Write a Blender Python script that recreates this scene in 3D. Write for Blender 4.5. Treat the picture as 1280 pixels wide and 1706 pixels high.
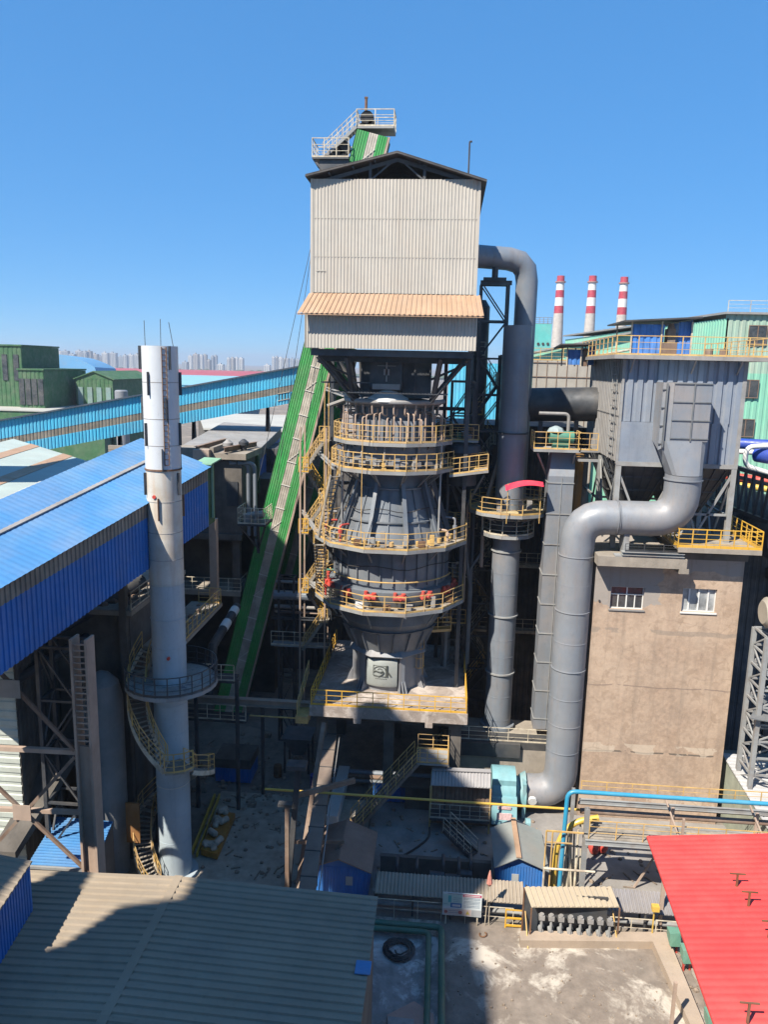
import bpy, math, random
from mathutils import Vector, Matrix
random.seed(7)
PI = math.pi
rad = math.radians
for o in list(bpy.data.objects): bpy.data.objects.remove(o)
scene = bpy.context.scene
COL = scene.collection
# ------------------------------------------------------------------ camera
F = 1281.0
YAW, PITCH, ROLL = 4.5, 10.75, 1.3
CAM = Vector((0, 0, 30))
RC = Matrix.Rotation(rad(YAW), 3, 'Z') @ Matrix.Rotation(rad(90 - PITCH), 3, 'X') @ Matrix.Rotation(rad(ROLL), 3, 'Z')
cd = bpy.data.cameras.new('camera'); cam = bpy.data.objects.new('camera', cd); COL.objects.link(cam)
cam.location = CAM; cam.rotation_euler = RC.to_euler()
cd.sensor_fit = 'HORIZONTAL'; cd.sensor_width = 36; cd.lens = 36 * F / 1280
cd.clip_start = .1; cd.clip_end = 20000
scene.camera = cam
# ------------------------------------------------------------------ light
SUN_AZ, SUN_EL = 39.5, 49.5      # azimuth the light travels towards, measured from +Y to +X
sdir = Vector((math.sin(rad(SUN_AZ)) * math.cos(rad(SUN_EL)), math.cos(rad(SUN_AZ)) * math.cos(rad(SUN_EL)), -math.sin(rad(SUN_EL))))
w = bpy.data.worlds.new("World"); scene.world = w; w.use_nodes = True
nt = w.node_tree; bg = nt.nodes['Background']
sky = nt.nodes.new('ShaderNodeTexSky'); sky.sky_type = 'NISHITA'; sky.sun_disc = False
sky.sun_elevation = rad(SUN_EL); sky.sun_rotation = rad(180 + SUN_AZ)
sky.altitude = 0; sky.air_density = .6; sky.dust_density = 0; sky.ozone_density = 8
gmn = nt.nodes.new('ShaderNodeGamma'); gmn.inputs[1].default_value = .32
hsn = nt.nodes.new('ShaderNodeHueSaturation'); hsn.inputs['Saturation'].default_value = 1.9
mxn = nt.nodes.new('ShaderNodeMix'); mxn.data_type = 'RGBA'; mxn.blend_type = 'MULTIPLY'; mxn.inputs[0].default_value = 1; mxn.inputs[7].default_value = (2.55, 4.0, 5.1, 1)
nt.links.new(sky.outputs[0], gmn.inputs[0]); nt.links.new(gmn.outputs[0], hsn.inputs['Color']); nt.links.new(hsn.outputs[0], mxn.inputs[6])
nt.links.new(mxn.outputs[2], bg.inputs[0]); bg.inputs[1].default_value = 0.053
sl = bpy.data.lights.new('sun', 'SUN'); sl.energy = 5.0; sl.angle = rad(.53); sl.color = (1, .92, .80)
so = bpy.data.objects.new('sun', sl); COL.objects.link(so)
so.rotation_euler = sdir.to_track_quat('-Z', 'Y').to_euler(); so.location = (-40, -40, 90)
scene.view_settings.view_transform = 'Standard'; scene.view_settings.look = 'None'
scene.view_settings.gamma = 1; scene.view_settings.exposure = 1.0
scene.render.engine = 'CYCLES'
scene.cycles.max_bounces = 5; scene.cycles.diffuse_bounces = 2
# ------------------------------------------------------------------ helpers
def at(px, py, x=None, y=None, z=None):
    d = RC @ Vector(((px - 640) / F, -(py - 853) / F, -1))
    if y is not None: t = (y - CAM.y) / d.y
    elif z is not None: t = (z - CAM.z) / d.z
    else: t = (x - CAM.x) / d.x
    return CAM + d * t

class MB:
    def __init__(s): s.v = []; s.f = []; s.mi = []; s.m = 0; s.pr = []
    def add(s, vs, fs):
        n = len(s.v); s.v += [Vector(q) for q in vs]
        c = len(s.f)
        for q in fs: s.f.append([n + i for i in q]); s.mi.append(s.m)
        s.pr.append((n, len(s.v), c, len(s.f)))
    def hexa(s, b, t):      # 4 bottom, 4 top points
        s.add(list(b) + list(t), [(3, 2, 1, 0), (4, 5, 6, 7), (0, 1, 5, 4), (1, 2, 6, 5), (2, 3, 7, 6), (3, 0, 4, 7)])
        return s
    def box(s, x0, x1, y0, y1, z0, z1):
        return s.hexa([(x0, y0, z0), (x1, y0, z0), (x1, y1, z0), (x0, y1, z0)], [(x0, y0, z1), (x1, y0, z1), (x1, y1, z1), (x0, y1, z1)])
    def beam(s, a, b, w, h=None, up=(0, 0, 1)):
        a = Vector(a); b = Vector(b); h = h or w
        d = (b - a).normalized(); u = Vector(up)
        if abs(d.dot(u)) > .98: u = Vector((0, 1, 0))
        r = d.cross(u).normalized() * (w / 2); q = r.cross(d).normalized() * (h / 2)
        return s.hexa([a - r - q, a + r - q, a + r + q, a - r + q], [b - r - q, b + r - q, b + r + q, b - r + q])
    def ibeam(s, a, b, w, h, t=.03, up=(0, 0, 1)):
        a = Vector(a); b = Vector(b); d = (b - a).normalized(); u = Vector(up)
        if abs(d.dot(u)) > .98: u = Vector((0, 1, 0))
        r = d.cross(u).normalized(); q = r.cross(d).normalized()
        s.beam(a, b, t, h - 2 * t, up); o = q * (h / 2 - t / 2)
        s.beam(a + o, b + o, w, t, up); s.beam(a - o, b - o, w, t, up); return s
    def tube(s, pts, r, n=10, cap=True):
        pts = [Vector(p) for p in pts]; rs = r if isinstance(r, (list, tuple)) else [r] * len(pts)
        d0 = (pts[1] - pts[0]).normalized()
        u = Vector((0, 0, 1)) if abs(d0.z) < .9 else Vector((0, 1, 0))
        u = (u - d0 * u.dot(d0)).normalized(); vs = []
        for i, p in enumerate(pts):
            di = (pts[i] - pts[i - 1]).normalized() if i else d0
            do = (pts[i + 1] - pts[i]).normalized() if i < len(pts) - 1 else di
            t = (di + do).normalized(); u = (u - t * u.dot(t)).normalized(); b = t.cross(u)
            k = 1 / max(.5, t.dot(di)); bend = (do - di); 
            for j in range(n):
                a = 2 * PI * j / n; e = u * math.cos(a) + b * math.sin(a)
                if bend.length > 1e-4:
                    bn = bend.normalized(); e = e + bn * (e.dot(bn) * (k - 1))
                vs.append(p + e * rs[i])
        fs = []
        for i in range(len(pts) - 1):
            for j in range(n):
                k = (j + 1) % n; fs.append((i * n + j, i * n + k, (i + 1) * n + k, (i + 1) * n + j))
        if cap: fs.append(tuple(range(n))[::-1]); fs.append(tuple((len(pts) - 1) * n + j for j in range(n)))
        s.add(vs, fs); return s
    def bend(s, pts, r, rb, n=14, seg=5):      # tube with rounded corners of radius rb
        pts = [Vector(p) for p in pts]; out = [pts[0]]
        for i in range(1, len(pts) - 1):
            a = (pts[i - 1] - pts[i]).normalized(); c = (pts[i + 1] - pts[i]).normalized()
            p0 = pts[i] + a * rb; p1 = pts[i] + c * rb
            for k in range(seg + 1):
                t = k / seg; out.append(p0 * (1 - t) ** 2 + pts[i] * 2 * t * (1 - t) + p1 * t * t)
        out.append(pts[-1]); return s.tube(out, r, n)
    def lathe(s, cx, cy, prof, n=24, a0=0, cap=True, a1=None):
        vs = []; full = a1 is None; m = n if full else n + 1
        for (r, z) in prof:
            for j in range(m):
                a = a0 + (2 * PI if full else a1 - a0) * j / n; vs.append((cx + r * math.cos(a), cy + r * math.sin(a), z))
        fs = []
        for i in range(len(prof) - 1):
            for j in range(n):
                k = (j + 1) % m; fs.append((i * m + j, i * m + k, (i + 1) * m + k, (i + 1) * m + j))
        if cap and full:
            fs.append(tuple(range(n))[::-1]); fs.append(tuple((len(prof) - 1) * n + j for j in range(n)))
        s.add(vs, fs); return s
    def quad(s, a, b, c, d): s.add([a, b, c, d], [(0, 1, 2, 3)]); return s
    def slab(s, pts, t):      # polygon of points with thickness t downwards
        pts = [Vector(p) for p in pts]; n = len(pts); lo = [p - Vector((0, 0, t)) for p in pts]
        s.add(pts + lo, [tuple(range(n)), tuple(range(2 * n - 1, n - 1, -1))] + [(i, n + i, n + (i + 1) % n, (i + 1) % n) for i in range(n)]); return s
    def corr(s, o, u, v, pitch=.3, depth=.05, nrm=None, solid=.0, duty=.5):
        # corrugated sheet: ribs run along v, repeated along u, raised towards nrm
        o = Vector(o); u = Vector(u); v = Vector(v)
        n = Vector(nrm).normalized() if nrm is not None else u.cross(v).normalized()
        L = u.length; k = max(1, int(round(L / pitch))); e = .12; pr = []
        for i in range(k):
            a = i / k; d = 1 / k
            pr += [(a, 0), (a + d * (1 - duty - e * 2) if duty < .8 else a, 0), (a + d * (1 - duty - e), 1), (a + d * (1 - e), 1)]
        pr.append((1, 0)); vs = []
        for (a, h) in pr:
            p = o + u * a + n * depth * h; vs += [p, p + v]
        s.add(vs, [(2 * i, 2 * i + 2, 2 * i + 3, 2 * i + 1) for i in range(len(pr) - 1)])
        if solid:
            b = [o, o + u, o + u + v, o + v]; q = n * -solid; e2 = n * -.004
            s.hexa([p + q for p in b], [p + e2 for p in b])
        return s
    def rail(s, pts, h=1.1, sp=1.25, r=.03, closed=False, mid=2, toe=.1):
        pts = [Vector(p) for p in pts]
        if closed: pts = pts + [pts[0]]
        up = Vector((0, 0, 1))
        for a, b in zip(pts, pts[1:]):
            L = (b - a).length; k = max(1, int(round(L / sp)))
            for i in range(k + (1 if b is pts[-1] and not closed else 0)):
                p = a.lerp(b, i / k); s.beam(p, p + up * h, r * 1.75)
            s.beam(a + up * h, b + up * h, r * 1.6)
            for j in range(mid):
                q = up * h * (j + 1) / (mid + 1); s.beam(a + q, b + q, r * .9)
            if toe: s.beam(a + up * toe * .6, b + up * toe * .6, .02, toe)
        return s

def build(name, mb, mats, parent=None, org=None):
    me = bpy.data.meshes.new(name)
    if org is None: org = Vector(parent['_o']) if parent is not None else Vector((0, 0, 0))
    me.from_pydata([v - org for v in mb.v], [], mb.f); me.validate(); me.update()
    for m in (mats if isinstance(mats, (list, tuple)) else [mats]): me.materials.append(m)
    if isinstance(mats, (list, tuple)) and len(me.polygons) == len(mb.mi):
        me.polygons.foreach_set('material_index', mb.mi)
    me.polygons.foreach_set('use_smooth', [True] * len(me.polygons))
    try: me.set_sharp_from_angle(angle=rad(28))
    except Exception: pass
    o = bpy.data.objects.new(name, me); COL.objects.link(o); o['_o'] = list(org)
    if parent is not None: o.parent = parent
    else: o.location = org
    return o
def tag(o, label, cat, group=None, kind=None):
    if label: o['label'] = label
    if cat: o['category'] = cat
    if group: o['group'] = group
    if kind: o['kind'] = kind
    return o
def T(name, label, cat, loc, group=None):
    o = bpy.data.objects.new(name, None); COL.objects.link(o); o.location = loc; o['_o'] = list(loc)
    o.empty_display_size = .3
    return tag(o, label, cat, group)
KEEP = {'window_strip', 'small_print', 'title_lettering', 'debris', 'rubble', 'emblem', 'panel_joint', 'small_gear', 'warning_disc', 'flange_lines', 'stiffener'}
def pieces(mb):      # groups the primitives that touch or nearly touch
    n = len(mb.pr)
    if n < 2 or n > 1500: return [mb]
    bb = []
    for (a, b, c, d) in mb.pr:
        v = mb.v[a:b]; bb.append([f(q[i] for q in v) for i in range(3) for f in (min, max)])
    par = list(range(n))
    def find(i):
        while par[i] != i: par[i] = par[par[i]]; i = par[i]
        return i
    e = .07
    for i in range(n):
        A = bb[i]
        for j in range(i + 1, n):
            B = bb[j]
            if A[0] - e < B[1] and B[0] - e < A[1] and A[2] - e < B[3] and B[2] - e < A[3] and A[4] - e < B[5] and B[4] - e < A[5]:
                x, y = find(i), find(j)
                if x != y: par[x] = y
    gr = {}
    for i in range(n): gr.setdefault(find(i), []).append(i)
    if len(gr) == 1 or len(gr) > 60: return [mb]
    out = []
    for g in gr.values():
        q = MB()
        for i in g:
            a, b, c, d = mb.pr[i]; q.m = mb.mi[c] if d > c else 0; q.add(mb.v[a:b], [[k - a for k in f] for f in mb.f[c:d]])
        out.append(q)
    return out
def P(name, mb, m, parent, label=None):
    first = None
    for q in ([mb] if name in KEEP else pieces(mb)):
        o = build(name, q, m, parent)
        if label: o['label'] = label
        first = first or o
    return first
def S(name, mb, m, label, cat, group=None, kind=None):
    xs = [v.x for v in mb.v]; ys = [v.y for v in mb.v]; zs = [v.z for v in mb.v]
    org = Vector(((min(xs) + max(xs)) / 2, (min(ys) + max(ys)) / 2, min(zs)))
    return tag(build(name, mb, m, None, org), label, cat, group, kind)
def ST(name, mb, m): return tag(build(name, mb, m), None, None, None, 'structure')
def copy_tree(o, parent=None):
    kids = [c for c in bpy.data.objects if c.parent == o]
    c = o.copy(); COL.objects.link(c); c.parent = parent
    for k in kids: copy_tree(k, c)
    return c
# ------------------------------------------------------------------ materials
ALB = .8
def M(name, col, rough=.6, metal=0., var=.18, vs=.6, dirt=None, dirta=.0, ds=.35, streak=0., bump=.0, spec=.5, bs=14, streakcol=None, dust=.22, grime=.35, sheet=None):
    col = tuple(c * ALB for c in col); dirt = dirt and tuple(c * ALB for c in dirt)
    m = bpy.data.materials.new(name); m.use_nodes = True; t = m.node_tree; N = t.nodes; L = t.links
    b = N['Principled BSDF']; b.inputs['Roughness'].default_value = rough; b.inputs['Metallic'].default_value = metal
    b.inputs['Specular IOR Level'].default_value = spec
    geo = N.new('ShaderNodeNewGeometry')
    def noise(scale, detail, sc=(1, 1, 1)):
        mp = N.new('ShaderNodeMapping'); mp.inputs['Scale'].default_value = sc; L.new(geo.outputs['Position'], mp.inputs[0])
        n = N.new('ShaderNodeTexNoise'); n.inputs['Scale'].default_value = scale; n.inputs['Detail'].default_value = detail
        n.inputs['Roughness'].default_value = .62; L.new(mp.outputs[0], n.inputs[0]); return n.outputs[0]
    def ramp(sock, a, c):
        r = N.new('ShaderNodeMapRange'); r.inputs[1].default_value = a; r.inputs[2].default_value = c; L.new(sock, r.inputs[0]); return r.outputs[0]
    def mix(fac, A, B, fm=1.):
        x = N.new('ShaderNodeMix'); x.data_type = 'RGBA'
        if fm != 1:
            q = N.new('ShaderNodeMath'); q.operation = 'MULTIPLY'; q.inputs[1].default_value = fm; L.new(fac, q.inputs[0]); fac = q.outputs[0]
        L.new(fac, x.inputs[0])
        for s_, i in ((A, 6), (B, 7)):
            if isinstance(s_, tuple): x.inputs[i].default_value = (*s_, 1)
            else: L.new(s_, x.inputs[i])
        return x.outputs[2]
    hi = tuple(min(1, c * (1 + var)) for c in col); lo = tuple(c * (1 - var) for c in col)
    cur = mix(ramp(noise(vs, 5), .3, .7), lo, hi)
    if dirt and dirta: cur = mix(ramp(noise(ds, 7), .48, .66), cur, dirt, dirta)
    if streak:
        sc = streakcol or tuple(c * .5 for c in col)
        cur = mix(ramp(noise(2.2, 4, (1, 1, .07)), .5, .78), cur, sc, streak)
    if sheet:      # each sheet of cladding has weathered a little differently
        vx, vy, vz, wd, am = sheet
        dp = N.new('ShaderNodeVectorMath'); dp.operation = 'DOT_PRODUCT'; dp.inputs[1].default_value = (vx / wd, vy / wd, vz / wd); L.new(geo.outputs['Position'], dp.inputs[0])
        fl_ = N.new('ShaderNodeMath'); fl_.operation = 'FLOOR'; L.new(dp.outputs['Value'], fl_.inputs[0])
        wn = N.new('ShaderNodeTexWhiteNoise'); wn.noise_dimensions = '1D'; L.new(fl_.outputs[0], wn.inputs['W'])
        cur = mix(wn.outputs['Value'], cur, tuple(c * .55 for c in col), am)
    if dust:      # settled plant dust in soft clouds, and fine dark specks and smears
        cur = mix(ramp(noise(.45, 8), .42, .72), cur, (.30, .265, .225), dust)
        cur = mix(ramp(noise(5.5, 6, (1, 1, .45)), .56, .74), cur, tuple(c * .55 for c in col), grime)
        rr = N.new('ShaderNodeMapRange'); rr.inputs[1].default_value = .35; rr.inputs[2].default_value = .7; rr.inputs[3].default_value = max(.1, rough - .08); rr.inputs[4].default_value = min(1, rough + .25)
        L.new(noise(1.3, 5), rr.inputs[0]); L.new(rr.outputs[0], b.inputs['Roughness'])
    L.new(cur, b.inputs['Base Color'])
    if bump:
        bn = N.new('ShaderNodeBump'); bn.inputs['Strength'].default_value = bump; bn.inputs['Distance'].default_value = .04
        L.new(noise(bs, 4), bn.inputs['Height']); L.new(bn.outputs[0], b.inputs['Normal'])
    return m
RUST = (.16, .075, .035); DUST = (.42, .36, .29)
yellow = M('yellow_rail', (.66, .42, .13), .55, var=.3, vs=1.5, dirt=(.50, .33, .2), dirta=.7, ds=1.2)
yellow_bright = M('yellow_paint', (.75, .42, .03), .5, var=.15, dirt=(.3, .2, .1), dirta=.4, ds=1)
pale_rail = M('pale_rail', (.62, .55, .42), .6, var=.3, vs=2, dirt=RUST, dirta=.5, ds=1.5)
steel = M('dark_steel', (.05, .058, .07), .5, .25, var=.3, dirt=(.10, .09, .08), dirta=.5, streak=.35)
steel_grey = M('grey_steel', (.15, .165, .18), .5, .1, var=.2, dirt=(.27, .25, .22), dirta=.45, ds=.5, streak=.35)  # plain grey steel, lighter than the dark one
kiln_mat = M('kiln_shell', (.165, .19, .22), .5, .1, var=.15, vs=.8, dirt=(.26, .26, .26), dirta=.5, ds=.7, streak=.3)
grat = M('grating', (.27, .24, .20), .85, var=.35, vs=2, dirt=(.42, .37, .30), dirta=.6, ds=.9)
chan = M('channel_grey', (.30, .31, .31), .6, var=.2, dirt=RUST, dirta=.3, ds=1)
clad = M('pale_cladding', (.56, .525, .465), .6, var=.1, vs=.5, dirt=(.42, .36, .29), dirta=.35, ds=.25, streak=.5, streakcol=(.36, .31, .26), sheet=(1, .3, 0, .82, .16))
tanclad = M('tan_canopy', (.46, .29, .18), .65, var=.12, vs=.8, dirt=(.36, .24, .15), dirta=.4, streak=.3)
roofdark = M('dark_roof', (.045, .045, .05), .7, var=.3)
stackm = M('stack_paint', (.21, .245, .29), .42, .1, var=.1, vs=.4, dirt=(.30, .26, .23), dirta=.5, ds=.4, streak=.5, streakcol=(.16, .13, .12))
pipegrey = M('big_pipe_paint', (.235, .26, .295), .42, .05, var=.1, vs=.3, dirt=(.34, .29, .26), dirta=.55, ds=.3, streak=.5, streakcol=(.19, .165, .15))
bagm = M('baghouse_paint', (.26, .31, .385), .5, .1, var=.12, vs=.4, dirt=(.3, .3, .3), dirta=.4, ds=.4, streak=.4)
baggrey = M('baghouse_grey', (.33, .32, .31), .6, .1, var=.15, dirt=(.22, .2, .18), dirta=.4, ds=.5, streak=.5)
green = M('green_cladding', (.045, .36, .085), .5, var=.16, vs=.5, dirt=(.05, .2, .07), dirta=.4, ds=.4, streak=.3, sheet=(0, 0, 1, 2.1, .25))
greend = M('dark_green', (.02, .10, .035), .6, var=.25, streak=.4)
transl = M('clear_strip', (.50, .46, .39), .5, var=.3, vs=1.2, dirt=(.26, .22, .17), dirta=.7, ds=.8, streak=.5)
whitebar = M('white_bar', (.7, .68, .62), .6, var=.15)
blue = M('blue_cladding', (.022, .175, .54), .55, var=.12, vs=.4, streak=.45, dust=.15, sheet=(.2, 1, 0, .9, .25))
blueroof = M('blue_roof', (.065, .25, .54), .85, var=.1, vs=.15, dirt=(.16, .33, .52), dirta=.6, ds=.2, sheet=(.2, 1, 0, 1.08, .22), streak=.2)
cyan = M('cyan_cladding', (.09, .54, .80), .5, var=.12, vs=.2, streak=.3, sheet=(1, 0, 0, .95, .2))
clearband = M('aged_clear_band', (.26, .235, .19), .65, var=.3, vs=1, dirt=(.16, .13, .10), dirta=.6, streak=.6)
cwhite = M('chimney_white', (.60, .63, .66), .45, var=.06, vs=.5, streak=.3, streakcol=(.5, .42, .34), dust=.08, grime=.25)
cream = M('chimney_cream', (.62, .60, .54), .5, var=.12, vs=.7, dirt=(.45, .33, .2), dirta=.5, ds=.6, streak=.5, streakcol=(.38, .22, .12))
cshade = M('chimney_lower_shade', (.42, .50, .55), .5, var=.1, vs=.4, streak=.35)  # blue tint puts the shade on the lower shell into its colour
rust = M('rusty_steel', RUST, .8, var=.4, vs=2)
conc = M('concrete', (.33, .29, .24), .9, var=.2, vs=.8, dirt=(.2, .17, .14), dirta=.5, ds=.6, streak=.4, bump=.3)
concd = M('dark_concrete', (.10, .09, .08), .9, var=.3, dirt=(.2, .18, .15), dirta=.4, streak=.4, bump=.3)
tanroof = M('tan_sheet_roof', (.34, .275, .20), .85, var=.1, vs=.3, dirt=(.22, .19, .15), dirta=.45, ds=.35, sheet=(0, 1, 0, 1.08, .3))
redroof = M('red_sheet_roof', (.84, .065, .06), .6, var=.1, vs=.3, dirt=(.62, .11, .09), dirta=.5, ds=.3, dust=.1, grime=.25, sheet=(0, 1, 0, .95, .22))
redm = M('red_valve', (.55, .06, .04), .5, var=.2)
brownst = M('brown_steel', (.21, .135, .095), .75, var=.25, dirt=(.35, .28, .22), dirta=.5, ds=1, streak=.4)
pinkst = M('faded_column', (.43, .32, .25), .75, var=.15, dirt=(.3, .2, .14), dirta=.4, ds=.8)
teal = M('teal_paint', (.21, .42, .46), .5, var=.12, dirt=(.33, .38, .37), dirta=.6, streak=.3)
mint = M('mint_cladding', (.25, .60, .44), .55, var=.12, vs=.15, dirt=(.36, .5, .4), dirta=.4, ds=.15, streak=.4)
beigeclad = M('aged_beige', (.42, .40, .32), .6, var=.2, vs=.3, streak=.6, streakcol=(.25, .33, .28))
white = M('white_paint', (.75, .75, .73), .5, var=.08)
black = M('black_rubber', (.02, .02, .022), .7, var=.3)
glass = M('window_glass', (.05, .055, .06), .12, var=.5, vs=1.2)
pipeblue = M('pipe_blue', (.03, .30, .50), .4, var=.1)
pipeyel = M('pipe_yellow', (.70, .45, .07), .4, var=.1)
pipedblue = M('pipe_dark_blue', (.015, .06, .38), .4, var=.15)
pipegreen = M('pipe_green', (.05, .15, .10), .5, var=.2)
dgreen = M('green_machine', (.06, .24, .17), .5, var=.2)
dustw = M('white_dust', (.66, .66, .64), .95, var=.1, bump=.4)
# ================================================================== SETTING
def ground_mat(name, a, b, c, s1, s2, lo=.5, hi=.58, s3=1.5, cracks=False):
    m = M(name, a, .95, var=.25, vs=s3, bump=.35, bs=5)
    t = m.node_tree; N = t.nodes; L = t.links; bs = N['Principled BSDF']
    cur = bs.inputs['Base Color'].links[0].from_socket; geo = [n for n in N if n.type == 'NEW_GEOMETRY'][0]
    for (col, sc, l, h, f) in ((b, s1, lo, hi, .9), (c, s2, .52, .62, .8)):
        n = N.new('ShaderNodeTexNoise'); n.inputs['Scale'].default_value = sc; n.inputs['Detail'].default_value = 9; n.inputs['Roughness'].default_value = .68
        n.inputs['Distortion'].default_value = .6
        L.new(geo.outputs['Position'], n.inputs[0]); r = N.new('ShaderNodeMapRange'); r.inputs[1].default_value = l; r.inputs[2].default_value = h; r.inputs[4].default_value = f
        L.new(n.outputs[0], r.inputs[0]); x = N.new('ShaderNodeMix'); x.data_type = 'RGBA'; L.new(r.outputs[0], x.inputs[0]); L.new(cur, x.inputs[6]); x.inputs[7].default_value = (*col, 1); cur = x.outputs[2]
    L.new(cur, bs.inputs['Base Color']); return m
gm = ground_mat('plant_ground', (.20, .17, .14), (.26, .22, .18), (.12, .10, .09), .05, .25)
yardm = ground_mat('yard_concrete', (.23, .19, .155), (.46, .415, .35), (.165, .135, .11), .33, .8, .50, .60)
basinm = ground_mat('basin_floor', (.30, .29, .28), (.50, .50, .49), (.17, .16, .16), .35, .9)
pavem = ground_mat('road_concrete', (.40, .35, .28), (.30, .25, .20), (.20, .17, .14), .3, .12, .52, .7)
ST('ground', MB().slab([(-6000, -200, 0), (6000, -200, 0), (6000, 9000, 0), (-6000, 9000, 0)], 1), gm)
ST('yard', MB().slab([(-3.3, 22, .06), (30, 22, .06), (30, 37.6, .06), (-3.3, 37.6, .06)], .056), yardm)
ST('road', MB().slab([(-15, 38.2, .05), (-9.6, 38.2, .05), (-4.2, 44.5, .05), (-4.2, 49, .05), (-15, 49, .05)], .046), pavem)
ST('pavement', MB().slab([(-9.5, 38.2, .06), (20, 38.2, .06), (20, 48.9, .06), (-4.1, 48.9, .06), (-4.1, 44.4, .06)], .056), M('pavement_concrete', (.27, .255, .24), .9, var=.2, dirt=(.14, .13, .13), dirta=.5, ds=.5, bump=.3))
tv = MB(); random.seed(3)
n = 260
for i in range(n):
    x0 = -1500 + i * 2600 / n; h = 7 + 6 * random.random(); y0 = 1900 + 60 * random.random()
    tv.lathe(x0, y0, [(9, -1), (12 + 4 * random.random(), h * .5), (8, h * .85), (3, h)], 7, random.random())
tag(ST('hedge', tv, M('far_foliage', (.05, .085, .04), .9, var=.4, vs=.05)), 'dark far tree belt along the foot of the city towers', 'trees', None, 'stuff').name = 'tree_belt'
# ================================================================== KILN
KX, KY = -3.6, 53.0
kiln = T('lime_kiln', 'tall grey shaft kiln with railed ring platforms and a pale clad house on top', 'kiln', (KX, KY, 7.5))
# hopper house
HX0, HX1, HY0, HY1 = -8.55, 1.45, 48.0, 58.2
mb = MB(); mb.corr((HX0, HY0, 34.3), (HX1 - HX0, 0, 0), (0, 0, 6.5), .205, .035, (0, -1, 0), .08, .3)
mb.corr((HX1, HY0, 31), (0, HY1 - HY0, 0), (0, 0, 9.8), .205, .035, (1, 0, 0), .08, .3)
mb.corr((HX0, HY1, 34.3), (0, HY0 - HY1, 0), (0, 0, 6.5), .205, .035, (-1, 0, 0), .08, .3)
mb.corr((HX1, HY1, 34.3), (HX0 - HX1, 0, 0), (0, 0, 6.5), .205, .035, (0, 1, 0), .08, .3)
hw = P('house_wall', mb, clad, kiln)
mb = MB()
for xx in (HX0 + .03, HX1 - .03): mb.box(xx - .07, xx + .07, HY0 - .06, HY0 - .04, 34.2, 40.8)
for zz in (36.4, 38.6): mb.box(HX0 + .02, HX1 - .02, HY0 - .042, HY0 - .034, zz, zz + .03)
mb.box(HX0 + .3, HX0 + .9, HY0 - .055, HY0 - .04, 35.55, 35.6)
P('corner_trim', mb, clad, hw)
rx = (HX0 + HX1) / 2 + .1; RZ = 42.25; EZ = 40.95
mb = MB()
for s, xe in ((-1, HX0 - .3), (1, HX1 + .35)):
    mb.corr((rx, HY0 - .45, RZ), (0, HY1 - HY0 + .9, 0), (xe - rx, 0, EZ - RZ - (.25 if s > 0 else 0)), .25, .04, (0, 0, 1))
    mb.hexa([(rx, HY0 - .45, RZ - .12), (xe, HY0 - .45, EZ - .12 - (.25 if s > 0 else 0)), (xe, HY1 + .45, EZ - .12 - (.25 if s > 0 else 0)), (rx, HY1 + .45, RZ - .12)][::s],
            [(rx, HY0 - .45, RZ - .02), (xe, HY0 - .45, EZ - .02 - (.25 if s > 0 else 0)), (xe, HY1 + .45, EZ - .02 - (.25 if s > 0 else 0)), (rx, HY1 + .45, RZ - .02)][::s])
rf = P('roof', mb, roofdark, kiln)
mb = MB()
for yy in (HY0 + .15, HY0 + 4, HY0 + 8):
    for s, xe in ((-1, HX0 + .1), (1, HX1 - .1)):
        mb.beam((rx, yy, RZ - .35), (xe, yy, EZ - .4), .14, .22); mb.beam((rx + s * 1.6, yy, 40.6), (rx + s * 1.6, yy, 41.75), .16)
        mb.beam((rx + s * 1.6, yy, 40.75), (rx + s * .3, yy, 41.8), .1)
    mb.beam((HX0 + .2, yy, 40.72), (HX1 - .2, yy, 40.5), .12, .12)
for q in (-4, -2.6, -1.3, 1.3, 2.6, 4): mb.beam((rx + q, HY0 - .3, RZ - .2 - abs(q) * .25), (rx + q, HY1, RZ - .2 - abs(q) * .25), .08, .12)
P('roof_truss', mb, steel, rf)
mb = MB(); mb.tube([(.75, 50, 40.9), (.75, 50, 43.4)], .05, 8); mb.tube([(.75, 50, 43.4), (.9, 50, 43.4)], .06, 8)
P('vent_pipe', mb, roofdark, rf)
mb = MB(); mb.corr((-8.85, 47.7, 31.0), (10.45, 0, 0), (0, 0, 2.35), .205, .035, (0, -1, 0), .06, .3)
mb.corr((-8.85, 52.5, 31.0), (0, -4.8, 0), (0, 0, 2.35), .205, .035, (-1, 0, 0), .06, .3)
P('skirt_wall', mb, clad, kiln)
mb = MB(); o = Vector((-8.65, 47.95, 34.25)); q = Vector((-9.2, 46.95, 33.0))
k = 36; 
for i in range(k):
    a = i / k; b = (i + 1) / k; w1, w2 = 10.35, 11.15
    p = [o + Vector((w1 * a, 0, 0)), o + Vector((w1 * b, 0, 0)), q + Vector((w2 * b, 0, 0)), q + Vector((w2 * a, 0, 0))]
    n_ = Vector((0, -.04, .03)); g = [p[0].lerp(p[1], .55), p[0].lerp(p[1], .7), p[3].lerp(p[2], .55), p[3].lerp(p[2], .7)]
    mb.quad(p[0], g[0], g[2], p[3]); mb.quad(g[0], g[1] + n_, g[3] + n_, g[2]); mb.quad(g[1] + n_, p[1] + n_ * .8, p[2] + n_ * .8, g[3] + n_); mb.quad(p[1] + n_ * .8, p[1], p[2], p[2] + n_ * .8)
mb.beam(q + Vector((0, .05, -.05)), q + Vector((11.15, .05, -.05)), .06, .08)
P('canopy', mb, tanclad, kiln)
mb = MB()   # steelwork under the house
mb.box(HX0, HX1, HY0, HY0 + .25, 30.55, 30.95); mb.box(HX0, HX1, HY1 - .25, HY1, 30.55, 30.95)
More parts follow.
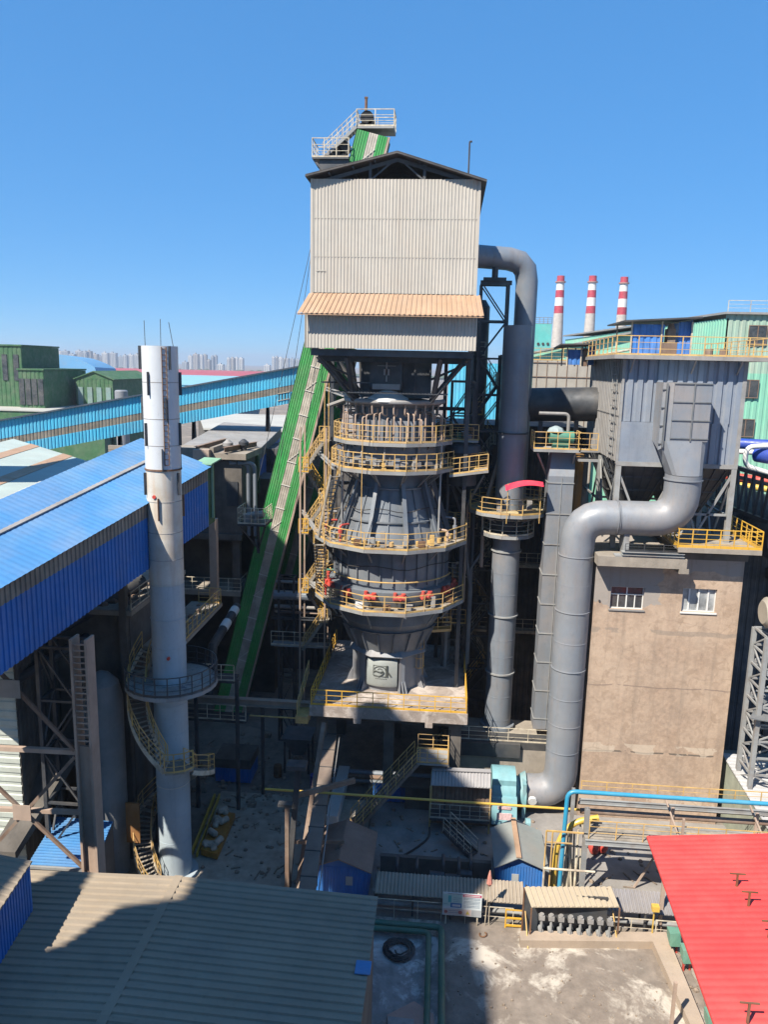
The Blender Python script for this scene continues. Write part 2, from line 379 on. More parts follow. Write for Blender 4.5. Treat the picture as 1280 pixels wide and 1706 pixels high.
mb.box(HX0, HX0 + .25, HY0 + .26, HY1 - .26, 30.55, 30.95); mb.box(HX1 - .25, HX1, HY0 + .26, HY1 - .26, 30.55, 30.95)
for yy in (49.5, 51.2, 54, 56.5): mb.ibeam((HX0 + .3, yy, 30.4), (HX1 - .3, yy, 30.4), .2, .35)
for yy in (48.3, 50.6, 56):
    for (xa, xb) in ((HX0 + .4, -6.0), (HX0 + 2.2, -6.1), (HX1 - .4, -1.1), (HX1 - 2, -1.0)):
        mb.ibeam((xa, yy, 30.5), (xb, yy + 1.6 if yy < 52 else yy - 1, 27.8), .22, .24, .04)
for xx, yy in ((HX0 + .4, 48.3), (HX1 - .4, 48.3)): mb.beam((xx, yy, 30.2), (-6 if xx < -3 else -1.1, 50.2, 29.2), .12)
mb.beam((-8, 49, 28.9), (-5, 50.5, 28.9), .1); mb.beam((-7.4, 49.5, 28.3), (0, 49.5, 28.3), .1)
P('house_frame', mb, steel, kiln)
mb = MB(); mb.box(-5.7, -1.2, 51.1, 55.5, 27.95, 31); 
for xx in (-5.7, -4.9, -2.2, -1.2): mb.beam((xx, 51.02, 28), (xx, 51.02, 31), .1)
mb.hexa([(-5.1, 50.4, 28.6), (-3.0, 50.4, 28.6), (-3.0, 51.1, 28.1), (-5.1, 51.1, 28.1)], [(-5.1, 50.4, 30.9), (-3.0, 50.4, 30.9), (-3.0, 51.1, 30.9), (-5.1, 51.1, 30.9)])
hb = P('hopper', mb, steel, kiln)
mb = MB(); mb.box(-4.9, -3.1, 50.2, 50.38, 28.5, 28.85); mb.box(-4.2, -3.8, 50.3, 50.39, 29.4, 29.8); mb.box(-4.05, -3.95, 50.3, 50.39, 29.0, 30.4); mb.beam((-4.6, 50.34, 30), (-3.4, 50.34, 30), .04)
P('hopper_gate', mb, baggrey, hb)
mb = MB(); mb.lathe(KX, KY, [(3.0, 27.35), (3.2, 27.5), (3.0, 27.65), (2.3, 27.8), (1.9, 27.85)], 12)
P('top_cover', mb, kiln_mat, kiln)
mb = MB(); mb.tube([(KX + 3.3 * math.cos(a), KY + 3.3 * math.sin(a), 27.7) for a in [rad(-180 + 15 * i) for i in range(13)]], .17, 10); mb.tube([(-6.9, 53, 27.7), (-8.2, 52.6, 27.2)], .14, 8)
P('ring_main', mb, baggrey, kiln)
mb = MB(); mb.lathe(-3.9, 50.9, [(1.4, 27.72), (1.35, 27.92), (1.0, 28.12), (.6, 28.38), (.25, 28.56), (.02, 28.62)], 16)
P('lime_dust', mb, dustw, kiln, 'heap of white lime dust on the kiln cover')
def shell(prof, ribs=0, rr=.0, z0=0, z1=0, r0=0, r1=0, n=24, name='shell', a0=0, rw=.06):
    mb = MB(); mb.lathe(KX, KY, prof, n, a0)
    for i in range(ribs):
        a = a0 + 2 * PI * i / ribs; c, s_ = math.cos(a), math.sin(a)
        t = Vector((-s_, c, 0)) * rw / 2
        A = Vector((KX + r0 * c, KY + r0 * s_, z0)); B = Vector((KX + r1 * c, KY + r1 * s_, z1)); e = Vector((c, s_, 0)) * rr
        i_ = Vector((c, s_, 0)) * -.1
        mb.hexa([A + i_ - t, A + e - t, A + e + t, A + i_ + t], [B + i_ - t, B + e - t, B + e + t, B + i_ + t])
    return P(name, mb, kiln_mat, kiln)
shell([(2.6, 25.1), (2.6, 27.4)], 16, .12, 25.1, 27.3, 2.6, 2.6)
shell([(3.45, 23.4), (3.45, 24.9)], 12, .1, 23.4, 24.9, 3.45, 3.45)
shell([(3.75, 18.35), (3.6, 18.9), (2.45, 22.0), (2.35, 23.3)], 20, .12, 18.8, 22.0, 3.6, 2.45, 20)
mb = MB()
for (r, z) in ((3.3, 19.8), (2.55, 21.95)): mb.lathe(KX, KY, [(r, z - .05), (r + .14, z - .05), (r + .14, z + .05), (r, z + .05)], 24, cap=False)
for i in range(10):      # slanting legs with footplates
    a = rad(-90 + 18 + 36 * i); c, s_ = math.cos(a), math.sin(a)
    A = Vector((KX + 4.15 * c, KY + 4.15 * s_, 18.4)); B = Vector((KX + 2.7 * c, KY + 2.7 * s_, 22.4))
    mb.ibeam(A, B, .26, .3, .05, up=(c, s_, 0)); mb.beam(B, (KX + 3.9 * c, KY + 3.9 * s_, 23.2), .14)
P('support_leg', mb, kiln_mat, kiln)
shell([(3.95, 15.3), (3.95, 18.2)], 30, .14, 15.6, 18.0, 3.95, 3.95, 30)
shell([(4.0, 14.2), (4.35, 14.9), (4.35, 15.3), (4.0, 15.4)], 0, n=30)
shell([(3.2, 12.0), (3.6, 12.7), (3.6, 14.1)], 0, n=24)
shell([(2.5, 10.3), (2.6, 10.5), (3.25, 12.0), (3.45, 12.15)], 18, .18, 10.55, 12.0, 2.6, 3.25, 24)
mb = MB(); mb.lathe(KX, KY, [(2.85, 10.1), (2.95, 10.2), (2.6, 10.6)], 8, PI / 8); mb.lathe(KX, KY, [(2.3, 7.5), (2.3, 10.1)], 24)
mb.lathe(KX, KY, [(2.0, 7.5), (2.0, 7.75)], 24)
for a in [rad(q_) for q_ in (-130, -64, -22, 18, 58, 98, 138, 184)]:
    c, s_ = math.cos(a), math.sin(a); t = Vector((-s_, c, 0)); e = Vector((c, s_, 0)); O = Vector((KX, KY, 0))
    mb.hexa([O + e * 2.15 - t * .2 + Vector((0, 0, 7.5)), O + e * 2.6 - t * .2 + Vector((0, 0, 7.5)), O + e * 2.6 + t * .2 + Vector((0, 0, 7.5)), O + e * 2.15 + t * .2 + Vector((0, 0, 7.5))],
            [O + e * 2.15 - t * .2 + Vector((0, 0, 10.1)), O + e * 2.6 - t * .2 + Vector((0, 0, 10.1)), O + e * 2.6 + t * .2 + Vector((0, 0, 10.1)), O + e * 2.15 + t * .2 + Vector((0, 0, 10.1))])
    for q in (-.2, 0, .2): mb.hexa([O + e * 2.6 + t * (q - .03) + Vector((0, 0, 7.5)), O + e * 3.0 + t * (q * 1.3 - .03) + Vector((0, 0, 7.5)), O + e * 3.0 + t * (q * 1.3 + .03) + Vector((0, 0, 7.5)), O + e * 2.6 + t * (q + .03) + Vector((0, 0, 7.5))],
            [O + e * 2.6 + t * (q - .03) + Vector((0, 0, 8.3)), O + e * 2.62 + t * (q - .03) + Vector((0, 0, 8.3)), O + e * 2.62 + t * (q + .03) + Vector((0, 0, 8.3)), O + e * 2.6 + t * (q + .03) + Vector((0, 0, 8.3))])
P('base_frame', mb, pipegrey, kiln)
# curved emblem drum in the front bay
mb = MB(); a0, a1 = rad(-97 - 25), rad(-97 + 25)
mb.lathe(KX, KY, [(2.3, 7.85), (2.52, 7.92), (2.6, 8.1), (2.6, 9.7), (2.52, 9.86), (2.3, 9.92)], 14, a0, False, a1)
drum = P('emblem_drum', mb, M('drum_paint', (.33, .36, .345), .5, var=.08, dirt=(.25, .25, .22), dirta=.3), kiln)
mb = MB()      # raised emblem: frame, arch, wave and figure with a line of small marks below
def em(pts, r=.035):
    mb.tube([(KX + x - .25, KY - math.sqrt(max(.1, 2.62 ** 2 - (x - .25) ** 2)), z) for x, z in pts], r, 6)
em([(-.62, 8.78), (-.62, 9.5), (.28, 9.5), (.28, 8.72)], .025)
em([(-.55 + .4 * (1 - math.cos(t)), 9.2 + .26 * math.sin(t)) for t in [PI * i / 8 for i in range(9)]], .03)
em([(-.3 + .15 * (1 - math.cos(t)), 9.2 + .1 * math.sin(t)) for t in [PI * i / 6 for i in range(7)]], .022)
em([(-.6, 9.02), (-.45, 9.1), (-.3, 9.06), (-.1, 9.03), (.05, 9.1), (.12, 9.02), (.02, 8.88), (-.15, 8.76), (-.3, 8.72)], .05)
em([(-.6, 8.76), (-.3, 8.74)], .04); em([(-.3, 8.72), (.3, 8.72)], .03)
em([(.36, 9.55), (.36, 8.74)], .06); em([(.38, 9.1), (.62, 8.76)], .055)
for i in range(6): em([(-.45 + i * .14, 8.56), (-.38 + i * .14, 8.56)], .02)
P('emblem', mb, M('emblem_paint', (.06, .07, .065), .5), drum)
def ring(R, z, rin, name='ring_platform', n=12, a0=PI / 12, posts=1.15, mat=yellow, brk=6, deckm=grat, rdrop=1.6, skip=(), parent=None, cx=KX, cy=KY, lab=None, toe=.12):
    parent = parent or kiln; mb = MB()
    pts = [(cx + R / math.cos(PI / n) * math.cos(a0 + 2 * PI * i / n), cy + R / math.cos(PI / n) * math.sin(a0 + 2 * PI * i / n), z) for i in range(n)]
    inn = [(cx + rin * math.cos(a0 + 2 * PI * i / n), cy + rin * math.sin(a0 + 2 * PI * i / n), z) for i in range(n)]
    for i in range(n):
        j = (i + 1) % n; mb.slab([inn[i], pts[i], pts[j], inn[j]], .05)
    d = P(name, mb, deckm, parent, lab)
    mb = MB()
    for i in range(n): mb.beam(Vector(pts[i]) - Vector((0, 0, .12)), Vector(pts[(i + 1) % n]) - Vector((0, 0, .12)), .08, .22)
    for i in range(n):
        a = a0 + 2 * PI * i / n; c, s_ = math.cos(a), math.sin(a)
        mb.beam((cx + (rin - .1) * c, cy + (rin - .1) * s_, z - .13), (cx + (R - .02) * c, cy + (R - .02) * s_, z - .13), .08, .16)
        if rdrop: mb.beam((cx + (rin - .3) * c, cy + (rin - .3) * s_, z - rdrop), (cx + (R - .3) * c, cy + (R - .3) * s_, z - .2), .09)
    P('edge_beam', mb, chan, d)
    mb = MB(); ps = [p for i, p in enumerate(pts)]
    if skip:
        for i in range(n):
            if i not in skip: mb.rail([ps[i], ps[(i + 1) % n]], 1.1, posts, .032, toe=toe)
    else: mb.rail(ps, 1.1, posts, .032, True, toe=toe)
    P('railing', mb, mat, d); return d
r1 = ring(4.0, 25.15, 2.7, posts=1.0)
r2 = ring(4.15, 23.35, 2.5, posts=.75)
r3 = ring(5.2, 18.4, 3.8, posts=1.35)
r4 = ring(5.15, 14.2, 4.1, posts=1.4)
# burner lances, pipes and boxes on the platforms
random.seed(11)
mb = MB()
for i in range(22):
    a = rad(-170 + i * 7.6); R = 3.35 + .2 * (i % 2); c, s_ = math.cos(a), math.sin(a); zt = 26.6 + .5 * random.random()
    mb.bend([(KX + R * c, KY + R * s_, 25.2), (KX + R * c, KY + R * s_, zt), (KX + 2.7 * c, KY + 2.7 * s_, zt)], .055, .18, 7, 3)
for i in range(12):
    a = rad(-165 + i * 13); c, s_ = math.cos(a), math.sin(a)
    mb.bend([(KX + 3.25 * c, KY + 3.25 * s_, 27.6), (KX + 3.2 * c, KY + 3.2 * s_, 26.9), (KX + 2.9 * c + .2, KY + 2.9 * s_, 26.8), (KX + 2.9 * c + .2, KY + 2.9 * s_, 27.3)], .06, .15, 7, 4)
P('lance_pipes', mb, pinkst, r1)
mb = MB()
for i in range(9):
    a = rad(-135 + i * 10.5); c, s_ = math.cos(a), math.sin(a); mb.beam((KX + 3.0 * c, KY + 3.0 * s_, 25.2), (KX + 3.0 * c, KY + 3.0 * s_, 26.5), .42, .3)
P('control_box', mb, stackm, r1)
mb = MB()
for i in range(11):
    a = rad(-160 + i * 14); c, s_ = math.cos(a), math.sin(a); e = Vector((c, s_, 0)); q = Vector((KX, KY, 23.75)) + e * 3.4
    mb.beam(q, q + e * .45, .55, .28)
P('inspection_hatch', mb, baggrey, r2)
mb = MB()
for i in range(14):
    a = rad(-170 + i * 12); c, s_ = math.cos(a), math.sin(a); mb.tube([(KX + 4.3 * c, KY + 4.3 * s_, 18.45), (KX + 4.3 * c, KY + 4.3 * s_, 18.75)], .16, 10)
P('floor_flange', mb, yellow, r3)
for i in range(8):
    a = rad(-178 + i * 25); c, s_ = math.cos(a), math.sin(a); e = Vector((c, s_, 0)); t = Vector((-s_, c, 0)); q = Vector((KX, KY, 15.0)) + e * 4.5
    mb = MB(); mb.tube([q - t * .42, q + t * .42], .2, 12); mb.tube([q - t * .3 + Vector((0, 0, .12)), q - t * .3 + Vector((0, 0, .38))], .13, 10); mb.tube([q + t * .25, q + t * .25 + Vector((0, 0, .3))], .16, 10)
    mb.tube([q - e * .5, q + e * .3], .11, 8)
    v = P('red_valve', mb, redm, r4)
    mb = MB(); mb.beam(q + Vector((0, 0, -.75)), q - Vector((0, 0, .2)), .2); P('valve_stand', mb, steel, v)
mb = MB(); mb.tube([(KX + 4.35 * math.cos(a), KY + 4.35 * math.sin(a), 16.0) for a in [rad(-165 + 10 * i) for i in range(16)]], .045, 6)
P('gas_ring', mb, yellow, r4)
random.seed(31)
for (Rr, zz, cnt, plt) in ((3.7, 23.4, 9, r2), (4.6, 18.45, 12, r3), (4.75, 14.25, 8, r4)):
    for i in range(cnt):
        a = rad(-175 + i * 170 / cnt + random.uniform(-4, 4)); c, s_ = math.cos(a), math.sin(a); q = Vector((KX + Rr * c, KY + Rr * s_, zz)); k_ = random.random()
        if k_ < .4: P('junction_box', MB().beam(q, q + Vector((0, 0, random.uniform(.5, 1.1))), .3, .22), random.choice((baggrey, stackm, chan, yellow)), plt)
        elif k_ < .75:
            h_ = random.uniform(.7, 1.5); e = Vector((c, s_, 0)); P('valve_pipe', MB().bend([q, q + Vector((0, 0, h_)), q + Vector((0, 0, h_)) - e * .7], .07, .2, 8, 3).tube([q + Vector((0, 0, h_ * .5)), q + Vector((0, 0, h_ * .5 + .22))], .15, 8), random.choice((pinkst, pipegrey, redm, dgreen)), plt)
        else: P('tool_crate', MB().box(q.x - .25, q.x + .25, q.y - .2, q.y + .2, zz, zz + .35), random.choice((rust, baggrey, white)), plt)
for k_, (a_, z0_, z1_, r__) in enumerate(((-150, 18.5, 27.4, .05), (-143, 14.3, 23.2, .06), (-35, 14.3, 25, .07), (-28, 18.5, 27, .05), (-95, 23.4, 25.1, .06), (-60, 23.4, 27, .04))):
    c, s_ = math.cos(rad(a_)), math.sin(rad(a_)); R1_ = 4.05 if z0_ < 18 else 3.75
    P('riser', MB().tube([(KX + R1_ * c, KY + R1_ * s_, z0_), (KX + R1_ * c, KY + R1_ * s_, z1_)], r__, 7), random.choice((pinkst, steel_grey, chan)), kiln)
for z_ in (16.9, 20.6, 25.9): P('cable_loop', MB().tube([(KX + (4.15 if z_ < 18 else 3.3 if z_ < 22 else 2.85) * math.cos(rad(t)), KY + (4.15 if z_ < 18 else 3.3 if z_ < 22 else 2.85) * math.sin(rad(t)), z_ + .12 * math.sin(t * .11)) for t in range(-180, 1, 10)], .03, 5), black, kiln)
for (x_, y_, z0_, z1_) in ((1.35, 52.2, 7.5, 30.6), (1.35, 56.6, 7.5, 30.6), (-8.5, 56.8, 7.5, 30.6), (-.2, 57.8, 7.5, 30.6)):
    P('outer_column', MB().ibeam((x_, y_, z0_), (x_, y_, z1_), .26, .26, .05), steel, kiln)
for z_ in (10.5, 13.4, 17.2, 21.2, 24.3, 27.0):
    P('tie_girder', MB().ibeam((1.35, 52.4, z_), (1.35, 56.5, z_), .18, .26, .04), steel, kiln); P('tie_girder', MB().ibeam((-8.3, 57.5, z_), (1.3, 57.5, z_), .18, .26, .04), steel, kiln)
for z0_, z1_ in ((10.5, 13.4), (13.4, 17.2), (17.2, 21.2), (21.2, 24.3), (24.3, 27)):
    P('cross_tie', MB().beam((1.35, 52.4, z0_), (1.35, 56.4, z1_), .1).beam((1.35, 56.4, z0_), (1.35, 52.4, z1_), .1), steel, kiln); P('cross_tie', MB().beam((-3.5, 57.6, z0_), (1.2, 57.6, z1_), .1).beam((-8.3, 57.6, z1_), (-3.6, 57.6, z0_), .1), steel, kiln)
# link walkways of ring 1/2 to the stair tower on the right
mb = MB(); mb.slab([(.3, 51.4, 22.9), (2.9, 51.4, 23.3), (2.9, 52.8, 23.3), (.3, 52.8, 22.9)], .16); mb.slab([(.3, 52.9, 25.1), (2.2, 52.9, 25.1), (2.2, 54, 25.1), (.3, 54, 25.1)], .12)
lk = P('link_walkway', mb, chan, kiln)
P('railing', MB().rail([(.35, 51.45, 22.9), (2.85, 51.45, 23.3)], 1.1, .7).rail([(2.85, 52.7, 23.3), (.6, 52.7, 22.95)], 1.1, .7).rail([(.3, 53, 25.1), (2.2, 53, 25.1)]), yellow, lk)
mb = MB(); mb.lathe(1.2, 53.5, [(1.35, 24.3), (1.2, 24.75), (.1, 25.0)], 16); mb.tube([(1.2, 53.5, 22), (1.2, 53.5, 24.3)], 1.0, 16)
P('side_drum', mb, steel, kiln)
# yellow stairs and ladders on the left of the shell
def stair(mb, a, b, w, n, rail=True, side=None, hr=1.0, tw=.04):
    a = Vector(a); b = Vector(b); d = b - a; h = Vector((d.x, d.y, 0)); s = Vector((-h.y, h.x, 0)).normalized() * (w / 2)
    for q in (s, -s): mb.beam(a + q, b + q, .05, .22)
    st = h.normalized() * .26
    for i in range(n):
        p = a + d * ((i + .5) / n); mb.beam(p - s, p + s, .26, .03) if False else mb.slab([p - s - st / 2, p + s - st / 2, p + s + st / 2, p - s + st / 2], .03)
    return s
def stair_rail(mb, a, b, w, h=1.0, sp=1.0):
    a = Vector(a); b = Vector(b); d = b - a; q = Vector((-d.y, d.x, 0)).normalized() * (w / 2)
    for s in (q, -q): mb.rail([a + s, b + s], h, sp, .025, toe=0)
for (A, B) in (((-8.2, 51, 18.5), (-7.2, 49.8, 22.9)), ((-8.4, 52, 14.3), (-8.2, 49.5, 18.3))):
    mb = MB(); stair(mb, A, B, .7, 16); s_ = P('stair', mb, grat, kiln)
    mb = MB(); stair_rail(mb, A, B, .7, .95, .8); P('stair_rail', mb, yellow, s_)
mb = MB()      # caged ladder at the foot
LA = at(697, 1140, z=7.5); lx, ly = LA.x, LA.y
for s in (-.28, .28): mb.tube([(lx + s, ly, 7.5), (lx + s * .9, ly + .1, 11.7)], .035, 6)
for i in range(13): mb.tube([(lx - .28, ly, 7.8 + i * .3), (lx + .28, ly, 7.8 + i * .3)], .025, 6)
for z in (9.0, 9.7, 10.4, 11.1): mb.tube([(lx + .38 * math.cos(t), ly - .05 - .6 * math.sin(t), z) for t in [PI * i / 6 for i in range(7)]], .025, 5)
for t in (.5, 1.2, 2, 2.6): mb.beam((lx + .38 * math.cos(t), ly - .05 - .6 * math.sin(t), 9), (lx + .38 * math.cos(t), ly - .05 - .6 * math.sin(t), 11.1), .03)
mb.slab([(lx + .3, ly - .3, 11.6), (lx + 2.2, ly + .3, 11.6), (lx + 2.2, ly + 1.2, 11.6), (lx + .3, ly + .8, 11.6)], .08)
mb.rail([(lx + .3, ly - .3, 11.6), (lx + 2.2, ly + .3, 11.6)], 1, .8)
P('caged_ladder', mb, yellow, kiln)
# diagonal ties to the skip bridge
mb = MB()
for (z, x, y) in ((23.25, -7.4, 50.6), (18.35, -8.4, 51.2), (27.9, -6.6, 52), (14.1, -8.4, 52)):
    mb.ibeam((x, y, z), (x - 2.6, 58.6, z + (.3 if z != 14.1 else -.6)), .22, .26, .05); mb.beam((x + .8, y + 1.2, z), (x - 1.6, 58.8, z), .12)
P('tie_beam', mb, chan, kiln)
mb = MB()
for (x, y, z0, z1) in ((-8.0, 50.2, 15, 29), (-7.7, 50, 19, 29), (-5.3, 48.6, 18.5, 26.5)): mb.tube([(x, y, z0), (x, y, z1)], .03, 5)
P('conduit', mb, yellow, kiln)
# ================================================================== DECK
deck = T('kiln_deck', 'raised concrete deck with yellow guardrail carrying the grey shaft kiln', 'platform', (-3.2, 53.5, 0))
mb = MB(); mb.box(-8.5, 2.1, 47.8, 60.5, 6.75, 7.5); mb.box(-5.5, -5.0, 47.75, 48.1, 6.4, 6.74); mb.box(-.7, -.2, 47.75, 48.1, 6.4, 6.74)
deckm = ground_mat('deck_concrete', (.34, .28, .24), (.42, .37, .33), (.20, .17, .15), .6, 1.3)
P('deck_slab', mb, deckm, deck)
for (x, y) in ((-7.8, 49), (1.4, 49), (-7.8, 59), (1.4, 59), (-3.2, 49.6), (-3.2, 59)):
    P('column', MB().box(x - .35, x + .35, y - .35, y + .35, 0, 6.74), concd, deck)
P('beam', MB().box(-8.3, 1.9, 48.6, 49.1, 6.2, 6.745).box(-8.3, 1.9, 58.6, 59.1, 6.2, 6.745), concd, deck)
P('railing', MB().rail([(-8.4, 60, 7.5), (-8.4, 47.9, 7.5), (2.0, 47.9, 7.5), (2.0, 60, 7.5)], 1.1, 1.05, .033, toe=.14), yellow_bright, deck)
mb = MB(); mb.box(-9.4, -8.55, 47.5, 49, 6.3, 6.8); mb.rail([(-9.3, 47.6, 6.8), (-9.3, 52, 8.0)], 1, .8)
P('side_landing', mb, yellow, deck)
# far right low wall block under the stack
blk = T('retaining_block', 'weathered concrete block with a thin railing on top behind the teal fan', 'wall', (4.3, 51.3, 0))
P('wall', MB().box(1.0, 9.4, 50.9, 55.6, 0, 3.6), conc, blk)
P('parapet', MB().box(.8, 6.0, 50.6, 50.89, 3.1, 4.1).box(.8, 9.5, 50.9, 52.3, 3.602, 4.12), steel, blk)
P('railing', MB().rail([(1, 51, 4.12), (9.3, 51, 4.12)], 1.0, 1.3, .025), pale_rail, blk)
# ================================================================== STACK
SX, SY = at(842, 950, y=54.5).x, 54.5
R0 = .98; ZT = at(858, 543, y=54.5).z
stk = T('exhaust_stack', 'grey steel stack with an open top and a yellow railed platform right of the kiln', 'chimney stack', (SX, SY, 3.4))
mb = MB(); mb.lathe(SX, SY, [(R0, 3.4), (R0, ZT)], 40, cap=False); mb.lathe(SX, SY, [(R0 - .03, ZT), (R0 - .03, 24)], 40, cap=False); mb.lathe(SX, SY, [(R0 - .03, ZT + .004), (R0, ZT + .004)], 40, cap=False)
mb.lathe(SX, SY, [(1.25, 3.4), (1.25, 3.9)], 30)
P('shell', mb, stackm, stk)
for z in (25.6, 12.4, 8.0, 17.2): P('flange', MB().lathe(SX, SY, [(R0, z - .05), (R0 + .11, z - .05), (R0 + .11, z + .05), (R0, z + .05)], 40, cap=False), chan if z < 20 else steel, stk)
for z in (31, 29.2, 27.4, 23.9, 22.2, 20.9, 15.6, 14, 10.6, 9.3, 6.2, 4.4): P('weld_seam', MB().lathe(SX, SY, [(R0, z - .02), (R0 + .013, z - .015), (R0 + .013, z + .015), (R0, z + .02)], 40, cap=False), stackm, stk)
mb = MB(); mb.lathe(SX, SY, [(R0, 18.4), (1.3, 19.0), (1.3, 19.5)], 24, cap=False)
P('collar', mb, steel, stk)
ring(2.72, at(840, 858, y=51.9).z, 1.05, parent=stk, cx=SX, cy=SY, posts=1.1, brk=6, deckm=M('yellow_deck', (.52, .42, .22), .8, var=.25, vs=1.5, dirt=(.3, .22, .12), dirta=.5, ds=1), rdrop=1.2)
ring(1.8, at(840, 893, y=52.8).z, 1.05, parent=stk, cx=SX, cy=SY, posts=1.2, rdrop=0, mat=pale_rail)
mb = MB()
for a in (-120, -60, -20): mb.beam((SX + 1.5 * math.cos(rad(a)), SY + 1.5 * math.sin(rad(a)), 19.7), (SX + 1.5 * math.cos(rad(a)), SY + 1.5 * math.sin(rad(a)), 20.9), .35)
P('sampling_cabinet', mb, baggrey, stk)
mb = MB(); c0 = at(905, 806, y=52); c1 = at(842, 812, y=51.5)
pts = []
for i in range(9):
    t = i / 8; p = c1.lerp(c0, t); pts.append([(p.x, p.y - .75 + .15 * t, p.z + .22 * math.sin(t * PI) - .12), (p.x, p.y, p.z + .22 * math.sin(t * PI) + .12), (p.x, p.y + .9, p.z + .22 * math.sin(t * PI))])
for a, b in zip(pts, pts[1:]):
    for k in (0, 1): mb.quad(a[k], b[k], b[k + 1], a[k + 1])
tp = S('tarpaulin', mb, M('red_tarp', (.8, .02, .07), .6, var=.08), 'small red tarpaulin canopy stretched over the round stack platform', 'tarpaulin')
for (x, y) in ((c0.x - .1, c0.y), (c1.x + .2, c1.y), (c0.x - .1, c0.y + .8)): P('pole', MB().tube([(x, y, 19.7), (x, y, c0.z)], .03, 6), yellow, tp)
# ================================================================== DOWNCOMER
p0 = Vector((1.2, 55.5, 37.7)); cx_ = at(874, 545, y=58.6).x
dc = T('exhaust_duct', 'large dark grey duct leaving the kiln house and turning down behind the stack', 'duct', (cx_, 58.6, 20))
mb = MB(); mb.bend([(1.0, 57.2, 37.8), (cx_, 58.6, 37.7), (cx_, 58.6, 20)], .8, 1.5, 24, 3); P('pipe', mb, stackm, dc)
mb = MB(); mb.tube([(3.0, 56.8, 37.0), (3.0, 56.8, 36.2)], .22, 8); mb.beam((2.2, 56.8, 36.15), (3.8, 56.8, 36.15), .5, .25); P('saddle', mb, steel, dc)
def lattice(mb, x0, x1, y0, y1, z0, z1, n, leg=.16, br=.08):
    for x in (x0, x1):
        for y in (y0, y1): mb.beam((x, y, z0), (x, y, z1), leg)
    for i in range(n + 1):
        z = z0 + (z1 - z0) * i / n
        for (a, b) in (((x0, y0), (x1, y0)), ((x0, y1), (x1, y1)), ((x0, y0), (x0, y1)), ((x1, y0), (x1, y1))):
            mb.beam((*a, z), (*b, z), br * 1.3)
            if i < n:
                z2 = z0 + (z1 - z0) * (i + 1) / n
                if i % 2: mb.beam((*a, z), (*b, z2), br)
                else: mb.beam((*b, z), (*a, z2), br)
    return mb
tt = T('support_tower', 'dark lattice tower with stair flights between the kiln and the stack', 'tower', (3.0, 57, 0))
P('frame', lattice(MB(), 2.1, 4.0, 56.6, 58.4, 2, 35.9, 13, .17, .09).ibeam((2.0, 56.5, 35.9), (4.2, 56.5, 35.9), .2, .3), steel, tt)
P('side_pipe', MB().tube([(2.3, 60, 12), (2.3, 60, 34.5)], .62, 16).lathe(2.3, 60, [(.62, 34.5), (.3, 35)], 16), steel, tt)
st0 = T('stair_tower', 'dark zigzag stair tower standing close beside the kiln platforms', 'stair tower', (2.9, 60, 0))
P('frame', MB().beam((1.95, 58.9, 2), (1.95, 58.9, 31.5), .2).beam((3.85, 58.9, 2), (3.85, 58.9, 31), .14).beam((1.95, 61.2, 2), (1.95, 61.2, 31), .18).beam((3.85, 61.2, 2), (3.85, 61.2, 31), .14), steel, st0)
z = 4.5; k = 0
while z < 29:
    a, b = ((2.15, 59.2, z), (3.65, 59.2, z + 2.2)) if k % 2 == 0 else ((3.65, 60.3, z), (2.15, 60.3, z + 2.2))
    mb = MB(); stair(mb, a, b, .8, 9); mb.slab([(b[0] - .5 + (.5 if k % 2 == 0 else 0), 58.9, z + 2.2), (b[0] + (.7 if k % 2 == 0 else .3), 58.9, z + 2.2), (b[0] + (.7 if k % 2 == 0 else .3), 61, z + 2.2), (b[0] - .5 + (.5 if k % 2 == 0 else 0), 61, z + 2.2)], .06)
    f = P('flight', mb, steel, st0); mb = MB(); stair_rail(mb, a, b, .8, 1, .8); mb.rail([(b[0] - .3, 58.9, z + 2.2), (b[0] + .5, 58.9, z + 2.2)], 1, .5)
    P('handrail', mb, pale_rail if k % 3 else yellow, f); z += 2.2; k += 1
# dark process buildings behind, in shade
db = T('dark_process_building', 'dark clad process building in shade behind the stack', 'building', (4, 64, 0))
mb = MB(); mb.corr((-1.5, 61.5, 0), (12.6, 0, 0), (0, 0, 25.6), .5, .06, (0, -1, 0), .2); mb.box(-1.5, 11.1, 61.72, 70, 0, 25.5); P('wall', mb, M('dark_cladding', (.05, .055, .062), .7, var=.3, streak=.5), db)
mb = MB()
for zz in (9, 14.5, 20): mb.slab([(1.5, 60.3, zz), (8.5, 60.3, zz), (8.5, 61.45, zz), (1.5, 61.45, zz)], .1); mb.rail([(1.5, 60.35, zz), (8.5, 60.35, zz)], 1.1, .9)
P('gallery', mb, pale_rail, db)
dk = T('square_duct', 'tall square grey duct with flanged joints standing left of the big pipe', 'duct', (8.0, 53, 0))
a = at(895, 1205, y=52.5); 
mb = MB(); mb.box(7.05, 8.75, 52.6, 54.3, 4.42, 22.9); mb.hexa([(7.05, 52.6, 22.9), (8.75, 52.6, 22.9), (8.75, 54.3, 22.9), (7.05, 54.3, 22.9)], [(7.3, 53.4, 24.6), (8.9, 53.4, 24.6), (8.9, 54.9, 24.6), (7.3, 54.9, 24.6)])
P('shell', mb, pipegrey, dk)
mb = MB()
for i in range(9): z = 5.2 + i * 2.15; mb.box(7.0, 8.8, 52.55, 54.35, z, z + .07)
mb.box(7.92, 7.97, 52.56, 52.598, 4.5, 22.8)
P('flange', mb, chan, dk)
hd = T('cross_duct', 'big dark horizontal duct running from the stack to the grey filter house', 'duct', (8, 58, 24))
P('pipe', MB().tube([(4.5, 59.5, 27.3), (12, 58.4, 27.6)], 1.25, 24), steel, hd)
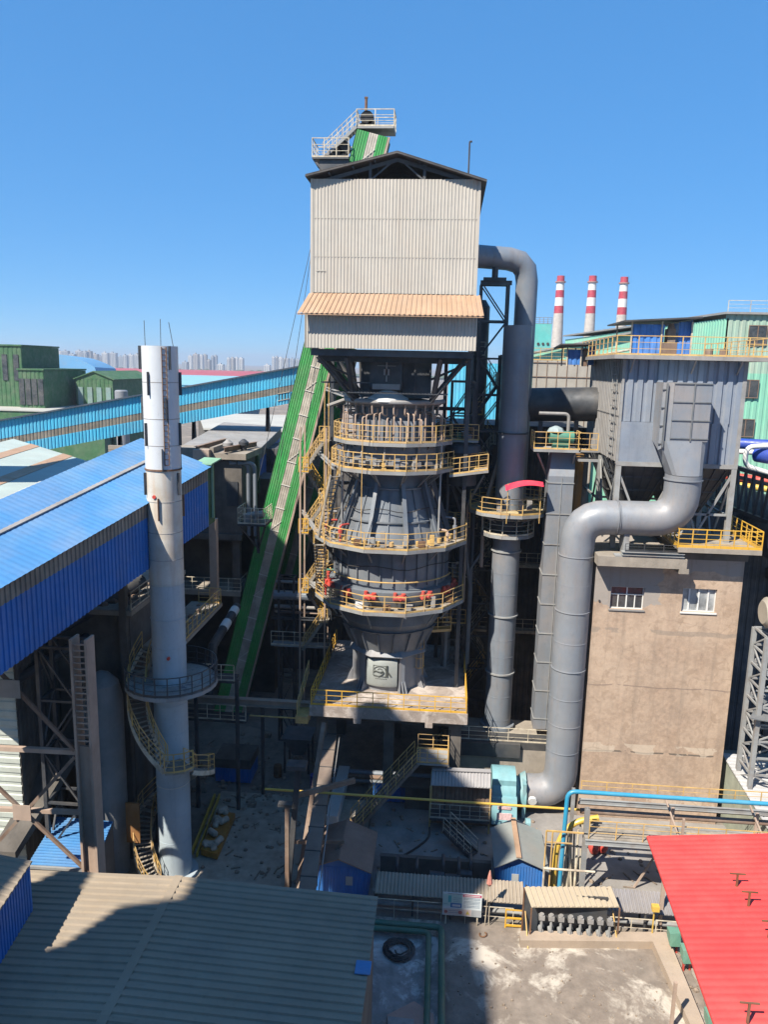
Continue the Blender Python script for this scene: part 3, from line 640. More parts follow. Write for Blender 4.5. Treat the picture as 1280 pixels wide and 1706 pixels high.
P('pipe_bracket', MB().beam((7, 58.6, 24), (7, 58.6, 26.2), .3).beam((9.6, 58.4, 24), (9.6, 58.4, 26.4), .3), steel, hd)
sp = T('service_platform', 'small railed platform with a green motor between stack and filter house', 'platform', (8.3, 53.3, 20))
a = at(890, 748, y=52.0); b = at(968, 750, y=52.0); z = a.z
P('floor', MB().box(a.x, b.x, 52, 54.2, z - .18, z), chan, sp)
P('bracket', MB().beam((a.x + .3, 52.3, z - .3), (a.x + 1.2, 54, z - 2), .1).beam((b.x - .3, 52.3, z - .3), (b.x - .3, 54, z - 2), .1).box(b.x - .1, b.x + 1.2, 52.0, 53.4, z - .75, z - .6).box(b.x - .1, b.x + 1.2, 52.0, 53.4, z - .12, z), chan, sp)
P('railing', MB().rail([(a.x, 54, z), (a.x, 52.05, z), (b.x, 52.05, z), (b.x, 54, z)], 1.15, .8).rail([(b.x, 52.05, z), (b.x + 1.1, 52.05, z)], 1.15, .5), yellow, sp)
gmr = T('green_motor', 'green motor wrapped in pale sheeting on the small railed platform', 'motor', (7.9, 53, z))
P('body', MB().tube([(7.0, 53, z + .75), (8.6, 53, z + .75)], .42, 14).box(7.2, 8.3, 52.7, 53.3, z, z + .4), dgreen, gmr)
P('cover', MB().lathe(7.4, 53.1, [(.6, z + 1.1), (.45, z + 1.35), (.1, z + 1.5)], 9), M('pale_sheet', (.35, .45, .47), .7, var=.3), gmr)
pv = S('vent_tube', MB().bend([(6.2, 53, 27.4 - .3), (8.2, 53, 27.1), (8.2, 53, z)], .11, .35, 8), baggrey, 'thin pale grey bent pipe beside the green motor', 'pipe')
otk = S('ochre_pipe', MB().tube([(9.35, 55.3, 12), (9.35, 55.3, z - .6)], .45, 14), M('ochre', (.30, .15, .03), .6, var=.3), 'ochre brown vertical pipe beside the square duct', 'pipe')
# ================================================================== SKIP BRIDGES
def skip(name, label, y, px_shift, z_hi, wdt, grp, zlo=0., strong=True):
    b0 = at(372 + px_shift, 1215, y=y); b1 = at(625 + px_shift, 205, y=y); d = (b1 - b0).normalized()
    t0 = (zlo - b0.z) / d.z; A = b0 + d * t0; B = b0 + d * ((z_hi - b0.z) / d.z)
    r = Vector((d.z, 0, -d.x)); L = (B - A).length; th = 1.9
    t = T(name, label, 'skip bridge', tuple(A), grp); F_ = Vector((0, -1, 0))
    o = A - r * (wdt / 2); ws = (.40, .30, .30)
    xs = [0, wdt * ws[0], wdt * (ws[0] + ws[1]), wdt]
    for i, (m, nm) in enumerate(((green, 'green_panel'), (transl, 'clear_strip'), (green, 'green_panel'))):
        mb = MB(); mb.corr(o + r * xs[i], r * (xs[i + 1] - xs[i]), d * L, .19, .035 if i != 1 else .02, F_, .05, .4); P(nm, mb, m, t)
    mb = MB(); k = int(L / 1.9)
    for i in range(1, k):
        p = o + d * (L * i / k) + F_ * .06; mb.beam(p + r * (xs[1] - .02), p + r * (xs[2] + .02) + d * .0, .02, .07, up=tuple(d))
        if i % 3 == 0: mb.beam(p + r * xs[1], p + r * xs[2] + d * .9, .02, .04, up=tuple(d))
    P('cross_bar', mb, whitebar, t)
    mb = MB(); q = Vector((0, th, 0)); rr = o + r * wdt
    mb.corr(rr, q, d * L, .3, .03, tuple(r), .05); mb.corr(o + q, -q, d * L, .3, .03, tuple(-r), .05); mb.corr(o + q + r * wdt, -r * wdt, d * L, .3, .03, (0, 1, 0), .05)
    P('side_panel', mb, greend if strong else green, t)  # side faces get a darker green, their shade put into the colour
    mb = MB(); mb.beam(rr + F_ * .02 + r * .1, rr + d * L + F_ * .02 + r * .1, .16, .22, up=(0, 1, 0)); P('edge_girder', mb, pinkst, t)
    return t, A, B, d, r
t, A, B, d, r = skip('skip_bridge', 'steep green clad skip hoist bridge with a clear centre strip rising past the kiln house', 59.8, 0, 46.6, 2.35, 'skip bridges')
skip('skip_bridge', 'partly hidden second green skip bridge between the front one and the kiln', 63.5, 42, 31.5, 2.1, 'skip bridges', 12)
# head platform of the front bridge
c = B + Vector((0, 0, .1)); hx = c.x
mb = MB(); z = c.z + .25
x0 = at(593, 200, y=59.5).x; x1 = at(656, 200, y=59.5).x
mb.box(x0, x1, 59.86, 61.9, z, z + .15)
hp = P('head_platform', mb, chan, t)
P('railing', MB().rail([(x0, 61.8, z + .15), (x0, 59.9, z + .15), (x1, 59.9, z + .15), (x1, 61.8, z + .15)], 1.15, 1.2, .035).rail([(x0, 61.8, z + .15), (x1, 61.8, z + .15)], 1.15, 1.2), pale_rail, hp)
mx = at(610, 190, y=60.2).x
mb = MB(); mb.tube([(mx, 60.2, z), (mx, 60.2, z + 2.1)], .1, 8); mb.box(mx - .12, mx + .12, 60.1, 60.3, z + 2.1, z + 2.2); P('mast', mb, rust, hp)
mb = MB()
for (dx, dz, R_) in ((0, .75, .5), (.35, .3, .3), (-.3, .2, .25)):
    mb.tube([(mx + .1 + dx, 60.0, z + dz), (mx + .1 + dx, 60.35, z + dz)], R_, 14)
P('sheave', mb, black, hp)
lx0 = at(522, 270, y=59.8); lz = at(550, 265, y=59.8).z; lx1 = at(582, 268, y=59.8)
mb = MB(); mb.box(lx0.x, lx1.x, 59.3, 61.8, lz - .12, lz); mb.beam((lx0.x + .1, 59.5, lz - .15), (lx1.x - 1.2, 59.5, lz - 1.6), .14); mb.box(lx0.x + .5, lx1.x, 59.5, 61.6, lz - .9, lz - .13)
mb.beam((lx0.x + .1, 61.5, lz - .15), (lx1.x - 1.2, 61.5, lz - 1.6), .14)
lp = P('drive_platform', mb, steel, t)
P('railing', MB().rail([(lx1.x, 61.7, lz), (lx0.x, 61.7, lz), (lx0.x, 59.35, lz), (lx1.x, 59.35, lz)], 1.3, .9, .035), pale_rail, lp)
mb = MB(); q = Vector((lx1.x - .6, 60.4, lz))
for (dx, dz, R_) in ((-.4, .55, .42), (.2, .85, .45), (.1, .3, .3), (-.9, .3, .22)): mb.tube([(q.x + dx, 60.1, lz + dz), (q.x + dx, 60.6, lz + dz)], R_, 14)
mb.box(q.x - .8, q.x + .5, 60.0, 60.9, lz, lz + .35); P('hoist_gear', mb, black, lp)
mb = MB(); a_ = (lx0.x + .7, 60.2, lz); b_ = (x0, 60.2, z + .1); stair(mb, a_, b_, .8, 12); hs = P('head_stair', mb, chan, t)
mb = MB(); stair_rail(mb, a_, b_, .8, 1.1, .45); P('stair_rail', mb, pale_rail, hs)
mb = MB(); e = at(598, 235, y=59.7)
for i, (a, b, yy) in enumerate(((519, 430, 408), (521, 462, 408))):
    p = at(a, yy, y=58.6); q = at(b, 800, y=57.0); mb.tube([p, q], .022, 5)
S('hoist_cable', mb, steel, 'pair of thin dark cables slanting down from the house corner across the sky', 'cable')
# mid-left footbridge to the deck and pipes by it
fb = T('footbridge', 'narrow brown beam footbridge running from left to the kiln deck', 'footbridge', (-12.5, 49, 0))
z = at(430, 1170, y=49).z
P('girder', MB().ibeam((-18, 49, z), (-8.6, 49, z), .45, .5), pinkst, fb); P('pipe', MB().tube([(-18, 48.6, z - .8), (-8.6, 48.6, z - .8)], .06, 6), yellow, fb)
P('post', MB().beam((-12, 49, 0), (-12, 49, z - .26), .2).beam((-17.5, 49, 0), (-17.5, 49, z - .26), .2), steel, fb)
# ================================================================== LEFT CHIMNEY
CX, CY = -15.12, 40.0
ch = T('white_chimney', 'white steel chimney with strakes, rust ring and a round platform in the left foreground', 'chimney', (CX, CY, 0))
mb = MB(); mb.lathe(CX, CY, [(.93, 24.35), (.93, 30.75)], 40, cap=False); mb.lathe(CX, CY, [(.90, 30.75), (.90, 26)], 40, cap=False); mb.lathe(CX, CY, [(.90, 30.755), (.93, 30.755)], 40, cap=False)
P('upper_shell', mb, cwhite, ch)
mb = MB(); mb.lathe(CX, CY, [(.93, 18), (.93, 24.28)], 40, cap=False); P('middle_shell', mb, cream, ch)
mb = MB(); mb.lathe(CX, CY, [(.95, 0), (.93, 17.98)], 40, cap=False); mb.lathe(CX, CY, [(1.3, 0), (1.3, .25)], 24); P('lower_shell', mb, cshade, ch)
P('joint_ring', MB().lathe(CX, CY, [(.93, 24.27), (.98, 24.27), (.98, 24.36), (.93, 24.36)], 40, cap=False), rust, ch)
P('joint_ring', MB().lathe(CX, CY, [(.93, 17.97), (.955, 17.97), (.955, 18.0), (.93, 18.0)], 40, cap=False).lathe(CX, CY, [(.93, 6.0), (.97, 6.0), (.97, 6.05), (.93, 6.05)], 40, cap=False), cream, ch)
for z in (28.9, 27, 25.6, 22.6, 20.9, 19.4): P('weld_seam', MB().lathe(CX, CY, [(.93, z - .02), (.94, z - .015), (.94, z + .015), (.93, z + .02)], 40, cap=False), baggrey, ch)
for z in (16, 14.4, 11, 9.3, 7.6, 4.2, 2.5): P('weld_seam', MB().lathe(CX, CY, [(.93, z - .02), (.958, z - .015), (.958, z + .015), (.93, z + .02)], 40, cap=False), cshade, ch)
random.seed(5)
for lv in range(7):
    z1 = 30.75 - lv * 1.32
    for k in range(3):
        a = rad(-100 - lv * 8 + k * 120 + (60 if lv % 2 == 0 else 0)); c, s_ = math.cos(a), math.sin(a); e = Vector((c, s_, 0)); tt_ = Vector((-s_, c, 0)) * .02
        O = Vector((CX, CY, 0)) + e * .93; Z0 = Vector((0, 0, z1 - 1.2)); Z1 = Vector((0, 0, z1)); w_ = .15
        mb = MB(); mb.hexa([O - tt_ + Z0, O + e * w_ - tt_ + Z0, O + e * w_ + tt_ + Z0, O + tt_ + Z0], [O - tt_ + Z1, O + e * w_ - tt_ + Z1, O + e * w_ + tt_ + Z1, O + tt_ + Z1])
        P('strake', mb, steel if lv < 6 else rust, ch)
mb = MB()
for i in range(22): z1 = 30.6 - i * .3; mb.beam((CX + .42, CY - .86, z1), (CX + .62, CY - .74, z1), .03)
mb.beam((CX + .42, CY - .87, 30.7), (CX + .42, CY - .87, 24.6), .035); mb.beam((CX + .62, CY - .75, 30.7), (CX + .62, CY - .75, 24.6), .035)
P('rung_ladder', mb, rust, ch)
for (a, b) in (((242, 580), (240, 534)), ((268, 580), (267, 532)), ((289, 580), (281, 537))):
    P('lightning_rod', MB().tube([at(*a, y=40), at(*b, y=40)], .018, 5), steel, ch)
P('port', MB().tube([(CX + .3, CY - .88, 13.9), (CX + .33, CY - 1.05, 13.9)], .09, 10).tube([(CX - .2, CY - .9, 22.9), (CX - .2, CY - .98, 22.9)], .1, 10), redm, ch)
plat = ring(2.5, 12.25, .95, 'round_platform', n=24, a0=0, parent=ch, cx=CX + .1, cy=CY, posts=.9, mat=steel, rdrop=0, deckm=ground_mat('patchy_deck', (.33, .33, .31), (.08, .09, .12), (.2, .2, .2), 1.6, 3, .55, .6))
def spiral(z0, a0, z1, a1, n, ri=1.35, ro=2.35, nm='spiral_stair'):
    mb = MB(); pr = [[], []]; pc = Vector((CX, CY, 0))
    for i in range(n):
        t = (i + .5) / n; a = rad(a0 + (a1 - a0) * t); z = z0 + (z1 - z0) * t; da = abs(rad(a1 - a0)) / n * .42
        q = [(ri, a - da), (ro, a - da), (ro, a + da), (ri, a + da)]
        mb.slab([pc + Vector((R_ * math.cos(b), R_ * math.sin(b), z)) for R_, b in q][::(1 if a1 > a0 else 1)], .04)
    for i in range(n + 1):
        a = rad(a0 + (a1 - a0) * i / n); z = z0 + (z1 - z0) * i / n
        for k, R_ in enumerate((ri, ro)): pr[k].append(pc + Vector((R_ * math.cos(a), R_ * math.sin(a), z)))
    s = P(nm, mb, grat, ch); mb = MB()
    for q in pr:
        for a, b in zip(q, q[1:]): mb.beam(a - Vector((0, 0, .1)), b - Vector((0, 0, .1)), .05, .26)
    P('stringer', mb, pale_rail, s); mb = MB()
    for q in pr:
        mb.rail(q[::3] + ([q[-1]] if (len(q) - 1) % 3 else []), 1.0, 5, .026, toe=0)
    P('handrail', mb, yellow, s)
spiral(13.6, 150, 12.5, 178, 5); spiral(12.1, 182, 7.9, 280, 19); spiral(7.6, 318, 3.6, 530, 22); spiral(3.5, 530, .3, 612, 17)
mb = MB()
mb.slab([(CX + R_ * math.cos(rad(a)), CY + R_ * math.sin(rad(a)), 7.8) for R_, a in ((1.0, 280), (2.4, 280), (2.45, 292), (2.5, 305), (2.4, 318), (1.0, 318), (.98, 298))], .12)
ld = P('landing', mb, grat, ch); P('railing', MB().rail([(CX + R_ * math.cos(rad(a)), CY + R_ * math.sin(rad(a)), 7.8) for R_, a in ((2.4, 280), (2.45, 292), (2.5, 305), (2.4, 318))], 1.1, .6), yellow, ld)
# ================================================================== BLUE GALLERY
gl = T('blue_gallery', 'large bright blue clad conveyor gallery with a blue sheet roof running past the white chimney', 'conveyor gallery', (-17, 36, 0))
E1 = at(345, 778, y=45.8); E0 = at(0, 975, y=29.1)
dv = (E1 - E0); En = E0 - dv * .22; L = E1 - En        # eave line, extended towards the camera side
S0 = at(345, 872, y=45.8); hgt1 = E1.z - S0.z; hgt = (E1.z - S0.z + (E0.z - at(0, 1122, y=29.1).z)) / 2
dn = Vector((0, 0, -hgt)); nr = Vector((dv.y, -dv.x, 0)).normalized(); wl = -nr
band = Vector((0, 0, -.85))
mb = MB(); mb.corr(En + band, L, dn - band, .3, .06, tuple(nr), .1); P('side_wall', mb, blue, gl)
mb = MB(); mb.corr(En, L, band, .3, .06, tuple(nr), .1); P('upper_band', mb, clearband, gl)
W_ = 4.6; rid = Vector((0, 0, 1.5))
mb = MB(); ov = nr * .25
mb.corr(En + ov, L + dv.normalized() * .2, wl * (W_ + .35) + rid, .36, .011, (0, 0, 1)); mb.hexa([En + L + wl * .1, En + L + wl * W_, En + wl * W_, En + wl * .1], [En + L + wl * .1 + rid * .01, En + L + wl * W_ + rid * .93, En + wl * W_ + rid * .93, En + wl * .1 + rid * .01])
g1 = P('roof', mb, blueroof, gl)
mb = MB(); p = En + wl * W_ * .58 + rid * .56 + Vector((0, 0, .06)); mb.beam(p, p + L, .4, .06); P('ridge_cap', mb, baggrey, g1)
mb = MB(); mb.hexa([En + dn + wl * .12, En + L + dn + wl * .12, En + L + dn + wl * W_, En + dn + wl * W_], [En + dn + wl * .12 + Vector((0, 0, .25)), En + L + dn + wl * .12 + Vector((0, 0, .25)), En + L + dn + wl * W_ + Vector((0, 0, .25)), En + dn + wl * W_ + Vector((0, 0, .25))])
mb.corr(En + wl * W_ + dn, L, -dn, .3, .05, tuple(wl), .05)
P('floor', mb, steel, gl)
mb = MB(); p = En + L; mb.hexa([p + dn, p + dn + dv.normalized() * .9, p + dn + dv.normalized() * .9 + wl * W_, p + dn + wl * W_], [p + Vector((0, 0, .1)), p + dv.normalized() * .9 + Vector((0, 0, .1)), p + dv.normalized() * .9 + wl * W_ + Vector((0, 0, .1)), p + wl * W_ + Vector((0, 0, .1))])
P('end_panel', mb, greend, gl)
mb = MB(); p2 = p + nr * .1 + dv.normalized() * .45; mb.beam(p2 + dn * .9, p2 + Vector((0, 0, .15)), .12); mb.slab([p + Vector((0, 0, .2)) + nr * .3, p + Vector((0, 0, .2)) + nr * .3 + dv.normalized() * 1.3, p + Vector((0, 0, .2)) + wl * .9 + dv.normalized() * 1.3, p + Vector((0, 0, .2)) + wl * .9], .08)
P('end_trim', mb, M('pale_green', (.22, .42, .28), .6), gl)
# supports
def col_at(px, py, y, z0, wx, wy, m, nm='support_column', ztop=None):
    q = at(px, py, y=y); return P(nm, MB().box(q.x - wx / 2, q.x + wx / 2, y, y + wy, z0, ztop or q.z), m, gl)
mb = MB(); q = at(145, 1330, y=32.5); xa, xb = q.x - .42, q.x + .42
mb.box(xa, xa + .12, 32.4, 33.2, 4, 17.3); mb.box(xb - .12, xb, 32.4, 33.2, 4, 17.3); mb.box(xa + .13, xb - .13, 32.6, 32.75, 4, 11.9)
for i in range(17): z = 12.2 + i * .3; mb.box(xa + .13, xb - .13, 32.5, 32.56, z, z + .07)
P('support_column', mb, pinkst, gl)
mb = MB(); xq = q.x
mb.beam((xa - 5, 32.9, at(60, 1250, y=32.9).z), (xa, 32.9, at(125, 1252, y=32.9).z), .22, .22); mb.beam((xa - 5, 32.9, at(60, 1352, y=32.9).z), (xa, 32.9, at(125, 1352, y=32.9).z), .2, .2)
P('cross_beam', mb, pinkst, gl)
for (p_, q_) in (((0, 1120), (125, 1250)), ((-10, 1305), (150, 1455)), ((-10, 1410), (125, 1260))):
    P('brace', MB().beam(at(*p_, y=32.6), at(*q_, y=32.6), .14, .16), brownst, gl)
g_ = at(38, 1352, y=32.5); g2 = at(18, 1148, y=32.5)
P('gusset', MB().box(g_.x - .45, g_.x + .45, 32.4, 32.44, g_.z - .4, g_.z + .4), pinkst, gl); P('gusset', MB().box(g2.x - .6, g2.x + .5, 32.4, 32.44, g2.z - .4, g2.z + .5), baggrey, gl)
for (x_, y_) in ((-17.5, 45), (-18.2, 41)): P('support_column', MB().box(x_ - .2, x_ + .2, y_, y_ + .4, 0, 18), concd, gl)
P('long_beam', MB().beam((xq - 4.5, 32.9, 17.4), (-21.4, 45, 18.6), .3, .4), steel, gl)
# ================================================================== LIGHT BLUE CONVEYOR
lb = T('cyan_conveyor', 'long pale blue conveyor bridge with a brown band rising behind the white chimney', 'conveyor bridge', (-30, 76, 0))
A0 = at(-60, 711, y=68.5); A1 = at(520, 606.5, y=80); Lc = A1 - A0; h3 = 3.1; n3 = Vector((Lc.y, -Lc.x, 0)).normalized()
mb = MB(); mb.corr(A0 - Vector((0, 0, 1.75)), Lc, (0, 0, 1.75), .32, .05, tuple(n3), .1); mb.corr(A0 - Vector((0, 0, 3.6)), Lc, (0, 0, 1.15), .32, .05, tuple(n3), .1); P('side_wall', mb, cyan, lb)
mb = MB(); mb.corr(A0 - Vector((0, 0, 2.45)), Lc, (0, 0, .7), .32, .03, tuple(n3), .1); P('window_band', mb, clearband, lb)
mb = MB(); mb.corr(A0 + n3 * .3 + Vector((0, 0, .02)), Lc, -n3 * 4 - Vector((0, 0, .7)), .5, .03, (0, 0, 1)); mb.beam(A0 + n3 * .2, A1 + n3 * .2, .2, .14); mb.hexa([A0 - n3 * .2 - Vector((0, 0, 3.6)), A1 - n3 * .2 - Vector((0, 0, 3.6)), A1 - n3 * 3.5 - Vector((0, 0, 3.6)), A0 - n3 * 3.5 - Vector((0, 0, 3.6))], [A0 - n3 * .2, A1 - n3 * .2, A1 - n3 * 3.5 - Vector((0, 0, 1)), A0 - n3 * 3.5 - Vector((0, 0, 1))]); P('roof', mb, M('slate_roof', (.06, .09, .13), .6), lb)
for pxx in (108, 323, 472):
    q = at(pxx, {108: 725, 323: 687, 472: 660}[pxx], y=0 + {108: 71.8, 323: 76.1, 472: 79}[pxx]) + n3 * .08
    u = Lc.normalized(); mb = MB(); mb.hexa([q - u * .55 - Vector((0, 0, .35)), q + u * .55 - Vector((0, 0, .35)), q + u * .55 - Vector((0, 0, .35)) - n3 * .1, q - u * .55 - Vector((0, 0, .35)) - n3 * .1], [q - u * .55 + Vector((0, 0, .3)), q + u * .55 + Vector((0, 0, .3)), q + u * .55 + Vector((0, 0, .3)) - n3 * .1, q - u * .55 + Vector((0, 0, .3)) - n3 * .1])
    wd = P('window', mb, glass, lb); P('frame', MB().beam(q - u * .6 + Vector((0, 0, .33)) + n3 * .03, q + u * .6 + Vector((0, 0, .33)) + n3 * .03, .06).beam(q - u * .6 - Vector((0, 0, .38)) + n3 * .03, q + u * .6 - Vector((0, 0, .38)) + n3 * .03, .06), pale_rail, wd)
for f in (.15, .4, .62, .85):
    q = A0 + Lc * f; P('trestle_leg', MB().beam((q.x - 1, q.y + 1.5, 0), (q.x, q.y + 1.5, q.z - 3.6), .3).beam((q.x + 1, q.y + 1.5, 0), (q.x, q.y + 1.5, q.z - 3.6), .3), steel, lb)
# ================================================================== CONCRETE TRANSFER HOUSE + others
th = T('transfer_house', 'grey brown concrete transfer house with a flat cluttered roof behind the blue gallery', 'building', (-19, 62, 0))
zt = at(380, 748, y=61).z
mb = MB(); xl = at(200, 760, y=61).x; xr = at(402, 750, y=60).x
mb.box(xl, xr, 60, 64.4, 16.3, zt - .7)
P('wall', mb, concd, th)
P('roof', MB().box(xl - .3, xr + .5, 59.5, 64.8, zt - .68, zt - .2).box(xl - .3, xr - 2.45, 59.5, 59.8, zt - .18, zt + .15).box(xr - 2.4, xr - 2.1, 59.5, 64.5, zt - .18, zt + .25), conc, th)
P('roof_beam', MB().ibeam((xr - 1.2, 59.4, zt + .1), (xr + .1, 64.6, zt + .1), .3, .4).ibeam((xr - 3.5, 59.4, zt + .1), (xr - 2.6, 64.6, zt + .3), .3, .4), brownst, th)
P('brick_pier', MB().box(xr - 3.6, xr - 2.3, 58.9, 59.45, zt - 2.6, zt + .1), M('pale_brick', (.45, .35, .28), .9, var=.2), th)
for (pxx, pyy) in ((380, 745), (406, 731)):
    q = at(pxx, pyy, y=61 if pxx < 400 else 62); P('roof_fan', MB().lathe(q.x, q.y, [(.25, zt - .2), (.25, zt + .1), (.42, zt + .25), (.42, zt + .5), (.1, zt + .75)], 14), baggrey if pxx < 400 else steel, th)
P('window', MB().box(xr - 1.2, xr - .3, 59.9, 59.99, zt - 4.5, zt - 2.5), steel, th)
for i in range(2): P('drain_pipe', MB().bend([(xr - 1 + i * .7, 60, zt - 1), (xr + .45 + i * .55, 60.4, zt - 1), (xr + .45 + i * .55, 60.4, zt - 7)], .16, .6, 10), stackm, th)
P('leg', MB().box(xr - .9, xr - .3, 60.2, 60.8, 0, 16.29), concd, th)
P('leg', MB().box(xl + .5, xl + 1.1, 60.2, 60.8, 0, 16.29), concd, th)
P('floor_beam', MB().box(xl, xr, 59.8, 60.1, 15.8, 16.29), concd, th)
P('cross_wall', MB().box(xl, xr - 1.6, 63.8, 64.2, 11.5, 16.6), concd, th)
P('lower_slab', MB().box(xl, xr - .2, 60, 64, 11.0, 11.4), conc, th)
P('lower_railing', MB().rail([(xl, 60.05, 11.4), (xr - .2, 60.05, 11.4), (xr - .2, 64, 11.4)], 1.1, 1.0, .03), pale_rail, th)
# clutter between the chimney and the skip bridge
cb = T('small_service_deck', 'small dark steel service deck with pale railings left of the skip bridge', 'platform', (-13.4, 55, 17))
q = at(425, 872, y=55)
P('floor', MB().box(q.x - 1.2, q.x + .9, 54.6, 56.8, q.z - .15, q.z), steel, cb)
P('railing', MB().rail([(q.x - 1.2, 56.8, q.z), (q.x - 1.2, 54.65, q.z), (q.x + .85, 54.65, q.z), (q.x + .85, 56.8, q.z)], 1.2, .5, .028), pale_rail, cb)
P('bracket', MB().beam((q.x - 1.1, 54.8, q.z - .2), (q.x, 56, q.z - 2.2), .1).beam((q.x + .8, 54.8, q.z - .2), (q.x, 56, q.z - 2.2), .1).beam((q.x, 56, q.z - 2.4), (q.x - 1.2, 60, q.z - 2.4), .2).beam((q.x, 56, q.z - .2), (q.x, 56, q.z - 2.5), .2), steel, cb)
P('machinery', MB().tube([(q.x - .7, 55.6, q.z + .4), (q.x + .5, 55.6, q.z + .6)], .3, 10).tube([(q.x, 55.2, q.z), (q.x, 55.2, q.z + 1.3)], .08, 6).box(q.x - .9, q.x - .4, 55.1, 55.9, q.z, q.z + .6), baggrey, cb)
wp = T('white_topped_pipe', 'dark sloping pipe with pale bands left of the skip bridge foot', 'pipe', (-15, 52, 10))
a_ = at(395, 1010, y=55); b_ = at(355, 1075, y=50)
P('pipe', MB().tube([a_, b_, b_ + Vector((-.3, -.5, -4))], .32, 12), steel, wp)
P('band', MB().tube([a_.lerp(b_, .08), a_.lerp(b_, .22)], .34, 12), white, wp); P('band', MB().tube([a_.lerp(b_, .42), a_.lerp(b_, .6)], .34, 12), white, wp)
bs = T('blue_side_gallery', 'grey roofed gallery with a blue wall behind the transfer house', 'conveyor gallery', (-14, 70, 0))
a = at(428, 752, y=66); b = at(468, 712, y=85)
mb = MB(); mb.corr((a.x, 66, a.z - 3.6), (b.x - a.x, 19, b.z - a.z), (0, 0, 2.6), .3, .05, (1, -.3, 0), .1); P('wall', mb, blue, bs)
mb = MB(); mb.corr((a.x, 66, a.z - 1), (b.x - a.x, 19, b.z - a.z), (0, 0, 1), .3, .05, (1, -.3, 0), .1); P('upper_band', mb, clearband, bs)
mb = MB(); mb.slab([(a.x + .2, 65.6, a.z + .1), (b.x + .2, 85, b.z + .1), (b.x - 6.5, 85, b.z + .4), (a.x - 6.5, 65.6, a.z + .4)], .12); P('roof', mb, baggrey, bs)
P('end_panel', MB().box(a.x - .6, a.x + .3, 65.3, 65.9, a.z - 3.6, a.z), greend, bs)
mh = T('machine_house', 'dark concrete machine house with rubble on its flat roof under the blue gallery', 'building', (-21, 41, 0))
zr = 15.8; q0 = at(150, 1020, z=zr); q1 = at(245, 960, z=zr)
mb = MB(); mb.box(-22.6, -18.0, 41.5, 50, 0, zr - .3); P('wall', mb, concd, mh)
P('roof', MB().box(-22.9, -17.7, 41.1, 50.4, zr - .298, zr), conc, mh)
mb = MB(); random.seed(2)
for i in range(26): x, y, s_ = random.uniform(-22.3, -18.2), random.uniform(41.5, 48), random.uniform(.1, .35); mb.lathe(x, y, [(s_, zr), (s_ * .8, zr + s_ * .4), (s_ * .3, zr + s_ * .7)], 6, random.random())
P('rubble', mb, brownst, mh)
P('railing', MB().rail([(-17.75, 41.2, zr), (-17.75, 50, zr)], 1.1, 1.2).rail([(-19.5, 49.9, zr), (-17.75, 49.9, zr)]), pale_rail, mh)
sl_ = T('storage_silo', 'tall round grey silo standing in shade below the machine house', 'silo', (-21.0, 40.5, 0))
q = at(172, 1230, y=39.8); P('shell', MB().lathe(q.x, 39.9, [(1.15, 0), (1.15, 11.0), (.95, 11.9), (.5, 12.4), (.1, 12.6)], 30), M('silo_grey', (.24, .25, .25), .7, var=.15, streak=.5), sl_)
P('door', MB().box(q.x + 1.5, q.x + 2.3, 39, 39.1, 2.5, 5), M('orange_brown', (.3, .13, .03), .7), sl_)
wt = T('work_terrace', 'small sunlit terrace with pale railings right behind the white chimney', 'platform', (-15, 47, 0))
zq = 13.3; a = at(312, 1075, z=zq); b = at(355, 1020, z=zq)
P('floor', MB().box(-17.6, b.x, a.y - .5, b.y + 2.2, zq - .25, zq), conc, wt)
mb = MB(); mb.rail([(-16, a.y - .4, zq), (b.x - .05, a.y - .4, zq), (b.x - .05, b.y + 2, zq), (-17, b.y + 2, zq)], 1.1, .9); P('railing', mb, yellow, wt)
mb = MB()
for i in range(16): x, y, s_ = random.uniform(-17, b.x - .5), random.uniform(a.y, b.y + 1.5), random.uniform(.1, .3); mb.box(x, x + s_, y, y + s_ * 1.5, zq, zq + s_ * .8)
P('debris', mb, brownst, wt)
lw = T('lower_walkways', 'stacked dark steel walkways with railings behind the round chimney platform', 'walkway', (-16, 46, 9))
for zz_, x0_, x1_, y_ in ((9.6, -20, -13.2, 46.2), (6.2, -19, -12.8, 47.5)):
    f_ = P('walkway', MB().box(x0_, x1_, y_, y_ + 1.3, zz_ - .15, zz_), steel, lw); P('railing', MB().rail([(x0_, y_ + .05, zz_), (x1_, y_ + .05, zz_)], 1.1, .9, .026), pale_rail, f_)
for x_ in (-19, -16, -13.2): P('post', MB().beam((x_, 46.9, 0), (x_, 46.9, 9.4), .22), steel, lw)
P('support', MB().box(b.x - .5, b.x - .2, a.y, a.y + .3, 0, zq - .26).box(-17.4, -17.1, a.y, a.y + .3, 0, zq - .26), concd, wt)
P('light_post', MB().beam((b.x - .6, b.y + 2.4, zq), (b.x - .6, b.y + 2.4, zq + 6), .5), pinkst, wt)
ww = T('slat_wall', 'white corrugated wall panel at the left edge behind the brown braces', 'wall', (-22, 37, 0))
a = at(22, 1100, y=37); b = at(30, 1260, y=37)
mb = MB(); mb.corr((a.x, 37, 2), (0, 0, 12.6), (-6, 0, 0), .55, .05, (0, -1, 0), .15); P('panel', mb, M('pale_slats', (.52, .56, .50), .6, var=.12, streak=.3), ww)
mb = MB(); mb.corr((a.x + .05, 37, 2), (0, 9, 0), (0, 0, 12.6), .4, .05, (1, 0, 0), .1); P('return_wall', mb, concd, ww)
sf = T('shaded_frame', 'dark pipe bridge and truss in shade under the blue gallery', 'pipe bridge', (-20.5, 36, 0))
P('pipe', MB().tube([(-23.6, 36, 14), (-18.6, 45, 16.5)], .45, 14).tube([(-23.9, 34.8, 12.3), (-18.6, 46, 15)], .3, 12), steel, sf)
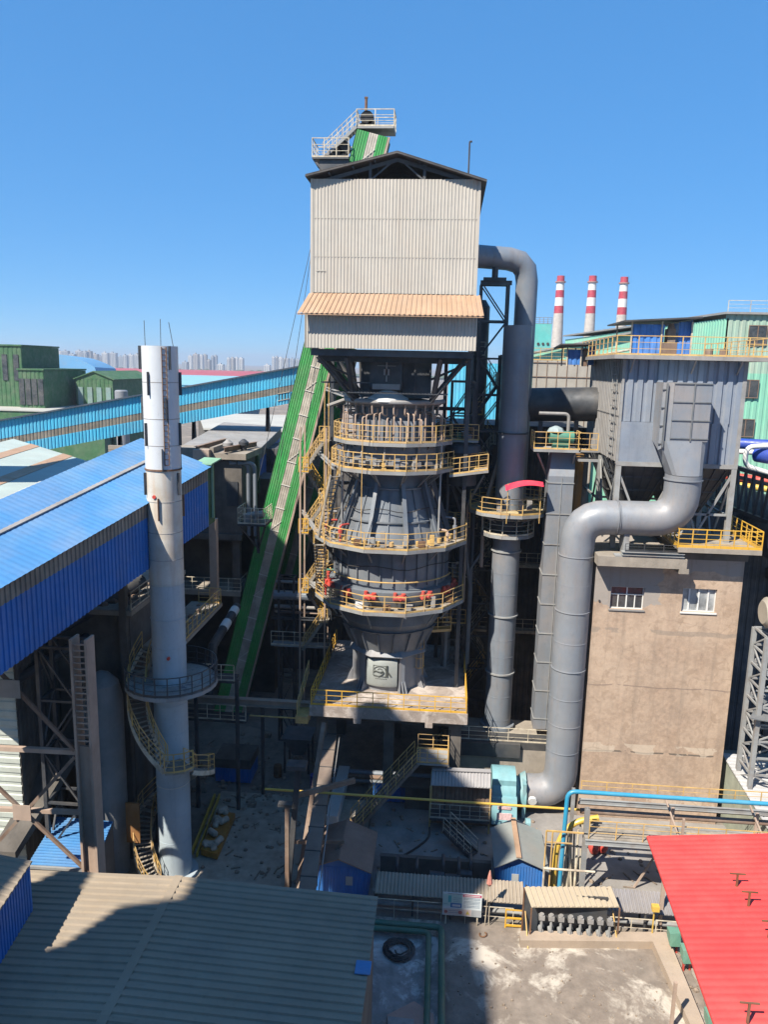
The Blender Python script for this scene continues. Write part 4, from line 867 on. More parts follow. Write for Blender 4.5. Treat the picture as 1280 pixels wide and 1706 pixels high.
P('frame', lattice(MB(), -21.2, -19.2, 37, 38.5, 0, 15, 5, .2, .1), steel, sf)
P('sloping_belt', MB().hexa([(-24, 36, 3), (-22.6, 36, 3), (-19, 41, 10.2), (-20.5, 41, 10.2)], [(-24, 36, 3.5), (-22.6, 36, 3.5), (-19, 41, 10.7), (-20.5, 41, 10.7)]), concd, sf)
bls = T('low_blue_roof', 'small low shed with a blue sheet roof behind the faded column', 'shed', (-18.5, 35.5, 0))
zb = 4.0; p_ = [at(45, 1442, z=zb - .6), at(155, 1448, z=zb - .6), at(188, 1368, z=zb + .2), at(95, 1360, z=zb + .2)]
mb = MB(); mb.slab(p_, .08); 
for i in range(18): t = (i + .5) / 18; mb.beam(p_[0].lerp(p_[3], t) + Vector((0, 0, .02)), p_[1].lerp(p_[2], t) + Vector((0, 0, .02)), .1, .05)
P('roof', mb, blueroof, bls); P('wall', MB().hexa([(p.x, p.y, 0) for p in p_], [p - Vector((0, 0, .1)) for p in p_]), concd, bls)
P('gutter', MB().beam(p_[0] + Vector((-.3, -.1, .02)), p_[1] + Vector((.6, -.1, .02)), .14, .14), chan, bls)
# ================================================================== FILTER HOUSE + BRICK BUILDING
bb = T('concrete_tower_building', 'tall plain weathered brown rendered building with two windows under the filter house', 'building', (14.5, 49, 0))
BX0, BX1, BY0, BY1, BZ = 9.95, 19.15, 49.0, 61.0, 18.35
def plaster():
    m = ground_mat('brown_render', (.40, .285, .205), (.46, .35, .26), (.29, .21, .15), .3, 1.6, .40, .72, 4.5)
    t = m.node_tree; N = t.nodes; L = t.links; bs = N['Principled BSDF']; cur = bs.inputs['Base Color'].links[0].from_socket
    geo = [n for n in N if n.type == 'NEW_GEOMETRY'][0]
    sp = N.new('ShaderNodeSeparateXYZ'); L.new(geo.outputs['Position'], sp.inputs[0])
    nz = N.new('ShaderNodeTexNoise'); nz.inputs['Scale'].default_value = .55; nz.inputs['Detail'].default_value = 7; L.new(geo.outputs['Position'], nz.inputs[0])
    def ma(op, a, b):
        q = N.new('ShaderNodeMath'); q.operation = op
        for i, s_ in enumerate((a, b)):
            if isinstance(s_, (int, float)): q.inputs[i].default_value = s_
            else: L.new(s_, q.inputs[i])
        return q.outputs[0]
    nn = ma('MULTIPLY', ma('SUBTRACT', nz.outputs[0], .5), 3.5)
    # grey repair patch: upper left corner and a strip under the roof
    f1 = ma('MULTIPLY', ma('GREATER_THAN', ma('ADD', sp.outputs[2], nn), 15.1), ma('LESS_THAN', ma('ADD', sp.outputs[0], nn), 14.1))
    f2 = ma('GREATER_THAN', ma('ADD', sp.outputs[2], ma('MULTIPLY', nn, .3)), ma('SUBTRACT', 18.7, ma('MULTIPLY', .07, sp.outputs[0])))
    f = ma('MULTIPLY', ma('MAXIMUM', f1, f2), .85)
    x = N.new('ShaderNodeMix'); x.data_type = 'RGBA'; L.new(f, x.inputs[0]); L.new(cur, x.inputs[6]); x.inputs[7].default_value = (.27, .25, .23, 1); cur = x.outputs[2]
    # old pour lines at fixed heights
    for (zz, wd, col, am) in ((4.9, .06, (.10, .085, .07), .9), (5.15, .35, (.50, .42, .33), .55), (9.6, .04, (.15, .11, .09), .6), (13.4, .16, (.2, .17, .14), .5), (1.6, .3, (.5, .42, .33), .5)):
        d_ = ma('ABSOLUTE', ma('SUBTRACT', ma('ADD', sp.outputs[2], ma('MULTIPLY', nn, .12)), zz), 0); g = ma('MULTIPLY', ma('LESS_THAN', d_, wd), ma('MULTIPLY', ma('GREATER_THAN', nz.outputs[0], .47 if wd > .1 else .4), am))
        x = N.new('ShaderNodeMix'); x.data_type = 'RGBA'; L.new(g, x.inputs[0]); L.new(cur, x.inputs[6]); x.inputs[7].default_value = (*col, 1); cur = x.outputs[2]
    # drip stains under sills and ledge, and hairline cracks
    mp = N.new('ShaderNodeMapping'); mp.inputs['Scale'].default_value = (2.6, 2.6, .09); L.new(geo.outputs['Position'], mp.inputs[0])
    sn = N.new('ShaderNodeTexNoise'); sn.inputs['Scale'].default_value = 1.4; sn.inputs['Detail'].default_value = 5; L.new(mp.outputs[0], sn.inputs[0])
    r_ = N.new('ShaderNodeMapRange'); r_.inputs[1].default_value = .52; r_.inputs[2].default_value = .72; L.new(sn.outputs[0], r_.inputs[0])
    vor = N.new('ShaderNodeTexVoronoi'); vor.feature = 'DISTANCE_TO_EDGE'; vor.inputs['Scale'].default_value = .42
    wz = N.new('ShaderNodeVectorMath'); wz.operation = 'ADD'; L.new(geo.outputs['Position'], wz.inputs[0]); L.new(nz.outputs['Color'], wz.inputs[1]); L.new(wz.outputs[0], vor.inputs['Vector'])
    ck = ma('MULTIPLY', ma('LESS_THAN', vor.outputs['Distance'], .012), ma('GREATER_THAN', nz.outputs[0], .52))
    for fac, col, am in ((r_.outputs[0], (.22, .17, .13), .42), (ck, (.16, .12, .09), .22)):
        x = N.new('ShaderNodeMix'); x.data_type = 'RGBA'; L.new(ma('MULTIPLY', fac, am), x.inputs[0]); L.new(cur, x.inputs[6]); x.inputs[7].default_value = (*col, 1); cur = x.outputs[2]
    L.new(cur, bs.inputs['Base Color']); return m
pl = plaster()
# front wall with real window openings
w1 = (at(1017, 1000, y=49).x, at(1073, 1000, y=49).x, at(1045, 1015, y=49).z, at(1045, 978, y=49).z)
w2 = (at(1137, 1000, y=49).x, at(1194, 1000, y=49).x, at(1165, 1020, y=49).z, at(1165, 981, y=49).z)
mb = MB(); zlo = min(w1[2], w2[2]); zhi = max(w1[3], w2[3])
mb.box(BX0, BX1, BY0, BY0 + .3, 0, zlo); mb.box(BX0, BX1, BY0, BY0 + .3, zhi, BZ)
mb.box(BX0, w1[0], BY0, BY0 + .3, zlo, zhi); mb.box(w1[1], w2[0], BY0, BY0 + .3, zlo, zhi); mb.box(w2[1], BX1, BY0, BY0 + .3, zlo, zhi)
mb.box(w1[0], w1[1], BY0, BY0 + .3, w1[3], zhi) if zhi - w1[3] > .01 else None
mb.box(w2[0], w2[1], BY0, BY0 + .3, w2[3], zhi) if zhi - w2[3] > .01 else None
mb.box(w1[0], w1[1], BY0, BY0 + .3, zlo, w1[2]) if w1[2] - zlo > .01 else None
mb.box(w2[0], w2[1], BY0, BY0 + .3, zlo, w2[2]) if w2[2] - zlo > .01 else None
mb.box(BX0, BX0 + .3, BY0 + .3, BY1, 0, BZ); mb.box(BX1 - .3, BX1, BY0 + .3, BY1, 0, BZ); mb.box(BX0, BX1, BY1, BY1 + .3, 0, BZ); mb.box(BX0 + .3, BX1 - .3, BY0 + .3, BY1, BZ - .3, BZ)
P('wall', mb, pl, bb)
for k, ww_ in enumerate((w1, w2)):
    x0, x1, z0, z1 = ww_; g = P('window', MB().box(x0, x1, 49.24, 49.26, z0, z1), glass if k == 0 else M('dusty_glass', (.34, .36, .37), .3, var=.6, vs=.9), bb, ('dark four light window' if k == 0 else 'dusty white framed window'))
    mb = MB(); fz = lambda a, b, c, d: mb.box(a, b, 49.17, 49.235, c, d)
    t_ = .06; fz(x0, x1, z0, z0 + t_); fz(x0, x1, z1 - t_, z1); fz(x0, x0 + t_, z0 + t_, z1 - t_); fz(x1 - t_, x1, z0 + t_, z1 - t_)
    W2 = x1 - x0; zm = z0 + (z1 - z0) * .62
    if k == 0:
        fz(x0 + W2 * .5 - .04, x0 + W2 * .5 + .04, z0 + t_, z1 - t_); mb.box(x0 + t_, x1 - t_, 49.165, 49.23, zm, zm + .06)
        for q in (.25, .75): fz(x0 + W2 * q - .03, x0 + W2 * q + .03, z0 + t_, zm)
    else:
        for q in (.22, .5, .78): fz(x0 + W2 * q - .05, x0 + W2 * q + .05, z0 + t_, z1 - t_)
    P('frame', mb, white, g); P('sill', MB().box(x0 - .08, x1 + .08, 48.92, 49.2, z0 - .1, z0 - .005), baggrey if k == 0 else white, g)
P('roof_ledge', MB().box(9.75, 15.2, 47.7, 48.99, 18.0, 18.62).box(14.75, 15.35, 47.68, 48.98, 17.7, 18.0).box(9.75, 15.2, 49, 52, 18.36, 18.62), conc, bb)
P('parapet', MB().box(15.21, 19.3, 48.9, 61.4, 18.36, 18.75), concd, bb)
P('downpipe', MB().tube([(9.82, 49.3, 1), (9.82, 49.3, 18)], .07, 8).box(10.25, 10.35, 48.93, 48.99, 15.3, 15.42), steel, bb)
fh = T('filter_house', 'big blue grey dust filter house with ribbed walls and hoppers on the brown building', 'filter house', (14.5, 54, BZ + .4))
FX0, FX1, FY0, FY1, FZ0, FZ1 = 11.0, 18.25, 50.0, 61.5, 24.3, 30.75
mb = MB(); mb.box(FX0 + .02, FX1 - .02, FY0 + .02, FY1 - .02, FZ0, FZ1)
mb.corr((FX0, FY0, 26.9), (FX1 - FX0, 0, 0), (0, 0, FZ1 - 26.9), .62, .12, (0, -1, 0), 0)
mb.corr((FX0 + 2.75, FY0, FZ0), (FX1 - FX0 - 2.75, 0, 0), (0, 0, 26.9 - FZ0), .62, .12, (0, -1, 0), 0)
mb.box(FX0, FX0 + 2.7, FY0 - .12, FY0 + .01, FZ0, 26.88)
P('wall', mb, bagm, fh)
mb = MB(); mb.corr((FX0, FY1, FZ0), (0, FY0 - FY1, 0), (0, 0, FZ1 - FZ0), .55, .1, (-1, 0, 0), 0); mb.box(FX0 - .13, FX0 - .11, FY0, FY1, 27.2, 27.26); P('side_wall', mb, baggrey, fh)
mb = MB(); mb.corr((FX1, FY0, FZ0), (0, FY1 - FY0, 0), (0, 0, FZ1 - FZ0), .55, .1, (1, 0, 0), 0); P('side_wall', mb, bagm, fh)
mb = MB()
for i in range(12): z = 24.8 + i * .5; mb.beam((FX0 - .2, 51.2, z), (FX0 - .2, 52.4, z), .03, .04) if i % 2 else mb.beam((FX0 - .2, 51.0, z), (FX0 - .2, 52.6, z), .05, .06)
mb.beam((FX0 - .2, 51.1, 24.3), (FX0 - .2, 51.1, 30.6), .05); mb.beam((FX0 - .2, 52.5, 24.3), (FX0 - .2, 52.5, 30.6), .05); P('side_ladder', mb, chan, fh)
mb = MB(); mb.box(FX0 - .16, FX0 - .01, FY0 - .14, FY0 + .1, FZ0 - .1, FZ1); mb.box(FX1 - .1, FX1 + .14, FY0 - .15, FY0 + .1, FZ0 - .1, FZ1); mb.box(FX0 - .15, FX1 + .13, FY0 - .16, FY0 - .13, FZ0 - .22, FZ0 + .06); P('corner_post', mb, chan, fh)
tz = 31.0
mb = MB(); mb.box(FX0 - .9, FX1 + 1.2, FY0 - .95, FY1 + 1, FZ1 + .01, tz)
for (x, y) in ((FX0 + .3, FY0 - .9), (FX0 + 4, FY0 - .9), (FX1 - .5, FY0 - .9)): mb.beam((x, y, FZ1), (x, FY0 - .1, FZ1 - .8), .08)
tpf = P('top_platform', mb, baggrey, fh)
P('railing', MB().rail([(FX0 - .8, FY1, tz), (FX0 - .8, FY0 - .85, tz), (FX1 + 1.1, FY0 - .85, tz), (FX1 + 1.1, FY1, tz)], 1.15, 1.3, .032), yellow, tpf)
# roof shelters
for (xa, xb, ya, yb, lab) in ((at(1050, 590, y=52).x, at(1150, 590, y=52).x, 52, 56.5, 'front'), (at(940, 590, y=61).x, at(985, 590, y=61).x, 59.3, 62, 'rear')):
    mb = MB()
    hh = 2.2 if lab == 'front' else 1.4; oz = tz if lab == 'front' else 30.3
    for x in (xa, (xa + xb) / 2, xb):
        for y in (ya, yb): mb.beam((x, y, oz), (x, y, oz + hh), .09)
    sh = P('shelter_frame', mb, pale_rail, fh)
    P('shelter_roof', MB().slab([(xa - .6, ya - .6, oz + hh + (0 if lab == 'front' else .2)), (xb + .4, ya - .6, oz + hh + .3), (xb + .4, yb + .5, oz + hh + .3), (xa - .6, yb + .5, oz + hh)], .1), roofdark, sh)
    mb = MB(); mb.corr((xa, ya + .1, oz + .1), ((xb - xa) * .55, 0, 0), (0, 0, hh - .3), .4, .05, (0, -1, 0), .03); mb.corr((xa + (xb - xa) * .8, ya + .3, oz + .1), ((xb - xa) * .2, 0, 0), (0, 0, hh - .1), .3, .04, (0, -1, 0), .03); mb.corr((xb, ya, oz + .1), (0, yb - ya, 0), (0, 0, hh), .4, .05, (1, 0, 0), .03)
    P('blue_sheet', mb, M('blue_tarp_' + ('a' if lab == 'front' else 'b'), (.05, .22, .62), .5, var=.3, vs=1.5), sh)
    P('gear', MB().box(xa + (xb - xa) * .62, xa + (xb - xa) * .75, ya + .2, ya + 1, oz, oz + hh * .8).lathe(xa + (xb - xa) * .68, ya + .4, [(.25, oz + hh * .8), (.15, oz + hh * .95)], 8), brownst, sh)
P('roof_machinery', MB().box(13.4, 14.2, 50.6, 51.6, tz, tz + .8).tube([(16.3, 51, tz), (16.3, 51, tz + .5)], .25, 10).tube([(17.2, 51, tz), (17.2, 51, tz + .5)], .25, 10), brownst, fh)
# inlet duct with stiffeners
a = at(1108, 700, y=48.3).x; b = at(1180, 700, y=48.3).x; zt = at(1145, 638, y=48.3).z; zb = at(1145, 735, y=48.3).z
fd = T('fan_duct', 'huge smooth grey pipe snaking from the fan up the brown building into the filter house', 'pipe', (8, 46, 0))
mb = MB(); cxd = at(1140, 785, y=48.6).x
mb.hexa([(a + .35, 48.0, zb), (b, 48.0, zb), (b, 50.2, zb), (a + .35, 50.2, zb)], [(a + .35, 48.0, zt), (b, 48.0, zt), (b, 50.2, zt), (a + .35, 50.2, zt)])
mb.hexa([(a - .25, 48.3, zb - .6), (a + .34, 48.05, zb - .2), (a + .34, 50.2, zb), (a - .25, 50.2, zb)], [(a - .25, 48.3, zt), (a + .34, 48.05, zt - .03), (a + .34, 50.2, zt - .03), (a - .25, 50.2, zt)])
ztr = at(1138, 790, y=48.6).z; n = 24; vs = []
rc = [(b, 48.0), (b, 50.1), (a - .2, 50.1), (a - .2, 48.0)]
sq = []; 
for j in range(n):
    t = 2 * PI * (j + .5) / n; c_, s_ = math.cos(t), math.sin(t); k = 1 / max(abs(c_), abs(s_)); sq.append(((a - .2 + b) / 2 + c_ * k * (b - a + .2) / 2, 49.05 + s_ * k * 1.05, zb))
ci = [(cxd + 1.1 * math.cos(2 * PI * (j + .5) / n), 48.6 + 1.1 * math.sin(2 * PI * (j + .5) / n), ztr) for j in range(n)]
mb.add(sq + ci, [(n + j, n + (j + 1) % n, (j + 1) % n, j) for j in range(n)])
P('inlet_duct', mb, pipegrey, fd)
mb = MB()
for i in range(4): z = zt - .05 - i * (zt - zb) / 3.2; mb.box(a + .3, b + .03, 47.94, 47.99, z - .03, z + .03); mb.box(a - .3, a + .3, 48.2, 48.3, z - .4, z - .33)
mb.box((a + b) / 2 + .2, (a + b) / 2 + .27, 47.93, 47.985, zb, zt); mb.box(a - .1, a - .02, 48.0, 48.2, zb - .4, zt - .05); P('stiffener', mb, steel_grey, fd)
R_ = 1.1; xv = at(955, 1000, y=49.3).x; zh = at(1060, 862, y=48.9).z; zf = 1.5
pth = [Vector((cxd, 48.6, ztr)), Vector((cxd, 48.7, zh)), Vector((xv, 49.25, zh - .15)), Vector((xv, 49.3, zf)), Vector((at(876, 1318, y=49.3).x, 49.3, zf))]
mb = MB(); mb.bend(pth, R_, 1.75, 36, 6); P('pipe', mb, pipegrey, fd)
mb = MB()
for z in (18.3, 16.4, 14.6, 12.5, 10.6, 8.6, 6.7, 4.8): mb.lathe(xv, 49.27, [(R_, z - .02), (R_ + (.05 if z in (18.3, 14.6, 10.6) else .014), z - .03), (R_ + (.05 if z in (18.3, 14.6, 10.6) else .014), z + .02), (R_, z + .03)], 36, cap=False)
mb.lathe(cxd, 48.6, [(R_, ztr - .35), (R_ + .07, ztr - .35), (R_ + .07, ztr - .28), (R_, ztr - .28)], 36, cap=False)
for x in (10.1, 10.2, 12.3): mb.tube([(x + .8, 49.0, zh - .08), (x + .85, 49.0, zh - .08)], R_ + .04, 30)
P('weld_band', mb, pipegrey, fd)
mb = MB(); mb.box(11.4, 11.75, 48.4, 49.6, 18.63, zh - .8); mb.ibeam((11.2, 47.9, 18.85), (15, 47.9, 18.85), .5, .22); mb.box(10.8, 15, 47.75, 48.4, 18.63, 18.7); P('saddle', mb, chan, fd)
P('saddle_rail', MB().rail([(11.4, 47.8, 18.96), (14.9, 47.8, 18.96)], .5, 1.2, .02), steel, fd)
P('access_door', MB().tube([(at(888, 1330, y=48).x, 48.25, zf - .1), (at(888, 1330, y=48).x, 48.05, zf - .15)], .3, 14), white, fd)
# hoppers and legs
for (xa, xb) in ((FX0, FX0 + 3.6), (FX0 + 3.65, FX1)):
  for (ya, yb) in ((FY0, FY0 + 5.6), (FY0 + 5.7, FY1)):
    xm, ym = (xa + xb) / 2, (ya + yb) / 2
    mb = MB(); mb.hexa([(xm - .35, ym - .35, 20.3), (xm + .35, ym - .35, 20.3), (xm + .35, ym + .35, 20.3), (xm - .35, ym + .35, 20.3)], [(xa, ya, 24.25), (xb, ya, 24.25), (xb, yb, 24.25), (xa, yb, 24.25)])
    for k in range(1, 4):
        t = k / 4.2; z = 24.25 - t * 3.95; hx_ = (xb - xa) / 2 * (1 - t) + .35 * t; hy = (yb - ya) / 2 * (1 - t) + .35 * t
        for (u_, v_) in (((xm - hx_, ym - hy), (xm + hx_, ym - hy)), ((xm - hx_, ym - hy), (xm - hx_, ym + hy))): mb.beam((*u_, z), (*v_, z), .1, .1)
    for k in range(5):
        f_ = (k + .5) / 5; mb.beam((xa + (xb - xa) * f_, ya - .03, 24.2), (xm - .35 + .7 * f_, ym - .38, 20.4), .08); mb.beam((xa - .03, ya + (yb - ya) * f_, 24.2), (xm - .38, ym - .35 + .7 * f_, 20.4), .08)
    P('hopper', mb, steel, fh)
for (x, y) in ((FX0 + .05, 50), (FX0 + .05, 55.7), (FX0 + .05, 61.3), (FX1 - .05, 50), (FX1 - .05, 55.7), (FX1 - .05, 61.3)):
    P('leg', MB().ibeam((x, y, 18.7), (x, y, 24.1), .32, .32, .05), chan, fh)
mb = MB()
for y in (50, 55.7):
    for (x0, z0, x1, z1) in ((FX0, 23.9, FX0 + 1.8, 19.8), (FX0 + 3.7, 23.9, FX0 + 1.8, 19.8), (FX0, 21.1, FX1, 21.1), (FX1, 23.9, FX1 - 2, 19.8), (FX0 + 3.7, 23.9, FX1 - 2, 19.8)): mb.beam((x0, y, z0), (x1, y, z1), .12, .14)
for x in (FX0, FX1):
    for (y0, z0, y1, z1) in ((50, 24, 53, 18.8), (55.7, 24, 53, 18.8), (50, 21, 61, 21), (55.7, 24, 58.5, 18.8)): mb.beam((x, y0, z0), (x, y1, z1), .12, .14)
P('brace', mb, chan, fh)
P('rotary_valve', MB().tube([(12.8, 52.8, 19.2), (12.8, 52.8, 20.3)], .3, 12).tube([(16.5, 52.8, 19.2), (16.5, 52.8, 20.3)], .3, 12).tube([(12.5, 52.2, 19.4), (17.5, 52.2, 19.4)], .22, 12), chan, fh)
rp = T('roof_balcony', 'bright yellow railed balcony at the upper right corner of the brown building', 'balcony', (17.3, 49, 18.8))
a = at(1130, 913, y=47.7); b = at(1270, 915, y=47.7)
P('floor', MB().box(a.x, b.x, 47.7, 53, a.z - .12, a.z), grat, rp)
P('beam', MB().box(a.x, b.x, 47.62, 47.69, a.z - .25, a.z + .05), conc, rp)
P('railing', MB().rail([(a.x, 53, a.z), (a.x, 47.75, a.z), (b.x, 47.75, a.z), (b.x, 53, a.z)], 1.2, .9, .036, mid=3, toe=.2), yellow_bright, rp)
# ================================================================== FAN
fn = T('centrifugal_fan', 'teal centrifugal fan casing with a red and white plate beside the big pipe elbow', 'fan', (4.8, 48.5, 0))
fa = at(822, 1300, y=47.5); fb_ = at(862, 1300, y=47.5); x0, x1 = fa.x, fb_.x; zc = 1.75
mb = MB(); prof = []
for i in range(33):
    t = 2 * PI * i / 32; R2 = 1.3 + .25 * (t / (2 * PI)); prof.append((48.9 + R2 * math.cos(t + PI * .8), zc + R2 * math.sin(t + PI * .8)))
vs = [(x0, y, z) for y, z in prof[:-1]] + [(x1, y, z) for y, z in prof[:-1]]; n = 32
mb.add(vs, [tuple(range(n)), tuple(range(2 * n - 1, n - 1, -1))] + [(i, n + i, n + (i + 1) % n, (i + 1) % n) for i in range(n)])
mb.hexa([(x0 - .05, 46.7, .35), (x1 + .05, 46.7, .35), (x1 + .05, 47.8, .35), (x0 - .05, 47.8, .35)], [(x0 - .05, 47.3, 1.9), (x1 + .05, 47.3, 1.9), (x1 + .05, 47.8, 1.9), (x0 - .05, 47.8, 1.9)])
cs = P('casing', mb, teal, fn)
P('notice_plate', MB().box(x0 + .35, x1 - .35, 46.98, 47.02, 1.3, 1.5).beam((x0 + .3, 46.84, .85), (x1 - .3, 46.84, .85), .06, .5), M('notice_white', (.72, .5, .5), .6, var=.3, vs=6), cs)
P('inlet_cone', MB().tube([(x1 + .35, 49.2, zf), (x1 + .75, 49.2, zf)], [1.05, 1.3], 26).tube([(x1, 49.2, zf), (x1 + .36, 49.2, zf)], .95, 26).box(x1 + .5, x1 + .72, 48.0, 49.2, .1, zf + 1.1), teal, fn)
P('frame', MB().box(x0 + .1, x1 - .1, 47, 50.3, 0, .35), steel, fn)
fm_ = T('fan_motor', 'small teal motor under a yellow guard in front of the fan', 'motor', (6, 43, 0))
q = at(868, 1388, z=1.2)
P('body', MB().tube([(q.x - .55, q.y, 1.15), (q.x + .5, q.y, 1.15)], .38, 14).box(q.x - .4, q.x + .3, q.y - .3, q.y + .3, .2, .8).tube([(q.x + .3, q.y + .4, 1.7), (q.x + .6, q.y + .4, 1.7)], .3, 12), teal, fm_)
P('guard', MB().rail([(q.x - 1, q.y - .7, .06), (q.x + 1, q.y - .7, .06), (q.x + 1.1, q.y + .9, .06)], 1.0, .5, .02), yellow, fm_)
# shelter next to the fan
sh = T('motor_shelter', 'small corrugated grey roof on posts left of the teal fan', 'shelter', (1.8, 46, 0))
c = [at(718, 1308, z=3.3), at(818, 1313, z=3.3), at(818, 1286, z=3.9), at(720, 1282, z=3.9)]
mb = MB(); mb.corr(c[0], c[1] - c[0], c[3] - c[0], .22, .05, (0, -.3, 1), .03); mb.beam(c[3] + Vector((0, 0, .08)), c[2] + Vector((0, 0, .08)), .4, .05)
P('roof', mb, M('grey_sheet', (.34, .33, .33), .6, var=.12), sh)
for p in (c[0], c[1], c[2], c[3]): P('post', MB().beam((p.x, p.y, 0), (p.x, p.y, p.z - .05), .1), yellow, sh)
P('rear_wall', MB().corr((c[3].x, c[3].y, .1), (c[2].x - c[3].x, 0, 0), (0, 0, 3.5), .3, .04, (0, -1, 0), .04), brownst, sh)
P('floor', MB().box(c[0].x, c[1].x, c[0].y - .3, c[3].y, 1.0, 1.15), steel, sh)
P('railing', MB().rail([(c[0].x, c[0].y - .25, 1.15), (c[1].x, c[0].y - .25, 1.15)], 1, .6, .022), pale_rail, sh)
mb = MB(); a = at(745, 1370, z=1.5); b = at(790, 1425, z=.1); stair(mb, (a.x, a.y, 1.1), (b.x, b.y, .1), .8, 8); s_ = P('stair', mb, steel, sh); mb = MB(); stair_rail(mb, (a.x, a.y, 1.1), (b.x, b.y, .1), .8, .95, .6); P('stair_rail', mb, pale_rail, s_)
# long stair to the landing below the deck
ls = T('yard_stair', 'long brown stair with yellow handrails climbing to a small landing below the kiln deck', 'staircase', (-2, 46, 0))
b = at(588, 1378, z=.1); zt = 4.4; a = at(695, 1268, z=zt - .2)
mb = MB(); stair(mb, (b.x, b.y, .1), (a.x, a.y, zt), 1.1, 22); P('flight', mb, brownst, ls)
mb = MB(); stair_rail(mb, (b.x, b.y, .1), (a.x, a.y, zt), 1.1, 1.0, .75); P('stair_rail', mb, yellow, ls)
mb = MB(); mb.box(a.x, a.x + 2.1, a.y - .6, a.y + 1.4, zt - .12, zt); l2 = P('landing', mb, chan, ls)
P('railing', MB().rail([(a.x, a.y - .55, zt), (a.x + 2.05, a.y - .55, zt), (a.x + 2.05, a.y + 1.4, zt)], 1.1, .7).rail([(a.x + 2.05, a.y + 1.35, zt), (a.x, a.y + 1.35, zt)]), yellow, l2)
P('post', MB().beam((a.x + 1.95, a.y + 1.2, 0), (a.x + 1.95, a.y + 1.2, zt - .13), .2).beam((a.x + 1.95, a.y - .4, 0), (a.x + 1.95, a.y - .4, zt - .13), .12), steel, ls)
# blue low wall behind the pavement
S('blue_fence', MB().corr((-4.2, 49.1, .05), (9.5, 0, 0), (0, 0, 1.3), .4, .05, (0, -1, 0), .08), blue, 'low blue sheet fence in shade behind the dark pavement', 'fence')
S('valve_cabinet', MB().box(-1.9, .3, 48.3, 49.0, .06, 1.8).box(-2.3, .6, 48.0, 49.2, 1.8, 1.95), concd, 'dark cabinet with a flat cover in front of the blue sheet fence', 'cabinet')
# yellow gas pipe
zz = at(715, 1332, y=42.5).z; p = at(495, 1324, y=42.5); q = at(1000, 1332, y=42.5)
S('yellow_gas_pipe', MB().tube([(p.x - 2, 42.5, zz), (q.x, 42.5, zz)], .075, 8), pipeyel, 'long thin yellow gas pipe crossing in front of the teal fan', 'pipe')
# ================================================================== PIPE RACK
pr = T('pipe_bridge', 'steel pipe bridge with a yellow railed walkway in front of the brown building', 'pipe bridge', (8.7, 40, 0))
zr = 4.2; XA = at(975, 1390, y=40).x; XB = 34
P('walkway', MB().box(XA, XB, 39.9, 41.4, zr - .06, zr), grat, pr)
P('girder', MB().ibeam((XA, 39.85, zr - .2), (XB, 39.85, zr - .2), .14, .3).ibeam((XA, 42.2, zr + .9), (XB, 42.2, zr + .9), .14, .3).ibeam((XA, 41.6, zr - .2), (XB, 41.6, zr - .2), .14, .3), chan, pr)
P('brown_pipe', MB().tube([(XA, 41.75, zr + .55), (XB, 41.75, zr + .55)], .16, 10).tube([(XA, 42.5, zr + .6), (XB, 42.5, zr + .6)], .1, 8), brownst, pr)
P('railing', MB().rail([(XA + .2, 39.9, zr), (XB, 39.9, zr)], 1.1, 1.45, .028, toe=0).rail([(XA + .2, 42.9, zr + .9), (XB, 42.9, zr + .9)], .9, 1.45, .028, toe=0), yellow, pr)
for x in (XA + .1,):
    P('post', MB().ibeam((x, 40.3, 0), (x, 40.3, zr + 1.6), .26, .28, .04), chan, pr); P('post', MB().ibeam((x - .55, 41.8, 0), (x - .55, 41.8, zr + 1.9), .2, .2, .04), chan, pr)
for x in (XA + 5.2, XA + 9.9, XA + 16):
    P('post', MB().beam((x, 41.6, 0), (x, 41.6, zr + 1.2), .16).beam((x, 39.7, zr - .3), (x, 39.7, zr + 1.7), .12).beam((x - .4, 41.9, zr + 1.6), (x + .1, 39.8, zr - .1), .08), pinkst, pr)
    P('brace', MB().beam((x, 41.6, 3.8), (x - 1.8, 41.6, .1), .1).beam((x, 41.6, 3.8), (x + 1.8, 41.6, .1), .1), pinkst, pr)
bp = at(946, 1325, y=40.6)
S('blue_pipe', MB().bend([(bp.x - .1, 40.6, 0), (bp.x, 40.6, 6.6), (34, 40.6, 6.6)], .125, .5, 14), pipeblue, 'light blue pipe rising beside the post and running over the pipe bridge', 'pipe')
S('yellow_bent_pipe', MB().bend([(bp.x - .35, 41.2, .1), (bp.x - .3, 41.2, 3.0), (bp.x + .5, 41.3, 4.3), (bp.x + 2, 41.4, 4.6)], .17, .9, 12), pipeyel, 'thick yellow bent pipe just left of the light blue riser', 'pipe')
P('access_gate', MB().tube([(bp.x - 1.1, 40.2, 0), (bp.x - 1.1, 40.2, 4.3)], .05, 6).tube([(bp.x - .75, 40.2, 0), (bp.x - .75, 40.2, 4.3)], .05, 6).beam((bp.x - 1.1, 40.2, 4.3), (bp.x + 1.2, 40.2, 4.3), .08).beam((bp.x - 1.1, 40.2, 3.6), (bp.x + .4, 40.2, 3.6), .06), yellow, pr)
S('grey_pipe_elbow', MB().bend([(bp.x - 1.6, 43.5, 1.8), (bp.x - .9, 40.9, .5), (bp.x - .7, 40, .2)], .14, .4, 10), chan, 'pale grey pipe sloping down behind the blue riser', 'pipe')
random.seed(9); k = 0
for (a_, b_, lab) in (((at(932, 1455, z=0)), .5, 'pipe bundle of white and rusty offcuts stacked behind the blue riser'),):
    mb = MB()
    for i in range(16):
        x = bp.x + .2 + random.random() * 1.1; y = 40.9 + random.random() * .8; mb.tube([(x, y, .05), (x + random.uniform(-.3, .3), y + .3, 1.5 + random.random() * 2.4)], .06, 6)
    S('pipe_bundle', mb, pale_rail, lab, 'pipes')
